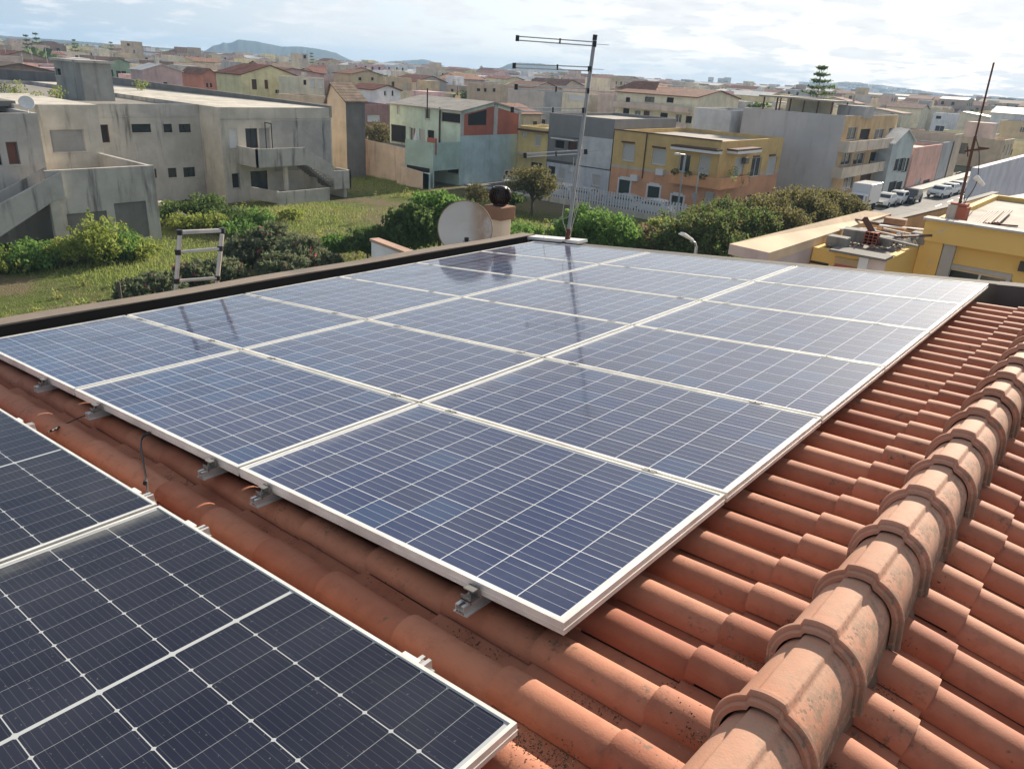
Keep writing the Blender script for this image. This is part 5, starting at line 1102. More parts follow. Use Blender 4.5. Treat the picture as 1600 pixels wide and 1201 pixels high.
# ---- neighbours close by on the right
YB0, YBz = 26.2, 8.3
yx0, _ = RY(1447, 343, YB0); yzt = RY(1447, 343, YB0)[1]; yzf = RY(1452, 377, YB0)[1]
YLW = NT('peeling_yellow_paint'); yn = YLW.ramp(YLW.noise(.9, 8, .7, YLW.scaled((1, 1, .8), (4.2, 1, .3))), .60, .64)
YLWM = YLW.done(YLW.mix(yn, YLW.mix(YLW.noise(.8, 5), (.72, .47, .14), (.80, .54, .19)), (.52, .47, .42)), .85, 0, .25)
yb_ = building('yellow_building', 'flat-roofed yellow house with peeling paint and a grey framed window, nearest neighbour on the right', 'house', yx0 + .12, 9.5, YB0 + .35, 37, yzt - .02, YLWM,
    FW(YB0 + .35, (1481, 419, 1572, 470, 'glass')), ROOF_PALE, .18, depth=.22)
proud(yb_, yx0, 9.6, YB0, YB0 + .348, yzf, yzt, 'fascia', YLWM); proud(yb_, yx0 - .08, 9.7, YB0 - .1, YB0 + .5, yzt + .002, yzt + .07, 'coping', CONC)
xa, _ = RY(1450, 400, YB0); xb, _ = RY(1465, 400, YB0); proud(yb_, xa + .35, xb + .42, YB0 + .12, YB0 + .345, 0, yzf - .01, 'pillar', CONC); proud(yb_, yx0, xa + .33, YB0 + .05, YB0 + .345, 0, yzf - .01, 'pillar', YLWM)
x_, z_ = RY(1600, 416, YB0 + .35); proud(yb_, x_ - .12, x_ + .4, YB0 + .2, YB0 + .345, z_ - .15, z_ + .15, 'meter_box', BLACKP)
zr = yzt - .2
xa, za = RY(1481, 417, YB0 + .35); xb, _ = RY(1574, 431, YB0 + .35); FR_ = plain('window_surround', (.42, .40, .38), .7)
proud(yb_, xa - .12, xb + .12, YB0 + .29, YB0 + .348, za, za + .13, 'window_surround', FR_); proud(yb_, xa - .12, xa, YB0 + .29, YB0 + .348, za - 1.6, za - .002, 'window_surround', FR_); proud(yb_, xb, xb + .12, YB0 + .29, YB0 + .348, za - 1.6, za - .002, 'window_surround', FR_)
def onz(px, py, z): return G(px, py, z)
pr = G(1492, 347, zr + .05)
pier = empty('brick_pier', (pr[0], pr[1], zr), 'short brick and cement pier on the yellow roof, holding the leaning iron pole', 'pier')
m = MB(); m.box(-.28, .0, -.26, .26, 0, .62, CONC); m.box(.0, .30, -.26, .26, 0, .58, BRK); m.box(-.24, .26, -.2, .2, .58, .68, BRK); m.build('shaft', None, pier)
pt_ = Vector((pr[0], pr[1], zr + .6)); D_ = math.hypot(pt_.x - CAM[0], pt_.y - CAM[1])
def atd(px, py, dd=0): return Vector(AT(px, py, D_ + dd))
pole = empty('iron_pole', pt_, 'tall rusty iron pole leaning above the yellow roof, with cables and a small cross bracket', 'pole')
RUST = plain('rusty_iron', (.11, .05, .035), .85, .1, .3)
m = MB(); p0, p1, p2 = Vector((0, 0, -.2)), atd(1524, 213) - pt_, atd(1553, 98) - pt_; m.tube([p0, p1], .045, None, 10); m.tube([p1 - (p1 - p0) * .05, p2], .028, None, 10); m.build('shaft', RUST, pole)
m = MB(); a_, b_ = atd(1507, 236) - pt_, atd(1543, 232) - pt_; m.tube([a_, b_], .035, None, 8); m.tube([atd(1512, 228) - pt_, atd(1512, 245) - pt_], .02, None, 8); m.box(b_.x - .25, b_.x + .05, b_.y - .02, b_.y + .02, b_.z - .02, b_.z + .03); m.build('bracket', RUST, pole)
m = MB()
m.tube(hang([p1, atd(1530, 240) - pt_, atd(1526, 285) - pt_, atd(1510, 312) - pt_, Vector((.15, 0, .05))]), .014, None, 6); m.tube(hang([atd(1518, 232) - pt_, atd(1508, 280) - pt_, atd(1502, 318) - pt_, Vector((.1, .1, 0))]), .012, None, 6)
m.tube(hang([Vector((.1, 0, .1)), atd(1500, 312) - pt_, atd(1507, 304) - pt_, atd(1506, 325) - pt_, Vector((.25, 0, .1))]), .012, None, 6); m.build('cable', CABLE, pole)
m = MB(); c_ = atd(1524, 276) - pt_; m.tube([c_, c_ + Vector((.3, .1, -.25))], [.09, .05], None, 10); m.tube([atd(1516, 276) - pt_, atd(1494, 328) - pt_], .012, None, 6); m.build('lamp', WHITE, pole)
# stack of rusty tubes and odds on the yellow roof
q0 = G(1523, 350, zr + .1)
tubes_g = 'rusty tubes lying on the yellow roof'
for k in range(9):
    a_ = G(1522 + k * 4.6, 351 - k * .3, zr + .1 + .04 * (k % 3)); b_ = G(1545 + k * 4.4, 331 - k * .2, zr + .12 + .05 * (k % 2)); m = MB(); m.tube([Vector(a_) - Vector(a_), Vector(b_) - Vector(a_)], .045, None, 8)
    o = m.build('steel_tube', plain('rust_tube', (.20, .12, .09), .8, .1, .3)); o.location = a_; tag(o, ['leftmost', 'second', 'third', 'fourth', 'fifth (middle)', 'sixth', 'seventh', 'eighth', 'rightmost'][k] + ' rusty tube in the pile on the yellow roof, counted from the left', 'tube', tubes_g)
for k, (p, q, lb) in enumerate((((1527, 348), (1590, 353), 'long thin iron rod lying right of the tube pile'), ((1503, 346), (1518, 330), 'short brown plank lying between the brick pier and the tube pile'))):
    a_, b_ = G(*p, zr + .04), G(*q, zr + .04); m = MB(); m.bar((0, 0, 0), Vector(b_) - Vector(a_), .08, .05); o = m.build('plank' if k else 'iron_rod', RUST); o.location = a_; tag(o, lb, 'plank' if k else 'rod')

# the lower roof full of rubble, its beige sheet roof and front walls
bz = 8.0
c0, c1, c2, c3 = G(1140, 381, bz), G(1202, 395, 7.72), G(1393, 334, 7.72), G(1352, 329, bz)
br = empty('shed', (c0[0], c0[1], 0), 'low shed with a smooth beige sloping roof, just beyond the far edge of the panels', 'shed')
BEI = plaster('beige_membrane', (.50, .38, .26), .12)
m = MB(); O_ = Vector((c0[0], c0[1], 0)); tp = [Vector(c) - O_ for c in (c0, c1, c2, c3)]; lo = [p - Vector((0, 0, .28)) for p in tp]
m.mesh(tp, [(0, 1, 2, 3)], BEI); m.mesh(tp + lo, [(7, 6, 5, 4), (1, 5, 6, 2), (2, 6, 7, 3), (3, 7, 4, 0)], BEI); m.mesh(tp + lo, [(0, 4, 5, 1)], plaster('pinkish_fascia', (.42, .34, .32), .2)); m.build('roof', None, br)
m = MB(); ps = [(p.x * .98 + .02, p.y) for p in tp]; m.prism([(tp[0].x + .05, tp[0].y + .1), (tp[1].x - .02, tp[1].y + .1), (tp[2].x - .02, tp[2].y - .1), (tp[3].x + .05, tp[3].y - .1)], 0, 7.5); m.build('wall', plaster('pinkish_fascia', (.42, .34, .32), .2), br)
RZ = 7.45; SYF = float(G(1310, 393, 7.45)[1])
sx0 = float(c1[0]) + .05; sx1 = yx0 - .02
rs_ = building('outbuilding', 'low outbuilding with a rubble covered roof between the beige shed and the yellow house', 'outbuilding', sx0, sx1, SYF, YB0 + .3, RZ, YLWM, (), ROOF_GREY, .08)
xa, za = RY(1306, 402, SYF); xb, _ = RY(1352, 408, SYF); proud(rs_, xa, xb, SYF - .06, SYF - .002, 0, RZ - .15, 'patched_wall', plaster('stained_render', (.40, .30, .17), .9))
xa2, _ = RY(1300, 389, SYF); xb2, _ = RY(1440, 397, SYF); proud(rs_, xa2, min(xb2, sx1), SYF - .25, SYF + .6, RZ + .002, RZ + .07, 'roof_edge', CONC_D)
xa3, _ = RY(1347, 395, SYF); xb3, _ = RY(1362, 395, SYF); proud(rs_, xa3, xb3, SYF - .16, SYF - .002, 0, RZ - .01, 'pillar', WHT); proud(rs_, xb3 + .002, sx1 - .01, SYF - .07, SYF - .002, 0, RZ - .03, 'side_wall', plaster('pinkish_wall', (.50, .42, .38), .2))
x_, z_ = RY(1282, 411, SYF); proud(rs_, x_ - .3, x_ + .25, SYF - .05, SYF - .003, z_ - .04, z_ + .03, 'old_bracket', BLACKP)
xr0, zr0 = RY(1322, 418, SYF - .07); proud(rs_, xr0 - .35, xr0 + .35, SYF - .075, SYF - .0605, zr0 - .35, zr0 + .06, 'red_patch', plain('faded_red_paint', (.40, .10, .07), .8))
gi = 'rubble on the outbuilding roof'; BLK = plaster('cement_block', (.20, .19, .17), .8)
def block(px, py, w, d, h, mat, label, cat='block', name='concrete_block', rz=0, z=RZ + .02, br_=True):
    p = G(px, py, z); m = MB(); m.box(-w / 2, w / 2, -d / 2, d / 2, 0, h); o = m.build(name, mat); o.location = (p[0], p[1], z); o.rotation_euler = (0, 0, rz); tag(o, label, cat, gi)
    if br_: bevel(o, .02)
    return o
block(1308, 384, .62, .45, .30, BLK, 'grey cement block at the left end of the rubble')
block(1335, 376, .75, .6, .38, BLK, 'largest grey cement block, second from the left in the rubble', rz=.2)
block(1376, 383, .62, .36, .30, BLK, 'cement block directly right of the hollow brick')
block(1434, 380, .45, .5, .36, BLK, 'cement block against the yellow house')
block(1395, 363, .7, .5, .50, C_('brown_board', (.24, .15, .10), .4), 'upright brown wooden crate in the rubble', 'crate', 'crate', .1)
block(1352, 364, 1.5, .7, .12, CONC_D, 'flat dark slab lying across the rubble', 'slab', 'slab', .15)
# hollow brick with its cells
p = G(1359, 383, RZ + .02); hb = empty('hollow_brick', (p[0], p[1], RZ + .02), 'hollow red clay brick standing on end in the rubble', 'brick', gi)
m = MB()
for i in range(4): m.box(-.2 + i * .13, -.18 + i * .13, -.12, .12, .002, .42)
for j in range(5): m.box(-.2, .21, -.119, .119, j * .1, .02 + j * .1)
m.build('body', BRK, hb); m = MB(); m.box(-.17, .2, .05, .1, .02, .4); m.build('core', DARK, hb)
a_, b_ = Vector(G(1376, 372, RZ + .3)), Vector(AT(1351, 341, math.hypot(*(G(1376, 372, RZ + .3)[:2] - CAM[:2])) + .6)); m = MB(); m.bar((0, 0, -.2), b_ - a_, .13, .13); o = m.build('beam', RUST); o.location = a_; tag(o, 'dark rusty beam sticking up out of the rubble', 'beam', gi)
rr = random.Random(5)
for k, (px, py, ln, an, mt, lb) in enumerate(((1385, 362, 1.6, 2.7, TAN, 'pale board lying on top of the rubble'), (1420, 357, 1.9, .5, WHT, 'white plank propped at the back of the rubble'), (1425, 363, 1.8, .45, CONC_W, 'beige plank in front of the white plank'), (1415, 370, 1.5, .2, BROWN, 'brown plank among the rubble'), (1405, 378, 1.2, 2.9, CONC_D, 'dark board beside the crumpled plastic'), (1338, 360, 1.2, .3, WHT, 'white pipe behind the cement blocks'), (1380, 352, 2.2, .15, RUST, 'long rusty bar at the back of the rubble'))):
    p = G(px, py, RZ + .3); m = MB(); m.bar((-ln / 2, 0, -.05), (ln / 2, .1, .08 * rr.uniform(-1, 1.5)), .14, .05); o = m.build('plank', mt); o.location = (p[0], p[1], RZ + .25 + .02 * k); o.rotation_euler = (rr.uniform(-.1, .1), rr.uniform(-.12, .12), an); tag(o, lb, 'plank', gi)
p = G(1403, 377, RZ + .1); m = MB(); rs2 = np.random.RandomState(4)
for k in range(60):
    c_ = Vector((rs2.normal(0, .22), rs2.normal(0, .2), abs(rs2.normal(.1, .12)))); d_ = [c_ + Vector(rs2.uniform(-.11, .11, 3)) for _ in range(4)]; m.mesh(d_, [(0, 1, 2), (0, 2, 3), (0, 3, 1), (1, 3, 2)], WHITE if k % 3 else plain('dark_plastic', (.03, .045, .04), .3))
o = m.build('plastic_sheet', None); o.location = (p[0], p[1], RZ + .02); tag(o, 'crumpled white and dark plastic sheeting in the rubble', 'plastic', gi)
# small rubble bits
m = MB()
for _ in range(260):
    px, py = rr.uniform(1290, 1440), rr.uniform(352, 392); p = G(px, py, RZ + .03)
    if not (sx0 + .2 < p[0] < sx1 and SYF + .3 < p[1] < YB0 - .5): continue
    s_ = rr.uniform(.03, .12); c_ = Vector(p); d_ = [c_ + Vector((rr.uniform(-s_, s_), rr.uniform(-s_, s_), rr.uniform(-.02, s_))) for _ in range(5)]; m.mesh(d_, [(0, 1, 2), (0, 2, 3), (0, 3, 4), (0, 4, 1), (1, 3, 2)])
o = m.build('rubble', plaster('rubble_mix', (.26, .20, .16), .7)); tag(o, 'broken cement, tile and brick bits scattered over the outbuilding roof', 'rubble', None, 'stuff')
# beyond: long beige parapet walls and the pale sheet roof
def wallrun(name, label, pts, th, h0, mat, cope=None):
    o0 = Vector((pts[0][0], pts[0][1], 0)); root = empty(name, o0, label, 'wall'); m = MB(); k_ = MB()
    for a_, b_ in zip(pts[:-1], pts[1:]):
        d = Vector((b_[0] - a_[0], b_[1] - a_[1], 0)).normalized(); n_ = Vector((-d.y, d.x, 0)) * th
        for (mm, za0, za1, zb0, zb1, e_) in ((m, h0, a_[2], h0, b_[2], 0), (k_, a_[2] + .002, a_[2] + .06, b_[2] + .002, b_[2] + .06, .03)):
            e1 = Vector((n_.x, n_.y, 0)).normalized() * e_
            A_, B_ = Vector((a_[0], a_[1], 0)) - o0 - e1, Vector((b_[0], b_[1], 0)) - o0 - e1; N_ = n_ + e1 * 2
            v = [A_ + Vector((0, 0, za0)), B_ + Vector((0, 0, zb0)), B_ + N_ + Vector((0, 0, zb0)), A_ + N_ + Vector((0, 0, za0)), A_ + Vector((0, 0, za1)), B_ + Vector((0, 0, zb1)), B_ + N_ + Vector((0, 0, zb1)), A_ + N_ + Vector((0, 0, za1))]
            mm.mesh(v, [(0, 3, 2, 1), (4, 5, 6, 7), (0, 1, 5, 4), (1, 2, 6, 5), (2, 3, 7, 6), (3, 0, 4, 7)])
    m.build('wall', mat, root)
    if cope: k_.build('coping', cope, root)
    return root
wz = 7.6
b1 = [G(1370, 352, wz), G(1480, 325, wz), G(1560, 302, wz)]
wallrun('garden_wall', 'long beige parapet wall between the rubble roof and the street', b1, .25, 0, BEI, CONC_D)
e0, e1_, e2_, e3_ = G(1500, 319, 7.3), G(1640, 296, 7.3), G(1660, 335, 7.3), G(1512, 330, 7.3)
psr = empty('shed', (e0[0], e0[1], 0), 'large shed with pale sheet roof behind the yellow building', 'shed'); O_ = Vector((e0[0], e0[1], 0))
m = MB(); m.prism([((c - np.array(O_))[0], (c - np.array(O_))[1]) for c in (e0, e1_, e2_, e3_)], 7.15, 7.3); m.build('roof', plaster('pale_sheet_roof2', (.46, .42, .36), .4), psr)
m = MB(); m.prism([((c - np.array(O_))[0] * .99 + .03, (c - np.array(O_))[1] * .99 + .05) for c in (e0, e1_, e2_, e3_)], 0, 7.148); m.build('wall', CONC_D, psr)
LX = -9.5; ly0, lz = RX(1531, 263, LX); ly1, lz1 = RX(1600, 247, LX)
lb = building('side_wall', 'tall blank lilac-grey wall on the right side of the street', 'wall', LX - .5, LX, ly0, ly0 + 30, lz, LILAC, (), METAL, par=.02)

# street lamp, light poles, post
l0_ = Vector(G(1068, 374, 8.0)); arm = Vector(G(1088, 385, 7.75))
lamp = empty('street_lamp', (arm.x, arm.y, 0), 'curved street lamp with white head, just beyond the back edge of the panels', 'street lamp')
m = MB(); m.tube([(0, 0, 0), (0, 0, 7.5), (0, 0, 7.75)], [.06, .045, .04], None, 12); m.build('post', STEEL, lamp)
d_ = l0_ - arm; m = MB(); m.tube([(0, 0, 7.74), Vector((0, 0, 7.78)) + d_ * .15 + Vector((0, 0, .05)), Vector((0, 0, 7.75)) + d_ * .45 + Vector((0, 0, .06))], .03, None, 10); m.build('arm', STEEL, lamp)
m = MB(); h_ = Matrix.Translation(Vector((0, 0, 7.75)) + d_ * .8 + Vector((0, 0, .08))) @ d_.to_track_quat('X', 'Z').to_matrix().to_4x4()
m.mesh([(-.32, -.05, 0), (-.32, .05, 0), (.30, .11, 0), (.30, -.11, 0), (-.30, -.04, .06), (-.30, .04, .06), (.22, .08, .09), (.22, -.08, .09)], [(0, 1, 2, 3), (7, 6, 5, 4), (0, 4, 5, 1), (1, 5, 6, 2), (2, 6, 7, 3), (3, 7, 4, 0)]); m.xform(h_); bevel(m.build('lamp_head', WHITE, lamp), .02)
for i, (px, py, pt, hd) in enumerate(((1056, 345, 241, 1), (1082, 338, 258, 0))):
    p = G(px, py, 0); o_ = empty('light_pole' if i == 0 else 'utility_pole', (p[0], p[1], 0), ['white street light pole in front of the yellow and orange building', 'grey utility pole with meter box, right of the white light pole'][i], 'pole')
    d = ray(px + 6, pt); zt_ = float(CAM[2] + d[2] * math.hypot(p[0] - CAM[0], p[1] - CAM[1]) / math.hypot(d[0], d[1]))
    m = MB(); m.tube([(0, 0, 0), (0, 0, zt_)], [.10, .06], None, 10); m.build('post', STEEL if i == 0 else CONC, o_)
    m = MB()
    if i == 0: m.tube([(0, 0, zt_), (.1, -1.2, zt_ + .1)], .05, None, 8); m.box(-.15, .15, -1.7, -1.1, zt_ + .05, zt_ + .2); m.build('lamp_head', WHITE, o_)
    else: m.box(-.5, .5, -.05, .05, zt_ - .3, zt_ - .2); m.box(-.2, .2, -.3, -.08, 1.6, 2.2); m.build('cross_arm', STEEL, o_)
p = G(187, 462, 0.4)
p = Vector((G(187, 455, 1.0))); wp_ = MB(); wp_.tube([(0, 0, -.2), (.03, 0, 1.5)], .07, None, 7); o = wp_.build('wooden_post', plain('old_wood', (.09, .075, .06), .95)); o.location = (p.x, p.y, 0); tag(o, 'weathered wooden post standing alone in the field near the parapet', 'post')

# palisade fence on a low wall
FY = 60.6
fx_0, _ = RY(848, 290, FY); fx_1, _ = RY(1075, 330, FY)
fn = empty('palisade_fence', (fx_0, FY, 0), 'white palisade fence along the street in front of the parked cars', 'fence')
m = MB(); m.box(0, fx_1 - fx_0, -.12, .12, 0, .55); m.build('low_wall', CONC_W, fn)
m = MB(); nn_ = int((fx_1 - fx_0) / .30)
for k in range(nn_): x_ = .1 + k * .30; m.box(x_, x_ + .15, -.03, .03, .56, 1.95 + .0)
m.box(0, fx_1 - fx_0, .032, .07, .8, .88); m.box(0, fx_1 - fx_0, .032, .07, 1.6, 1.68); m.build('palings', plain('white_paling', (.60, .61, .64), .6), fn)

# ---------------------------------------------------------------- cars and truck
def car_proto(name, paint, L=4.2, Wd=1.75, Hh=1.48, van=False):
    root = empty(name); w = Wd / 2
    prof = [(-L / 2, .42), (-L / 2 + .04, .72), (-L / 2 + .18, .88), (-L * .24, 1.0), (-L * .10, Hh - .06), (L * .05, Hh), (L * .28, Hh - .06), (L * .42, 1.02), (L / 2 - .06, .95), (L / 2, .55), (L / 2 - .03, .35), (-L / 2 + .05, .32)]
    def wid(x, z): return w * (1 - .17 * max(0, (z - .92) / (Hh - .92))) * (1 - .10 * max(0, (abs(x) - L * .36) / (L * .14)))
    m = MB(); n_ = len(prof)
    ring = lambda k: [(x, s * wid(x, z) * (1 if 0 < abs(s) else 0), z) for x, z in prof for s in (k,)]
    a, b, c_, d_ = ring(-1), ring(1), [(x, y * .9, z + .015) for x, y, z in ring(-1)], [(x, y * .9, z + .015) for x, y, z in ring(1)]
    m.mesh(a + c_ + d_ + b, [(i + n_ * k, (i + 1) % n_ + n_ * k, (i + 1) % n_ + n_ * (k + 1), i + n_ * (k + 1)) for k in range(3) for i in range(n_)], None, True)
    ca = [(x * .2, -w * .98, .7 + (z - .7) * .2) for x, z in prof]; cb = [(x, -y, z) for x, y, z in ca]
    m.mesh(a + ca, [(i, n_ + i, n_ + (i + 1) % n_, (i + 1) % n_) for i in range(n_)] + [tuple(range(n_, 2 * n_))[::-1]]); m.mesh(b + cb, [((i + 1) % n_, n_ + (i + 1) % n_, n_ + i, i) for i in range(n_)] + [tuple(range(n_, 2 * n_))])
    m.build('body', paint, root)
    g = MB()
    for s in (-1, 1):   # side glass
        gp = [(-L * .20, 1.0), (-L * .09, Hh - .13), (L * .06, Hh - .09), (L * .25, Hh - .14), (L * .34, 1.02)]
        v = [(x, s * (wid(x, z) + .012), z) for x, z in gp]; g.mesh(v + [(x, y * .96, z) for x, y, z in v], [tuple(range(5)) if s < 0 else tuple(range(5))[::-1]])
    def scr(x0, z0, x1, z1, dx):
        v = [(x0 + dx, -wid(x0, z0) * .86, z0 + .02), (x0 + dx, wid(x0, z0) * .86, z0 + .02), (x1 + dx, wid(x1, z1) * .84, z1), (x1 + dx, -wid(x1, z1) * .84, z1)]; g.mesh(v, [(0, 1, 2, 3) if dx > 0 else (0, 3, 2, 1)])
    scr(-L * .24, 1.01, -L * .11, Hh - .10, -.03); scr(L * .42, 1.03, L * .29, Hh - .10, .03)
    g.build('windows', glassy('car_glass', (.02, .025, .03)), root)
    for sx in (-L * .31, L * .31):
        for s in (-1, 1):
            q = MB(); q.tube([(sx, s * (w - .2), .32), (sx, s * (w + .005), .32)], .32, plain('tyre', (.02, .02, .02), .9), 16); q.tube([(sx, s * (w), .32), (sx, s * (w + .02), .32)], .19, STEEL, 12); q.build('wheel', None, root)
    for s in (-1, 1):
        q = MB(); q.box(-L / 2 - .005, -L / 2 + .14, s * w * .62 - .16, s * w * .62 + .16, .66, .80); q.build('headlight', plain('lamp_lens', (.7, .7, .68), .2), root)
        q = MB(); q.box(L / 2 - .12, L / 2 + .005, s * w * .66 - .13, s * w * .66 + .13, .72, .88); q.build('tail_light', plain('tail_lens', (.35, .02, .02), .3), root)
    q = MB(); q.box(-L / 2 - .008, -L / 2 + .1, -.35, .35, .45, .62); q.build('grille', BLACKP, root)
    return root
PW, PB_, PS = plain('white_car_paint', (.72, .72, .71), .25, 0, .04), plain('black_car_paint', (.02, .022, .028), .2, 0, .04), plain('silver_car_paint', (.45, .46, .48), .3, .3, .04)
def place_car(o, px, py, rz, label, grp):
    p = G(px, py, 0); o.location = (p[0], p[1], .01); o.rotation_euler = (0, 0, rz); tag(o, label, 'car', grp)
cars = 'cars parked along the street'
w1 = car_proto('parked_car', PW); k1 = car_proto('parked_car', PB_, 4.3, 1.8, 1.6); s1 = car_proto('parked_car', PS, 4.1, 1.7, 1.5)
place_car(w1, 1381, 322, R(90), 'white car parked right behind the box truck', cars)
place_car(copy_tree(w1), 1401, 318, R(91), 'white car between the first white car and the dark car', cars)
place_car(k1, 1421, 316, R(90), 'dark car parked on the street, facing the camera', cars)
place_car(copy_tree(w1), 1467, 308, R(80), 'white saloon farther up the street by the pink house, nearest of three', cars)
place_car(copy_tree(w1), 1481, 304, R(85), 'white car behind the white saloon by the pink house', cars)
place_car(s1, 1493, 301, R(85), 'silver car farthest up the street', cars)
for i, (px, py, src) in enumerate(((877, 291, w1), (910, 297, s1), (975, 312, s1), (1020, 319, w1))):
    o = copy_tree(src); X_, Z_ = RY(px, py, 63.6); o.location = (X_, 63.6, .01); o.rotation_euler = (0, 0, R(2)); tag(o, ['white car behind the fence in front of the grey and white house', 'silver car behind the fence, left of the antenna mast foot', 'silver car behind the fence below the orange wall, left of the white van-like car', 'white car behind the fence in front of the green ground floor shutters'][i], 'car', 'cars parked behind the palisade fence')
# box truck
p = G(1345, 328, 0); tr_ = empty('box_truck', (p[0], p[1], 0), 'white box truck parked at the street corner behind the dark trees', 'truck'); tr_.rotation_euler = (0, 0, R(90)); tr_.scale = (.88, .88, .88)
m = MB(); m.box(-1.6, 3.0, -1.1, 1.1, .9, 3.3); bevel(m.build('cargo_box', PW, tr_), .04)
m = MB(); m.mesh([(x, s * 1.0, z) for s in (-1, 1) for x, z in ((-3.3, .45), (-3.35, 1.2), (-2.9, 2.15), (-1.65, 2.25), (-1.65, .45))], [(0, 1, 2, 3, 4), (9, 8, 7, 6, 5), (0, 5, 6, 1), (1, 6, 7, 2), (2, 7, 8, 3), (3, 8, 9, 4), (4, 9, 5, 0)]); m.build('cab', PW, tr_)
m = MB(); m.mesh([(-3.33, -.85, 1.3), (-3.33, .85, 1.3), (-2.95, .8, 2.08), (-2.95, -.8, 2.08)], [(0, 1, 2, 3)]); m.v = [(a - .03, b, c) for a, b, c in m.v]; m.box(-2.9, -2.1, 1.0, 1.01, 1.3, 2.0); m.box(-2.9, -2.1, -1.01, -1.0, 1.3, 2.0); m.build('windscreen', glassy('car_glass'), tr_)
for sx in (-2.6, 1.7):
    for s in (-1, 1): q = MB(); q.tube([(sx, s * .75, .42), (sx, s * 1.03, .42)], .42, plain('tyre', (.02, .02, .02), .9), 16); q.build('wheel', None, tr_)
m = MB(); m.box(-3.2, 2.9, -.4, .4, .5, .88); m.build('chassis', BLACKP, tr_)
for s in (-1, 1):
    q = MB(); q.box(-3.37, -3.30, s * .7 - .18, s * .7 + .18, .7, .88); q.build('headlight', plain('lamp_lens', (.7, .7, .68), .2), tr_)

# ---------------------------------------------------------------- vegetation
def T_(name, px, py, h, cw, mat, label, **kw):
    p = G(px, py, h * .97); return tree(name, float(p[0]), float(p[1]), h, cw, mat, label, **kw)
cg = 'dark trees between the field and the street'
CIT = (LEAF_O, .35)
T_('tree', 1108, 324, 4.8, 6.2, LEAF_D, 'broad dark tree directly behind the curved street lamp', group=cg, seed=1, dens=420, extra=CIT)
T_('tree', 1150, 312, 5.0, 6.2, LEAF_D, 'dark rounded tree in front of the side wall of the corner building', group=cg, seed=2, dens=420, extra=CIT)
T_('tree', 1196, 306, 5.0, 6.5, LEAF_O, 'brownish green tree in the middle of the dark row, above the beige shed', group=cg, seed=3, dens=420, extra=CIT)
T_('tree', 1250, 294, 5.2, 6.5, LEAF_O, 'olive green tree in front of the blank grey wall', group=cg, seed=4, dens=420, extra=CIT)
T_('tree', 1300, 293, 5.0, 6.0, LEAF_O, 'rightmost yellowish tree of the dark row, beside the box truck', group=cg, seed=5, dens=420, extra=CIT)
T_('tree', 1222, 322, 4.2, 5.0, LEAF_D, 'low dark tree in front of the olive green one', group=cg, seed=6, dens=420, extra=CIT)
T_('tree', 1075, 350, 3.8, 5.0, LEAF_D, 'dark bushy tree left of the curved street lamp', group=cg, seed=7, dens=420, extra=CIT)
mg = 'leafy trees behind the antenna mast'
T_('tree', 925, 322, 4.6, 4.2, LEAF, 'bright green leafy tree right behind the foot of the antenna mast', group=mg, seed=8, dens=520)
T_('tree', 965, 334, 4.2, 3.8, LEAF, 'bright green leafy tree right of the antenna mast', group=mg, seed=9, dens=520)
T_('tree', 1008, 352, 3.4, 3.8, LEAF_B, 'brownish bush between the bright green trees and the lamp', group=mg, seed=10, dens=520)
T_('tree', 895, 345, 3.8, 3.0, LEAF, 'small bright green tree left of the mast foot', group=mg, seed=11, dens=520)
T_('shrub', 1042, 340, 2.2, 3.0, LEAF_Y, 'light green shrub below the white light pole', cat='shrub', seed=12, dens=420)
lg = 'leafy trees behind the satellite dish'
T_('tree', 688, 298, 4.8, 4.4, LEAF, 'tall glossy green tree directly behind the satellite dish', group=lg, seed=13, dens=620, leaf=.16)
T_('tree', 722, 310, 4.4, 3.2, LEAF, 'green tree between the dish tree and the turbine cowl', group=lg, seed=14, dens=620, leaf=.16)
T_('tree', 650, 318, 4.2, 3.8, LEAF_D, 'dark green tree left of the tall glossy one', group=lg, seed=15, dens=620, leaf=.15)
T_('tree', 618, 345, 3.0, 3.4, LEAF_D, 'low dark green bushy tree behind the white wall end', group=lg, seed=16, dens=620)
T_('shrub', 575, 356, 2.4, 3.2, LEAF_D, 'dark shrub left of the white wall end', cat='shrub', seed=17, dens=520)
T_('shrub', 527, 368, 1.6, 2.6, LEAF, 'low green shrub at the edge of the dark shrubs', cat='shrub', seed=18, dens=420)
T_('shrub', 655, 297, 3.6, 1.6, LEAF, 'slim top of a green bush in front of the blue-green wall', cat='shrub', seed=19, dens=520)
T_('shrub', 746, 285, 3.0, 2.2, LEAF_O, 'wispy light shrub against the blue-green end wall', cat='shrub', seed=20, dens=200)
T_('tree', 836, 258, 4.6, 4.6, LEAF_O, 'olive coloured feathery tree in front of the narrow yellow house', seed=21, dens=330)
T_('shrub', 797, 300, 1.8, 2.8, LEAF_D, 'dark shrub at the foot of the blue-green end wall', cat='shrub', seed=22, dens=300)
T_('tree', 590, 190, 5.2, 5.0, LEAF_O, 'olive brown tree beside the tall narrow beige house', seed=23, dens=330, extra=(LEAF_B, .3))
T_('shrub', 560, 212, 4.0, 3.5, LEAF_B, 'brown climbing shrub on top of the peach wall left end', cat='shrub', seed=24, dens=330)
T_('shrub', 812, 352, 1.6, 4.0, LEAF, 'grassy green shrub right of the chimney', cat='shrub', seed=25, dens=260)
T_('shrub', 855, 356, 1.4, 3.0, LEAF_Y, 'pale green shrub in front of the mast trees', cat='shrub', seed=26, dens=260)
bg_ = 'weeds and bushes round the concrete buildings'
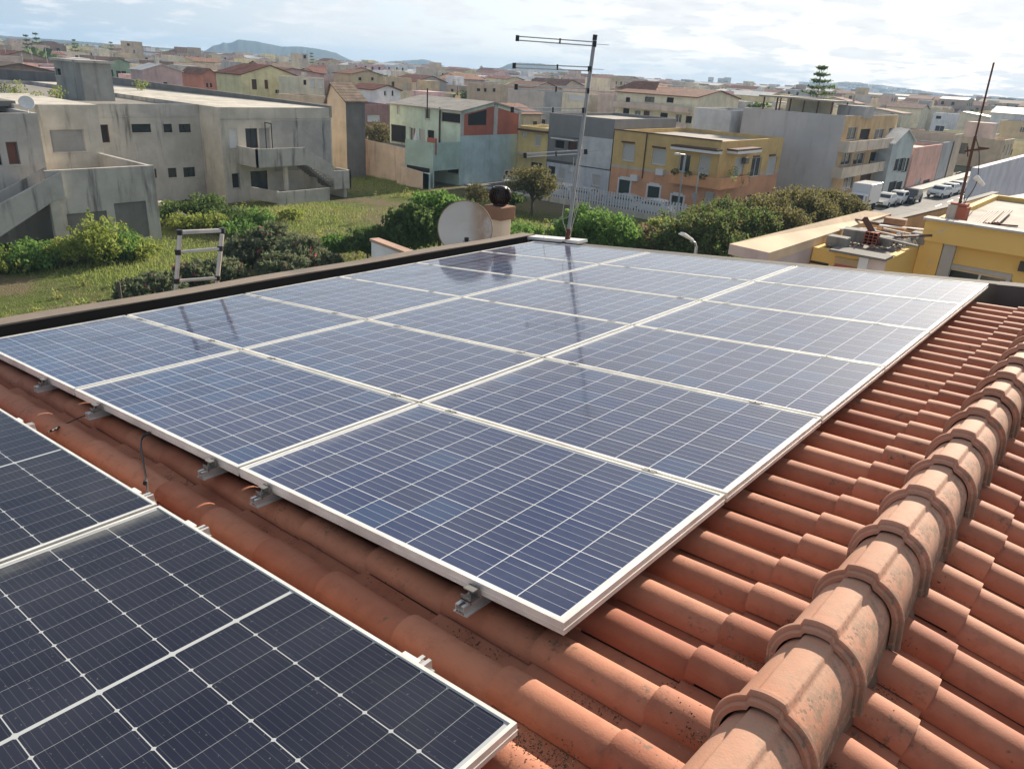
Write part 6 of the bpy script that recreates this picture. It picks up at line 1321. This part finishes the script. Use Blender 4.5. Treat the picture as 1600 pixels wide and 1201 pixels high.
for i, (px, py, h, cw, mt, lb) in enumerate(((148, 325, 3.4, 3.2, LEAF_Y, 'bright green fig bush against the terrace block'), (172, 348, 2.3, 3.6, LEAF, 'spreading green bush right of the fig bush'), (205, 372, 1.2, 3.2, LEAF_Y, 'low yellow-green weeds at the terrace corner'),
      (105, 372, 1.5, 3.5, LEAF_Y, 'low yellow-green weeds left of the fig bush'), (40, 378, 1.5, 4.0, LEAF, 'green weeds under the stair wall'), (10, 392, 1.1, 4.0, LEAF_Y, 'yellow-green weeds at the left edge'), (318, 300, 2.3, 3.6, LEAF_D, 'dark green bush against the recessed concrete wall'), (270, 312, 1.8, 3.6, LEAF_D, 'dark low bush by the lower windows'),
      (352, 322, 1.5, 4.0, LEAF_D, 'dark weeds at the corner of the lit wing'), (402, 322, 1.8, 2.6, LEAF, 'bluish green bush below the terrace parapet'), (330, 332, 1.4, 2.6, LEAF_Y, 'yellow flowering weeds in front of the dark bush'), (290, 332, 1.3, 3.0, LEAF_Y, 'yellow-green weeds beside the crumbling wall'), (455, 325, .9, 1.8, LEAF_Y, 'small weeds at the foot of the stair plinth'), (545, 250, 1.3, 3.2, LEAF_D, 'dark bush behind the stair landing'),
      (375, 345, 1.0, 3.6, LEAF, 'low green weeds in the middle of the field'))):
    T_('shrub', px, py, h, cw, mt, lb, cat='shrub', group=bg_, seed=40 + i, dens=260, trunk_h=.04, nclump=18)
og = 'oleander bushes with pink flowers'
for i, (px, py, h, cw, lb) in enumerate(((425, 346, 2.6, 3.2, 'tallest oleander bush with pink flowers, right of the ladder'), (470, 366, 2.3, 3.0, 'oleander bush at the right end with a large pink flower'), (380, 366, 2.0, 2.8, 'oleander bush directly right of the ladder'), (345, 400, 1.6, 2.4, 'oleander bush behind the ladder rungs'), (300, 408, 1.6, 2.6, 'grey green oleander bush left behind the ladder'), (245, 425, 1.4, 2.6, 'low oleander bush between the wooden post and the ladder'), (205, 437, 1.2, 2.0, 'low oleander bush beside the wooden post'), (440, 392, 1.8, 3.0, 'oleander bush closest to the parapet'), (500, 392, 1.4, 2.6, 'small oleander bush near the white wall end'))):
    T_('oleander_bush', px, py, h, cw, leafmat('leaf_oleander', (.04, .055, .025), (.17, .20, .11)) if i == 0 else bpy.data.materials['leaf_oleander'], lb, cat='bush', group=og, seed=60 + i, dens=560, trunk_h=.05, leaf=.12, elong=2.6, nclump=22, extra=(FLOWER, .016))
# grass blades over the field
rs3 = np.random.RandomState(9); n_ = 260000
gx_ = rs3.uniform(-78, -13, n_); gy_ = rs3.uniform(2, 59.5, n_); 
pa = (np.sin(gx_ * .35 + np.sin(gy_ * .22) * 2) + np.sin(gy_ * .41 + gx_ * .13) + rs3.normal(0, .6, n_)); keep = (pa > -.1) & ~((gx_ < XTR) & (gy_ > 5) & (gy_ < yT1)) & ~((gx_ < XB2 + .2) & (gy_ < yP3)) & ~((gx_ < XB) & (gy_ < 40)); gx_, gy_, pa = gx_[keep], gy_[keep], pa[keep]; n_ = len(gx_)
hh = rs3.uniform(.06, .20, n_) * (1 + .25 * pa); ang = rs3.uniform(0, 6.28, n_); wv = rs3.uniform(.012, .03, n_)
c_ = np.stack([gx_, gy_, np.zeros(n_)], 1); sv = np.stack([np.cos(ang) * wv, np.sin(ang) * wv, np.zeros(n_)], 1); tv = np.stack([rs3.normal(0, .06, n_), rs3.normal(0, .06, n_), hh], 1)
v = np.stack([c_ - sv, c_ + sv, c_ + tv], 1).reshape(-1, 3); me = bpy.data.meshes.new('grass'); me.vertices.add(n_ * 3); me.vertices.foreach_set('co', v.astype(np.float32).ravel()); me.loops.add(n_ * 3); me.loops.foreach_set('vertex_index', np.arange(n_ * 3, dtype=np.int32)); me.polygons.add(n_); me.polygons.foreach_set('loop_start', np.arange(0, n_ * 3, 3, dtype=np.int32)); me.materials.append(GRASSM)
at = me.attributes.new('tint', 'FLOAT', 'FACE'); at.data.foreach_set('value', np.clip(.5 + .2 * pa + rs3.normal(0, .2, n_), 0, 1).astype(np.float32)); me.update(calc_edges=True); o = bpy.data.objects.new('grass', me); COL.objects.link(o); tag(o, 'rough green and straw coloured grass covering the field', 'grass', None, 'stuff')

# ---------------------------------------------------------------- the town
def vis_col(x, y, z=5):
    d = MW @ (np.array([x, y, z]) - CAM); return (800 + F_PX * d[0] / d[2]) if d[2] > 0 else None
WALLS = [(TAN, 'tan'), (CREAM, 'cream'), (ROSE, 'rose'), (GREY, 'grey'), (OCH, 'ochre'), (WHT, 'white'), (PALEY, 'pale yellow'), (PINK, 'pink'), (C_('brown_render', (.34, .28, .23)), 'brown'), (BRICK, 'raw brick'), (CONC_W, 'cement'), (C_('apricot_render', (.50, .40, .30)), 'apricot')]
ROOFS = [(TILE_OR, 'orange tiled'), (TILE_RED, 'red tiled'), (TILE_OLD, 'old brown tiled'), (ROOF_PALE, 'pale flat'), (ROOF_GREY, 'grey flat'), (METAL, 'white sheet')]
def sector(c):
    for a, b in ((130, 'beyond the far left concrete roof'), (210, 'behind the stair tower'), (300, 'beyond the pink gabled house'), (400, 'beyond the pale yellow gabled house'), (500, 'around the square concrete tower'), (600, 'beyond the white and blue house'), (700, 'behind the green three-storey house'), (800, 'above the satellite dish'), (900, 'left of the antenna mast'),
                 (1000, 'right of the antenna mast'), (1100, 'behind the pink banded block'), (1200, 'beyond the corner building'), (1320, 'behind the blank grey wall'), (1450, 'beyond the balcony block')):
        if c < a: return b
    return 'beyond the leaning iron pole'
rt = random.Random(21); cand = []
for i in range(-70, 30):
    for j in range(0, 60):
        x = i * 15.5 + rt.uniform(-2, 2); y = j * 14 + rt.uniform(-1.5, 1.5) + 20; d = math.hypot(x - CAM[0], y - CAM[1])
        if i % 4 == 0 or j % 5 == 0 and rt.random() < .5: continue
        if d > 470: continue
        c = vis_col(x, y)
        if c is None or c < -60 or c > 1660: continue
        dm = 150 if c < 600 else 128 if c < 860 else 140 if c < 1330 else 165
        if d < dm or -27 < x < -12 and y > 60: continue
        if any(a - 8 < x < b + 8 and e_ - 8 < y < f_ + 8 for a, b, e_, f_ in TAKEN): continue
        cand.append((d, x, y, c))
cand.sort(); used_labels = set(); NIND = 190
stf = MB()
far_cand = cand[NIND:]
for k, (d, x, y, c) in enumerate(cand[:NIND]):
    wm_, wn_ = rt.choice(WALLS[:9] + WALLS[:5] + WALLS[9:]); rm_, rn_ = rt.choice(ROOFS[:3] * 2 + ROOFS[3:5] * 6 + ROOFS[5:])
    w_, dp_ = rt.uniform(8.5, 14), rt.uniform(8, 12.5); h_ = rt.choice((5.2, 6.0, 6.8, 7.4, 8.0, 8.8)) if d > 185 else rt.choice((5.2, 6.0, 6.8, 7.4)); gab = None
    if 'flat' not in rn_: gab = (rt.choice('xy'), rt.uniform(.9, 1.6), rt.choice((.5, .5, .3)))
    x0, y0 = x - w_ / 2, y - dp_ / 2; wins = []
    if d < 260:
        for fc, base_, L_ in (('F', x0, w_), ('R', y0, dp_)):
            nw = rt.choice((0, 1, 2, 2, 3))
            for q in range(nw):
                u = base_ + L_ * (q + .5) / nw + rt.uniform(-.4, .4); ww = rt.choice((.45, .5, .6)); zz = h_ - rt.choice((2.2, 2.4))
                wins.append((fc, u - ww, u + ww, zz - rt.choice((0, 0, .7)), zz + 1.25, rt.choice(('dark', 'glass', 'shut', 'brown', 'darkframe'))))
    nt_ = 1 if rt.random() < .12 and gab is None else 0; cm = 1 if rt.random() < .3 else 0
    feats = (' with a chimney' if cm else '') + (' with a water tank' if nt_ else '')
    stn = 'low' if h_ < 6 else 'tall' if h_ > 8.5 else ('wide' if w_ > 12.5 else 'two-storey' if h_ > 7 else '')
    lab = f"{stn} {wn_} house under {rn_} roof{feats}, {sector(c)}".strip(); alts = ['nearer', 'farther', 'half hidden', 'left-hand', 'right-hand', 'farthest', 'middle']
    base_l = lab
    for al in alts:
        if lab not in used_labels: break
        lab = al + ' ' + base_l
    lab = ' '.join(lab.split()[:16]); used_labels.add(lab)
    building('town_house', lab, 'house', x0, x0 + w_, y0, y0 + dp_, h_, wm_, wins, rm_, gable=gab, par=rt.choice((.3, .9)), group='houses of the town', chim=cm, ntank=nt_, sill=False, over=.35)
    root = LAST['r']
    if gab is None and rt.random() < .75:
        m_ = MB(); a_, b_ = rt.uniform(0, w_ * .5), rt.uniform(dp_ * .3, dp_ * .55); m_.box(a_ + .3, a_ + w_ * .4, b_, b_ + dp_ * .4, h_ - .95, h_ + rt.choice((1.6, 2.2, 2.6))); m_.build('roof_room', rt.choice(WALLS)[0], root)
    if rt.random() < .55:
        m_ = MB(); a_, b_ = rt.uniform(.2, .8) * w_, rt.uniform(.2, .8) * dp_; z_ = h_ + rt.uniform(2.2, 3.4); m_.tube([(a_, b_, h_ - .5), (a_, b_, z_)], .045, None, 5)
        for q in range(3): m_.tube([(a_ - .5 + .1 * q, b_, z_ - .25 * q), (a_ + .5 - .1 * q, b_, z_ - .25 * q)], .03, None, 4)
        m_.build('aerial', STEEL, root)
    if d < 230:
        m_ = MB(); a_ = rt.choice((.25, w_ - .25)); m_.tube([(a_, -.08, 0), (a_, -.08, h_ - .1)], .07, None, 6); m_.build('drainpipe', rt.choice((BROWN, STEEL, WHITE)), root)
# far mass of the town
FR = [(TILE_OR, 1.3), (TILE_OLD, 1.5), (TILE_RED, 1.4), (ROOF_PALE, 0), (ROOF_PALE, 0), (ROOF_GREY, 0), (ROOF_GREY, 0), (METAL, 1.0)]
def far_house(m, x, y, w_, d_, h_, wm_, rm_, gab):
    x0, x1, y0, y1 = x - w_ / 2, x + w_ / 2, y - d_ / 2, y + d_ / 2
    v = [(x0, y0, 0), (x1, y0, 0), (x1, y1, 0), (x0, y1, 0), (x0, y0, h_), (x1, y0, h_), (x1, y1, h_), (x0, y1, h_)]
    m.mesh(v, [(0, 1, 5, 4), (1, 2, 6, 5), (2, 3, 7, 6), (3, 0, 4, 7)], wm_)
    if gab:
        g_ = h_ + gab; ym = (y0 + y1) / 2; m.mesh([(x0, y0, h_), (x1, y0, h_), (x1, y1, h_), (x0, y1, h_), (x0, ym, g_), (x1, ym, g_)], [(0, 1, 5, 4), (2, 3, 4, 5)], rm_); m.mesh([(x0, y0, h_), (x0, ym, g_), (x0, y1, h_)], [(0, 1, 2)], wm_); m.mesh([(x1, y0, h_), (x1, y1, h_), (x1, ym, g_)], [(0, 1, 2)], wm_)
    else: m.mesh(v[4:], [(0, 1, 2, 3)], rm_)
    if not gab and (int(x) + int(y)) % 2: m.box(x - w_ * .3, x + w_ * .1, y - d_ * .1, y + d_ * .3, h_, h_ + 2.4, wm_)
    for q in range(int(w_ / 4)):   # openings
        u = x0 + 1.3 + q * 4; z = h_ - 2.3; m.mesh([(u, y0 - .03, z), (u + 1.1, y0 - .03, z), (u + 1.1, y0 - .03, z + 1.3), (u, y0 - .03, z + 1.3)], [(0, 1, 2, 3)], DARK)
    for q in range(int(d_ / 4)):
        u = y0 + 1.3 + q * 4; z = h_ - 2.3; m.mesh([(x1 + .03, u, z), (x1 + .03, u + 1.1, z), (x1 + .03, u + 1.1, z + 1.3), (x1 + .03, u, z + 1.3)], [(0, 1, 2, 3)], DARK)
m = MB()
for (d, x, y, c) in far_cand: far_house(m, x, y, rt.uniform(8, 14), rt.uniform(8, 13), rt.choice((5, 6, 7, 8, 9, 10, 11)), rt.choice(WALLS)[0], *rt.choice(FR))
nfar = 0
for _ in range(30000):
    if nfar >= 3400: break
    d = 470 + 1300 * rt.random() ** 1.4; c = rt.uniform(-80, 1680); r_ = ray(c, 100); a_ = math.atan2(r_[0], r_[1]); x, y = CAM[0] + d * math.sin(a_), CAM[1] + d * math.cos(a_)
    k = 1 + d / 2500; nfar += 1; far_house(m, x, y, rt.uniform(9, 18) * k, rt.uniform(9, 16) * k, rt.choice((5, 5.5, 6, 6.5, 7, 8, 9, 10.5)), rt.choice(WALLS)[0], *rt.choice(FR))
tag(m.build('far_town', None, None, (0, 400, 0)), 'mass of low far-off houses running to the horizon', 'town', None, 'stuff')

# trees among the roofs
tg = 'small dark trees between the town houses'
protos = [tree('tree', 0, 0, 8.5, 7, LEAF_D, '', group=tg, seed=200 + i, dens=45, leaf=.55, nclump=14) for i in range(2)]
nt = 0
for (d, x, y, c) in [cand[i] for i in range(6, len(cand), 9)][:46]:
    o = protos[nt] if nt < 2 else copy_tree(protos[nt % 2]); nt += 1
    o.location = (x + 8.2, y - 7.2, 0); s_ = rt.uniform(.75, 1.1); o.scale = (s_, s_, s_); o.rotation_euler = (0, 0, rt.uniform(0, 6)); tl = [w + 'small dark tree among the roofs ' + sector(c) for w in ('', 'nearer ', 'farther ', 'partly hidden ', 'farthest ', 'shorter ', 'taller ', 'rounder ')]; tl = next((q for q in tl if q not in used_labels), tl[0]); used_labels.add(tl); tag(o, tl, 'tree', tg)
# conifers
def conifer(x, y, h, label, tiers=11, spread=.30, grp=None, z0=0, leafs=1.0, sd=0):
    rr = random.Random(sd + int(x)); root = empty('norfolk_pine', (x, y, z0), label, 'tree', grp); m = MB(); m.tube([(0, 0, 0), (0, 0, h)], [h * .014, h * .003], None, 7); pts = []
    for t_ in range(tiers):
        z = h * (.30 + .68 * t_ / (tiers - 1)); L_ = h * spread * (1 - t_ / (tiers - .3)) ** .8 * rr.uniform(.75, 1.15) + h * .02; nb = 6
        for b in range(nb):
            a = 6.283 * b / nb + t_ * .7 + rr.uniform(-.25, .25); l_ = L_ * rr.uniform(.6, 1.1); e_ = Vector((math.cos(a) * l_, math.sin(a) * l_, z + l_ * .16)); m.tube([(0, 0, z), e_], [h * .006, h * .002], None, 4, False)
            for q in range(int(16 * leafs)):
                f_ = rr.uniform(.2, 1.05); pts.append((e_.x * f_ + rr.gauss(0, h * .012), e_.y * f_ + rr.gauss(0, h * .012), z + l_ * .16 * f_ + rr.gauss(0, h * .005), rr.random()))
    m.build('trunk', BARK, root); leaves_obj('crown', np.array(pts), h * .022, LEAF_D, root, seed=3, elong=2.6); return root
dN = 170.; p = AT(1277, 148, dN); d_ = ray(1280, 104); zt_ = float(CAM[2] + d_[2] * dN / math.hypot(d_[0], d_[1]))
conifer(float(p[0]), float(p[1]), zt_, 'tall norfolk pine with tiered branches rising above the skyline behind the blank grey wall', 10, .30, leafs=1.3)
for i, (px, pt, dd, lb) in enumerate(((55, 52, 330, 'taller of two pointed conifers at the left edge of the skyline'), (40, 55, 330, 'shorter of two pointed conifers at the left edge of the skyline'), (115, 62, 380, 'small pointed conifer right of the two at the left edge'), (173, 66, 420, 'pointed conifer left of the tan apartment block'), (487, 83, 420, 'dark conifer beside the square concrete tower'),
      (863, 114, 420, 'dark conifer under the wooded hill, left of the mast'), (1201, 137, 420, 'small conifer left of the tall norfolk pine'), (1164, 137, 420, 'smallest conifer on the skyline, farther left of the norfolk pine'), (1576, 166, 380, 'small conifer at the right edge of the town'))):
    p = AT(px, pt, dd); conifer(float(p[0]), float(p[1]), float(p[2]), lb, 8, .2, 'conifers on the skyline', 0, .8, i)
# belt of woods at the far left and strips of trees along the horizon
rs4 = np.random.RandomState(2); P_ = []
for (c0_, c1_, d0, d1, h0, n_) in ((-60, 330, 520, 900, 11, 260), (330, 760, 800, 1400, 9, 200), (760, 1620, 900, 1700, 8, 260), (-60, 90, 260, 330, 9, 26)):
    for _ in range(n_):
        c = rs4.uniform(c0_, c1_); d = rs4.uniform(d0, d1); r_ = ray(c, 100); a_ = math.atan2(r_[0], r_[1]); x, y = CAM[0] + d * math.sin(a_), CAM[1] + d * math.cos(a_); w_ = rs4.uniform(6, 14) * d / 600 ** .9 / 1.2 if d > 600 else rs4.uniform(5, 9)
        w_ = min(w_, 16); hh_ = h0 * rs4.uniform(.6, 1.15); n2 = 70; q = rs4.normal(size=(n2, 3)); q /= np.linalg.norm(q, axis=1)[:, None]; q *= rs4.uniform(.5, 1, (n2, 1)); P_.append(np.column_stack([x + q[:, 0] * w_, y + q[:, 1] * w_, hh_ * .55 + q[:, 2] * hh_ * .45, rs4.uniform(0, 1, n2)]))
o = leaves_obj('woods', np.concatenate(P_), 2.3, LEAF_D, None, (0, 600, 0), 5, 1.2); tag(o, 'belts of dark trees between the far houses along the horizon', 'trees', None, 'stuff')

# bell tower and the tower blocks on the skyline
p = AT(752, 120, 900); zt_ = float(AT(752, 102.5, 900)[2]); bt = empty('bell_tower', (p[0], p[1], 0), 'small domed church bell tower on the skyline between the hills', 'bell tower')
m = MB(); m.box(-2.2, 2.2, -2.2, 2.2, 0, zt_ * .72); m.box(-2.6, 2.6, -2.6, 2.6, zt_ * .72, zt_ * .75); m.build('shaft', TAN, bt); m = MB(); m.box(-1.7, 1.7, -1.7, 1.7, zt_ * .75, zt_ * .87); m.lathe([(1.9, zt_ * .87), (1.5, zt_ * .93), (.5, zt_ * .98), (.05, zt_ * 1.04)], None, 12); m.build('dome', OCH, bt)
for i, (pa, pb, pt, dd) in enumerate(((1107, 1114, 120.5, 1800), (1122, 1131, 122, 1800), (1131.5, 1141, 121, 1800))):
    a_, b_ = AT(pa, pt, dd), AT(pb, pt, dd); w_ = math.hypot(a_[0] - b_[0], a_[1] - b_[1]); root = empty('tower_block', (a_[0], a_[1], 0), ['lone narrow tower block on the skyline, left of the pair', 'left half of the pair of tower blocks on the skyline', 'right half of the pair of tower blocks on the skyline'][i], 'building')
    h_ = float(a_[2]); m = MB(); m.box(0, w_ * .95, 0, w_ * .8, 0, h_); m.build('wall', TAN, root)
    for k in range(int(h_ / 6)): m = MB(); m.box(.8, w_ * .95 - .8, -.1, -.01, 2 + k * 6, 4 + k * 6); m.build('window_band', DARK, root)

# ---------------------------------------------------------------- hills
t = NT('hill_scrub'); HILL = t.done(t.mix(t.ramp(t.noise(.004, 8, .65), .35, .65), (.018, .030, .022), (.05, .055, .04)), .95, 0, .1)
def hill(name, prof, dist, thick, seedv, label=None):
    rs_ = np.random.RandomState(seedv); xs = np.arange(prof[0][0], prof[-1][0] + .1, 3.0); ys_ = np.interp(xs, [p[0] for p in prof], [p[1] for p in prof]) + rs_.normal(0, .16, len(xs)); m = MB(); rows = []
    for f_, hfac in ((-1, 0), (-.7, .18), (-.4, .5), (-.18, .82), (0, 1), (.4, .6), (1, 0)):
        row = []
        for c, yy in zip(xs, ys_):
            p = AT(c, yy, dist); u = np.array([p[0] - CAM[0], p[1] - CAM[1]]) / dist; hgt = max(.5, p[2]) * (hfac if hfac in (0, 1) else max(0, min(.97, hfac + rs_.normal(0, .03)))); row.append((p[0] + u[0] * f_ * thick, p[1] + u[1] * f_ * thick, hgt - (2 if hfac == 0 else 0)))
        rows.append(row)
    n_ = len(xs); vs = [q for r_ in rows for q in r_]
    m.mesh(vs, [(a * n_ + b, a * n_ + b + 1, (a + 1) * n_ + b + 1, (a + 1) * n_ + b) for a in range(len(rows) - 1) for b in range(n_ - 1)], None, True)
    o = m.build(name, HILL, None, (float(vs[0][0]), float(vs[0][1]), 0)); tag(o, kind='structure'); return o
hill('hills', [(300, 83), (322, 79), (332, 72), (346, 69), (349, 65.5), (352, 68), (362, 67), (372, 62), (400, 65), (420, 69), (440, 73), (470, 73), (500, 77), (525, 83), (545, 93), (565, 99), (600, 103), (660, 110)], 2400, 350, 1)
hill('hills', [(-80, 52), (0, 56), (100, 63), (200, 71), (310, 79), (420, 86)], 2100, 300, 2)
hill('hills', [(560, 102), (590, 99), (612, 96), (640, 94.5), (660, 93), (672, 95), (690, 102), (705, 108), (740, 112)], 2550, 300, 3)
hill('hills', [(745, 114), (765, 110), (785, 105), (795, 100), (806, 98), (822, 98.5), (848, 100), (868, 104), (885, 110), (905, 116), (935, 118.5), (955, 117.5), (975, 123), (1010, 127), (1060, 129)], 2250, 320, 4)
hill('hills', [(980, 127), (1040, 129), (1100, 131), (1150, 134), (1200, 137), (1236, 138), (1248, 132), (1262, 129), (1300, 130), (1318, 128), (1345, 129), (1352, 132), (1380, 133), (1410, 138), (1440, 142), (1480, 147), (1520, 151), (1560, 153), (1600, 154), (1680, 158)], 2350, 450, 5)
# pale buildings crowding those hills
m = MB()
for _ in range(1500):
    c = rt.uniform(985, 1660); d = rt.uniform(1850, 2300); f_ = (d - 1900) / 450.; yy = np.interp(c, [985, 1100, 1236, 1262, 1345, 1410, 1500, 1600, 1680], [127, 131, 138, 129, 129, 138, 149, 154, 158]); top_ = max(2, float(AT(c, yy, 2350)[2])); r_ = ray(c, 100); a_ = math.atan2(r_[0], r_[1]); x, y = CAM[0] + d * math.sin(a_), CAM[1] + d * math.cos(a_); zb_ = max(0, top_ * max(0, min(1, f_)) ** 1.2 - 6); w_ = rt.uniform(7, 20); m.box(x - w_ / 2, x + w_ / 2, y - w_ / 2, y + w_ / 2, zb_ - 5, zb_ + rt.choice((5, 6, 8, 9, 11)), rt.choice((TAN, CREAM, GREY, ROSE, WHT)))
for _ in range(500):
    c = rt.uniform(760, 1000); d = rt.uniform(1800, 2150); r_ = ray(c, 100); a_ = math.atan2(r_[0], r_[1]); x, y = CAM[0] + d * math.sin(a_), CAM[1] + d * math.cos(a_); w_ = rt.uniform(10, 26); m.box(x - w_ / 2, x + w_ / 2, y - w_ / 2, y + w_ / 2, 0, rt.choice((6, 7, 9, 14)), rt.choice((TAN, CREAM, GREY, ROSE, WHT)))
tag(m.build('far_city', None, None, (-600, 2800, 0)), 'pale city buildings spread over the low hill at the right of the horizon', 'city', None, 'stuff')

# ---------------------------------------------------------------- the hazy air
HAZE = 0.00027
m = MB(); m.box(-3600, 1800, -900, 3300, -1.1, 64); hz_ = m.build('haze', None, None, (0, 0, 0))
mt = bpy.data.materials.new('haze_air'); mt.use_nodes = True; nn_ = mt.node_tree; nn_.nodes.clear(); ho = nn_.nodes.new('ShaderNodeOutputMaterial'); hv = nn_.nodes.new('ShaderNodeVolumePrincipled')
hv.inputs['Color'].default_value = (.45, .68, .95, 1); hv.inputs['Density'].default_value = HAZE; hv.inputs['Anisotropy'].default_value = .0; nn_.links.new(hv.outputs[0], ho.inputs['Volume'])
hz_.data.materials.clear(); hz_.data.materials.append(mt); tag(hz_, 'pale haze in the air over the town', 'haze', None, 'stuff')

# tall weeds in tufts over the field
rs5 = np.random.RandomState(12); cl_ = []
for _ in range(620):
    x, y = rs5.uniform(-62, -16), rs5.uniform(4, 52)
    if (x < XTR - 0 and y < yT1 + 1) or (x < XBa + 1 and 30 < y < yP3 + 1): continue
    if math.sin(x * .3) + math.sin(y * .37 + x * .1) + rs5.normal(0, .7) < .2: continue
    k = rs5.uniform(.12, .38); cl_.append((x, y, k * .8, k, k * rs5.uniform(.8, 1.6)))
pts = crown_pts(cl_, 420, 77); o = leaves_obj('weeds', pts, .09, LEAF_Y, None, (-40, 25, 0), 6, 2.2, (LEAF_B, .35)); tag(o, 'tufts of tall green and dry weeds scattered over the field', 'weeds', None, 'stuff')
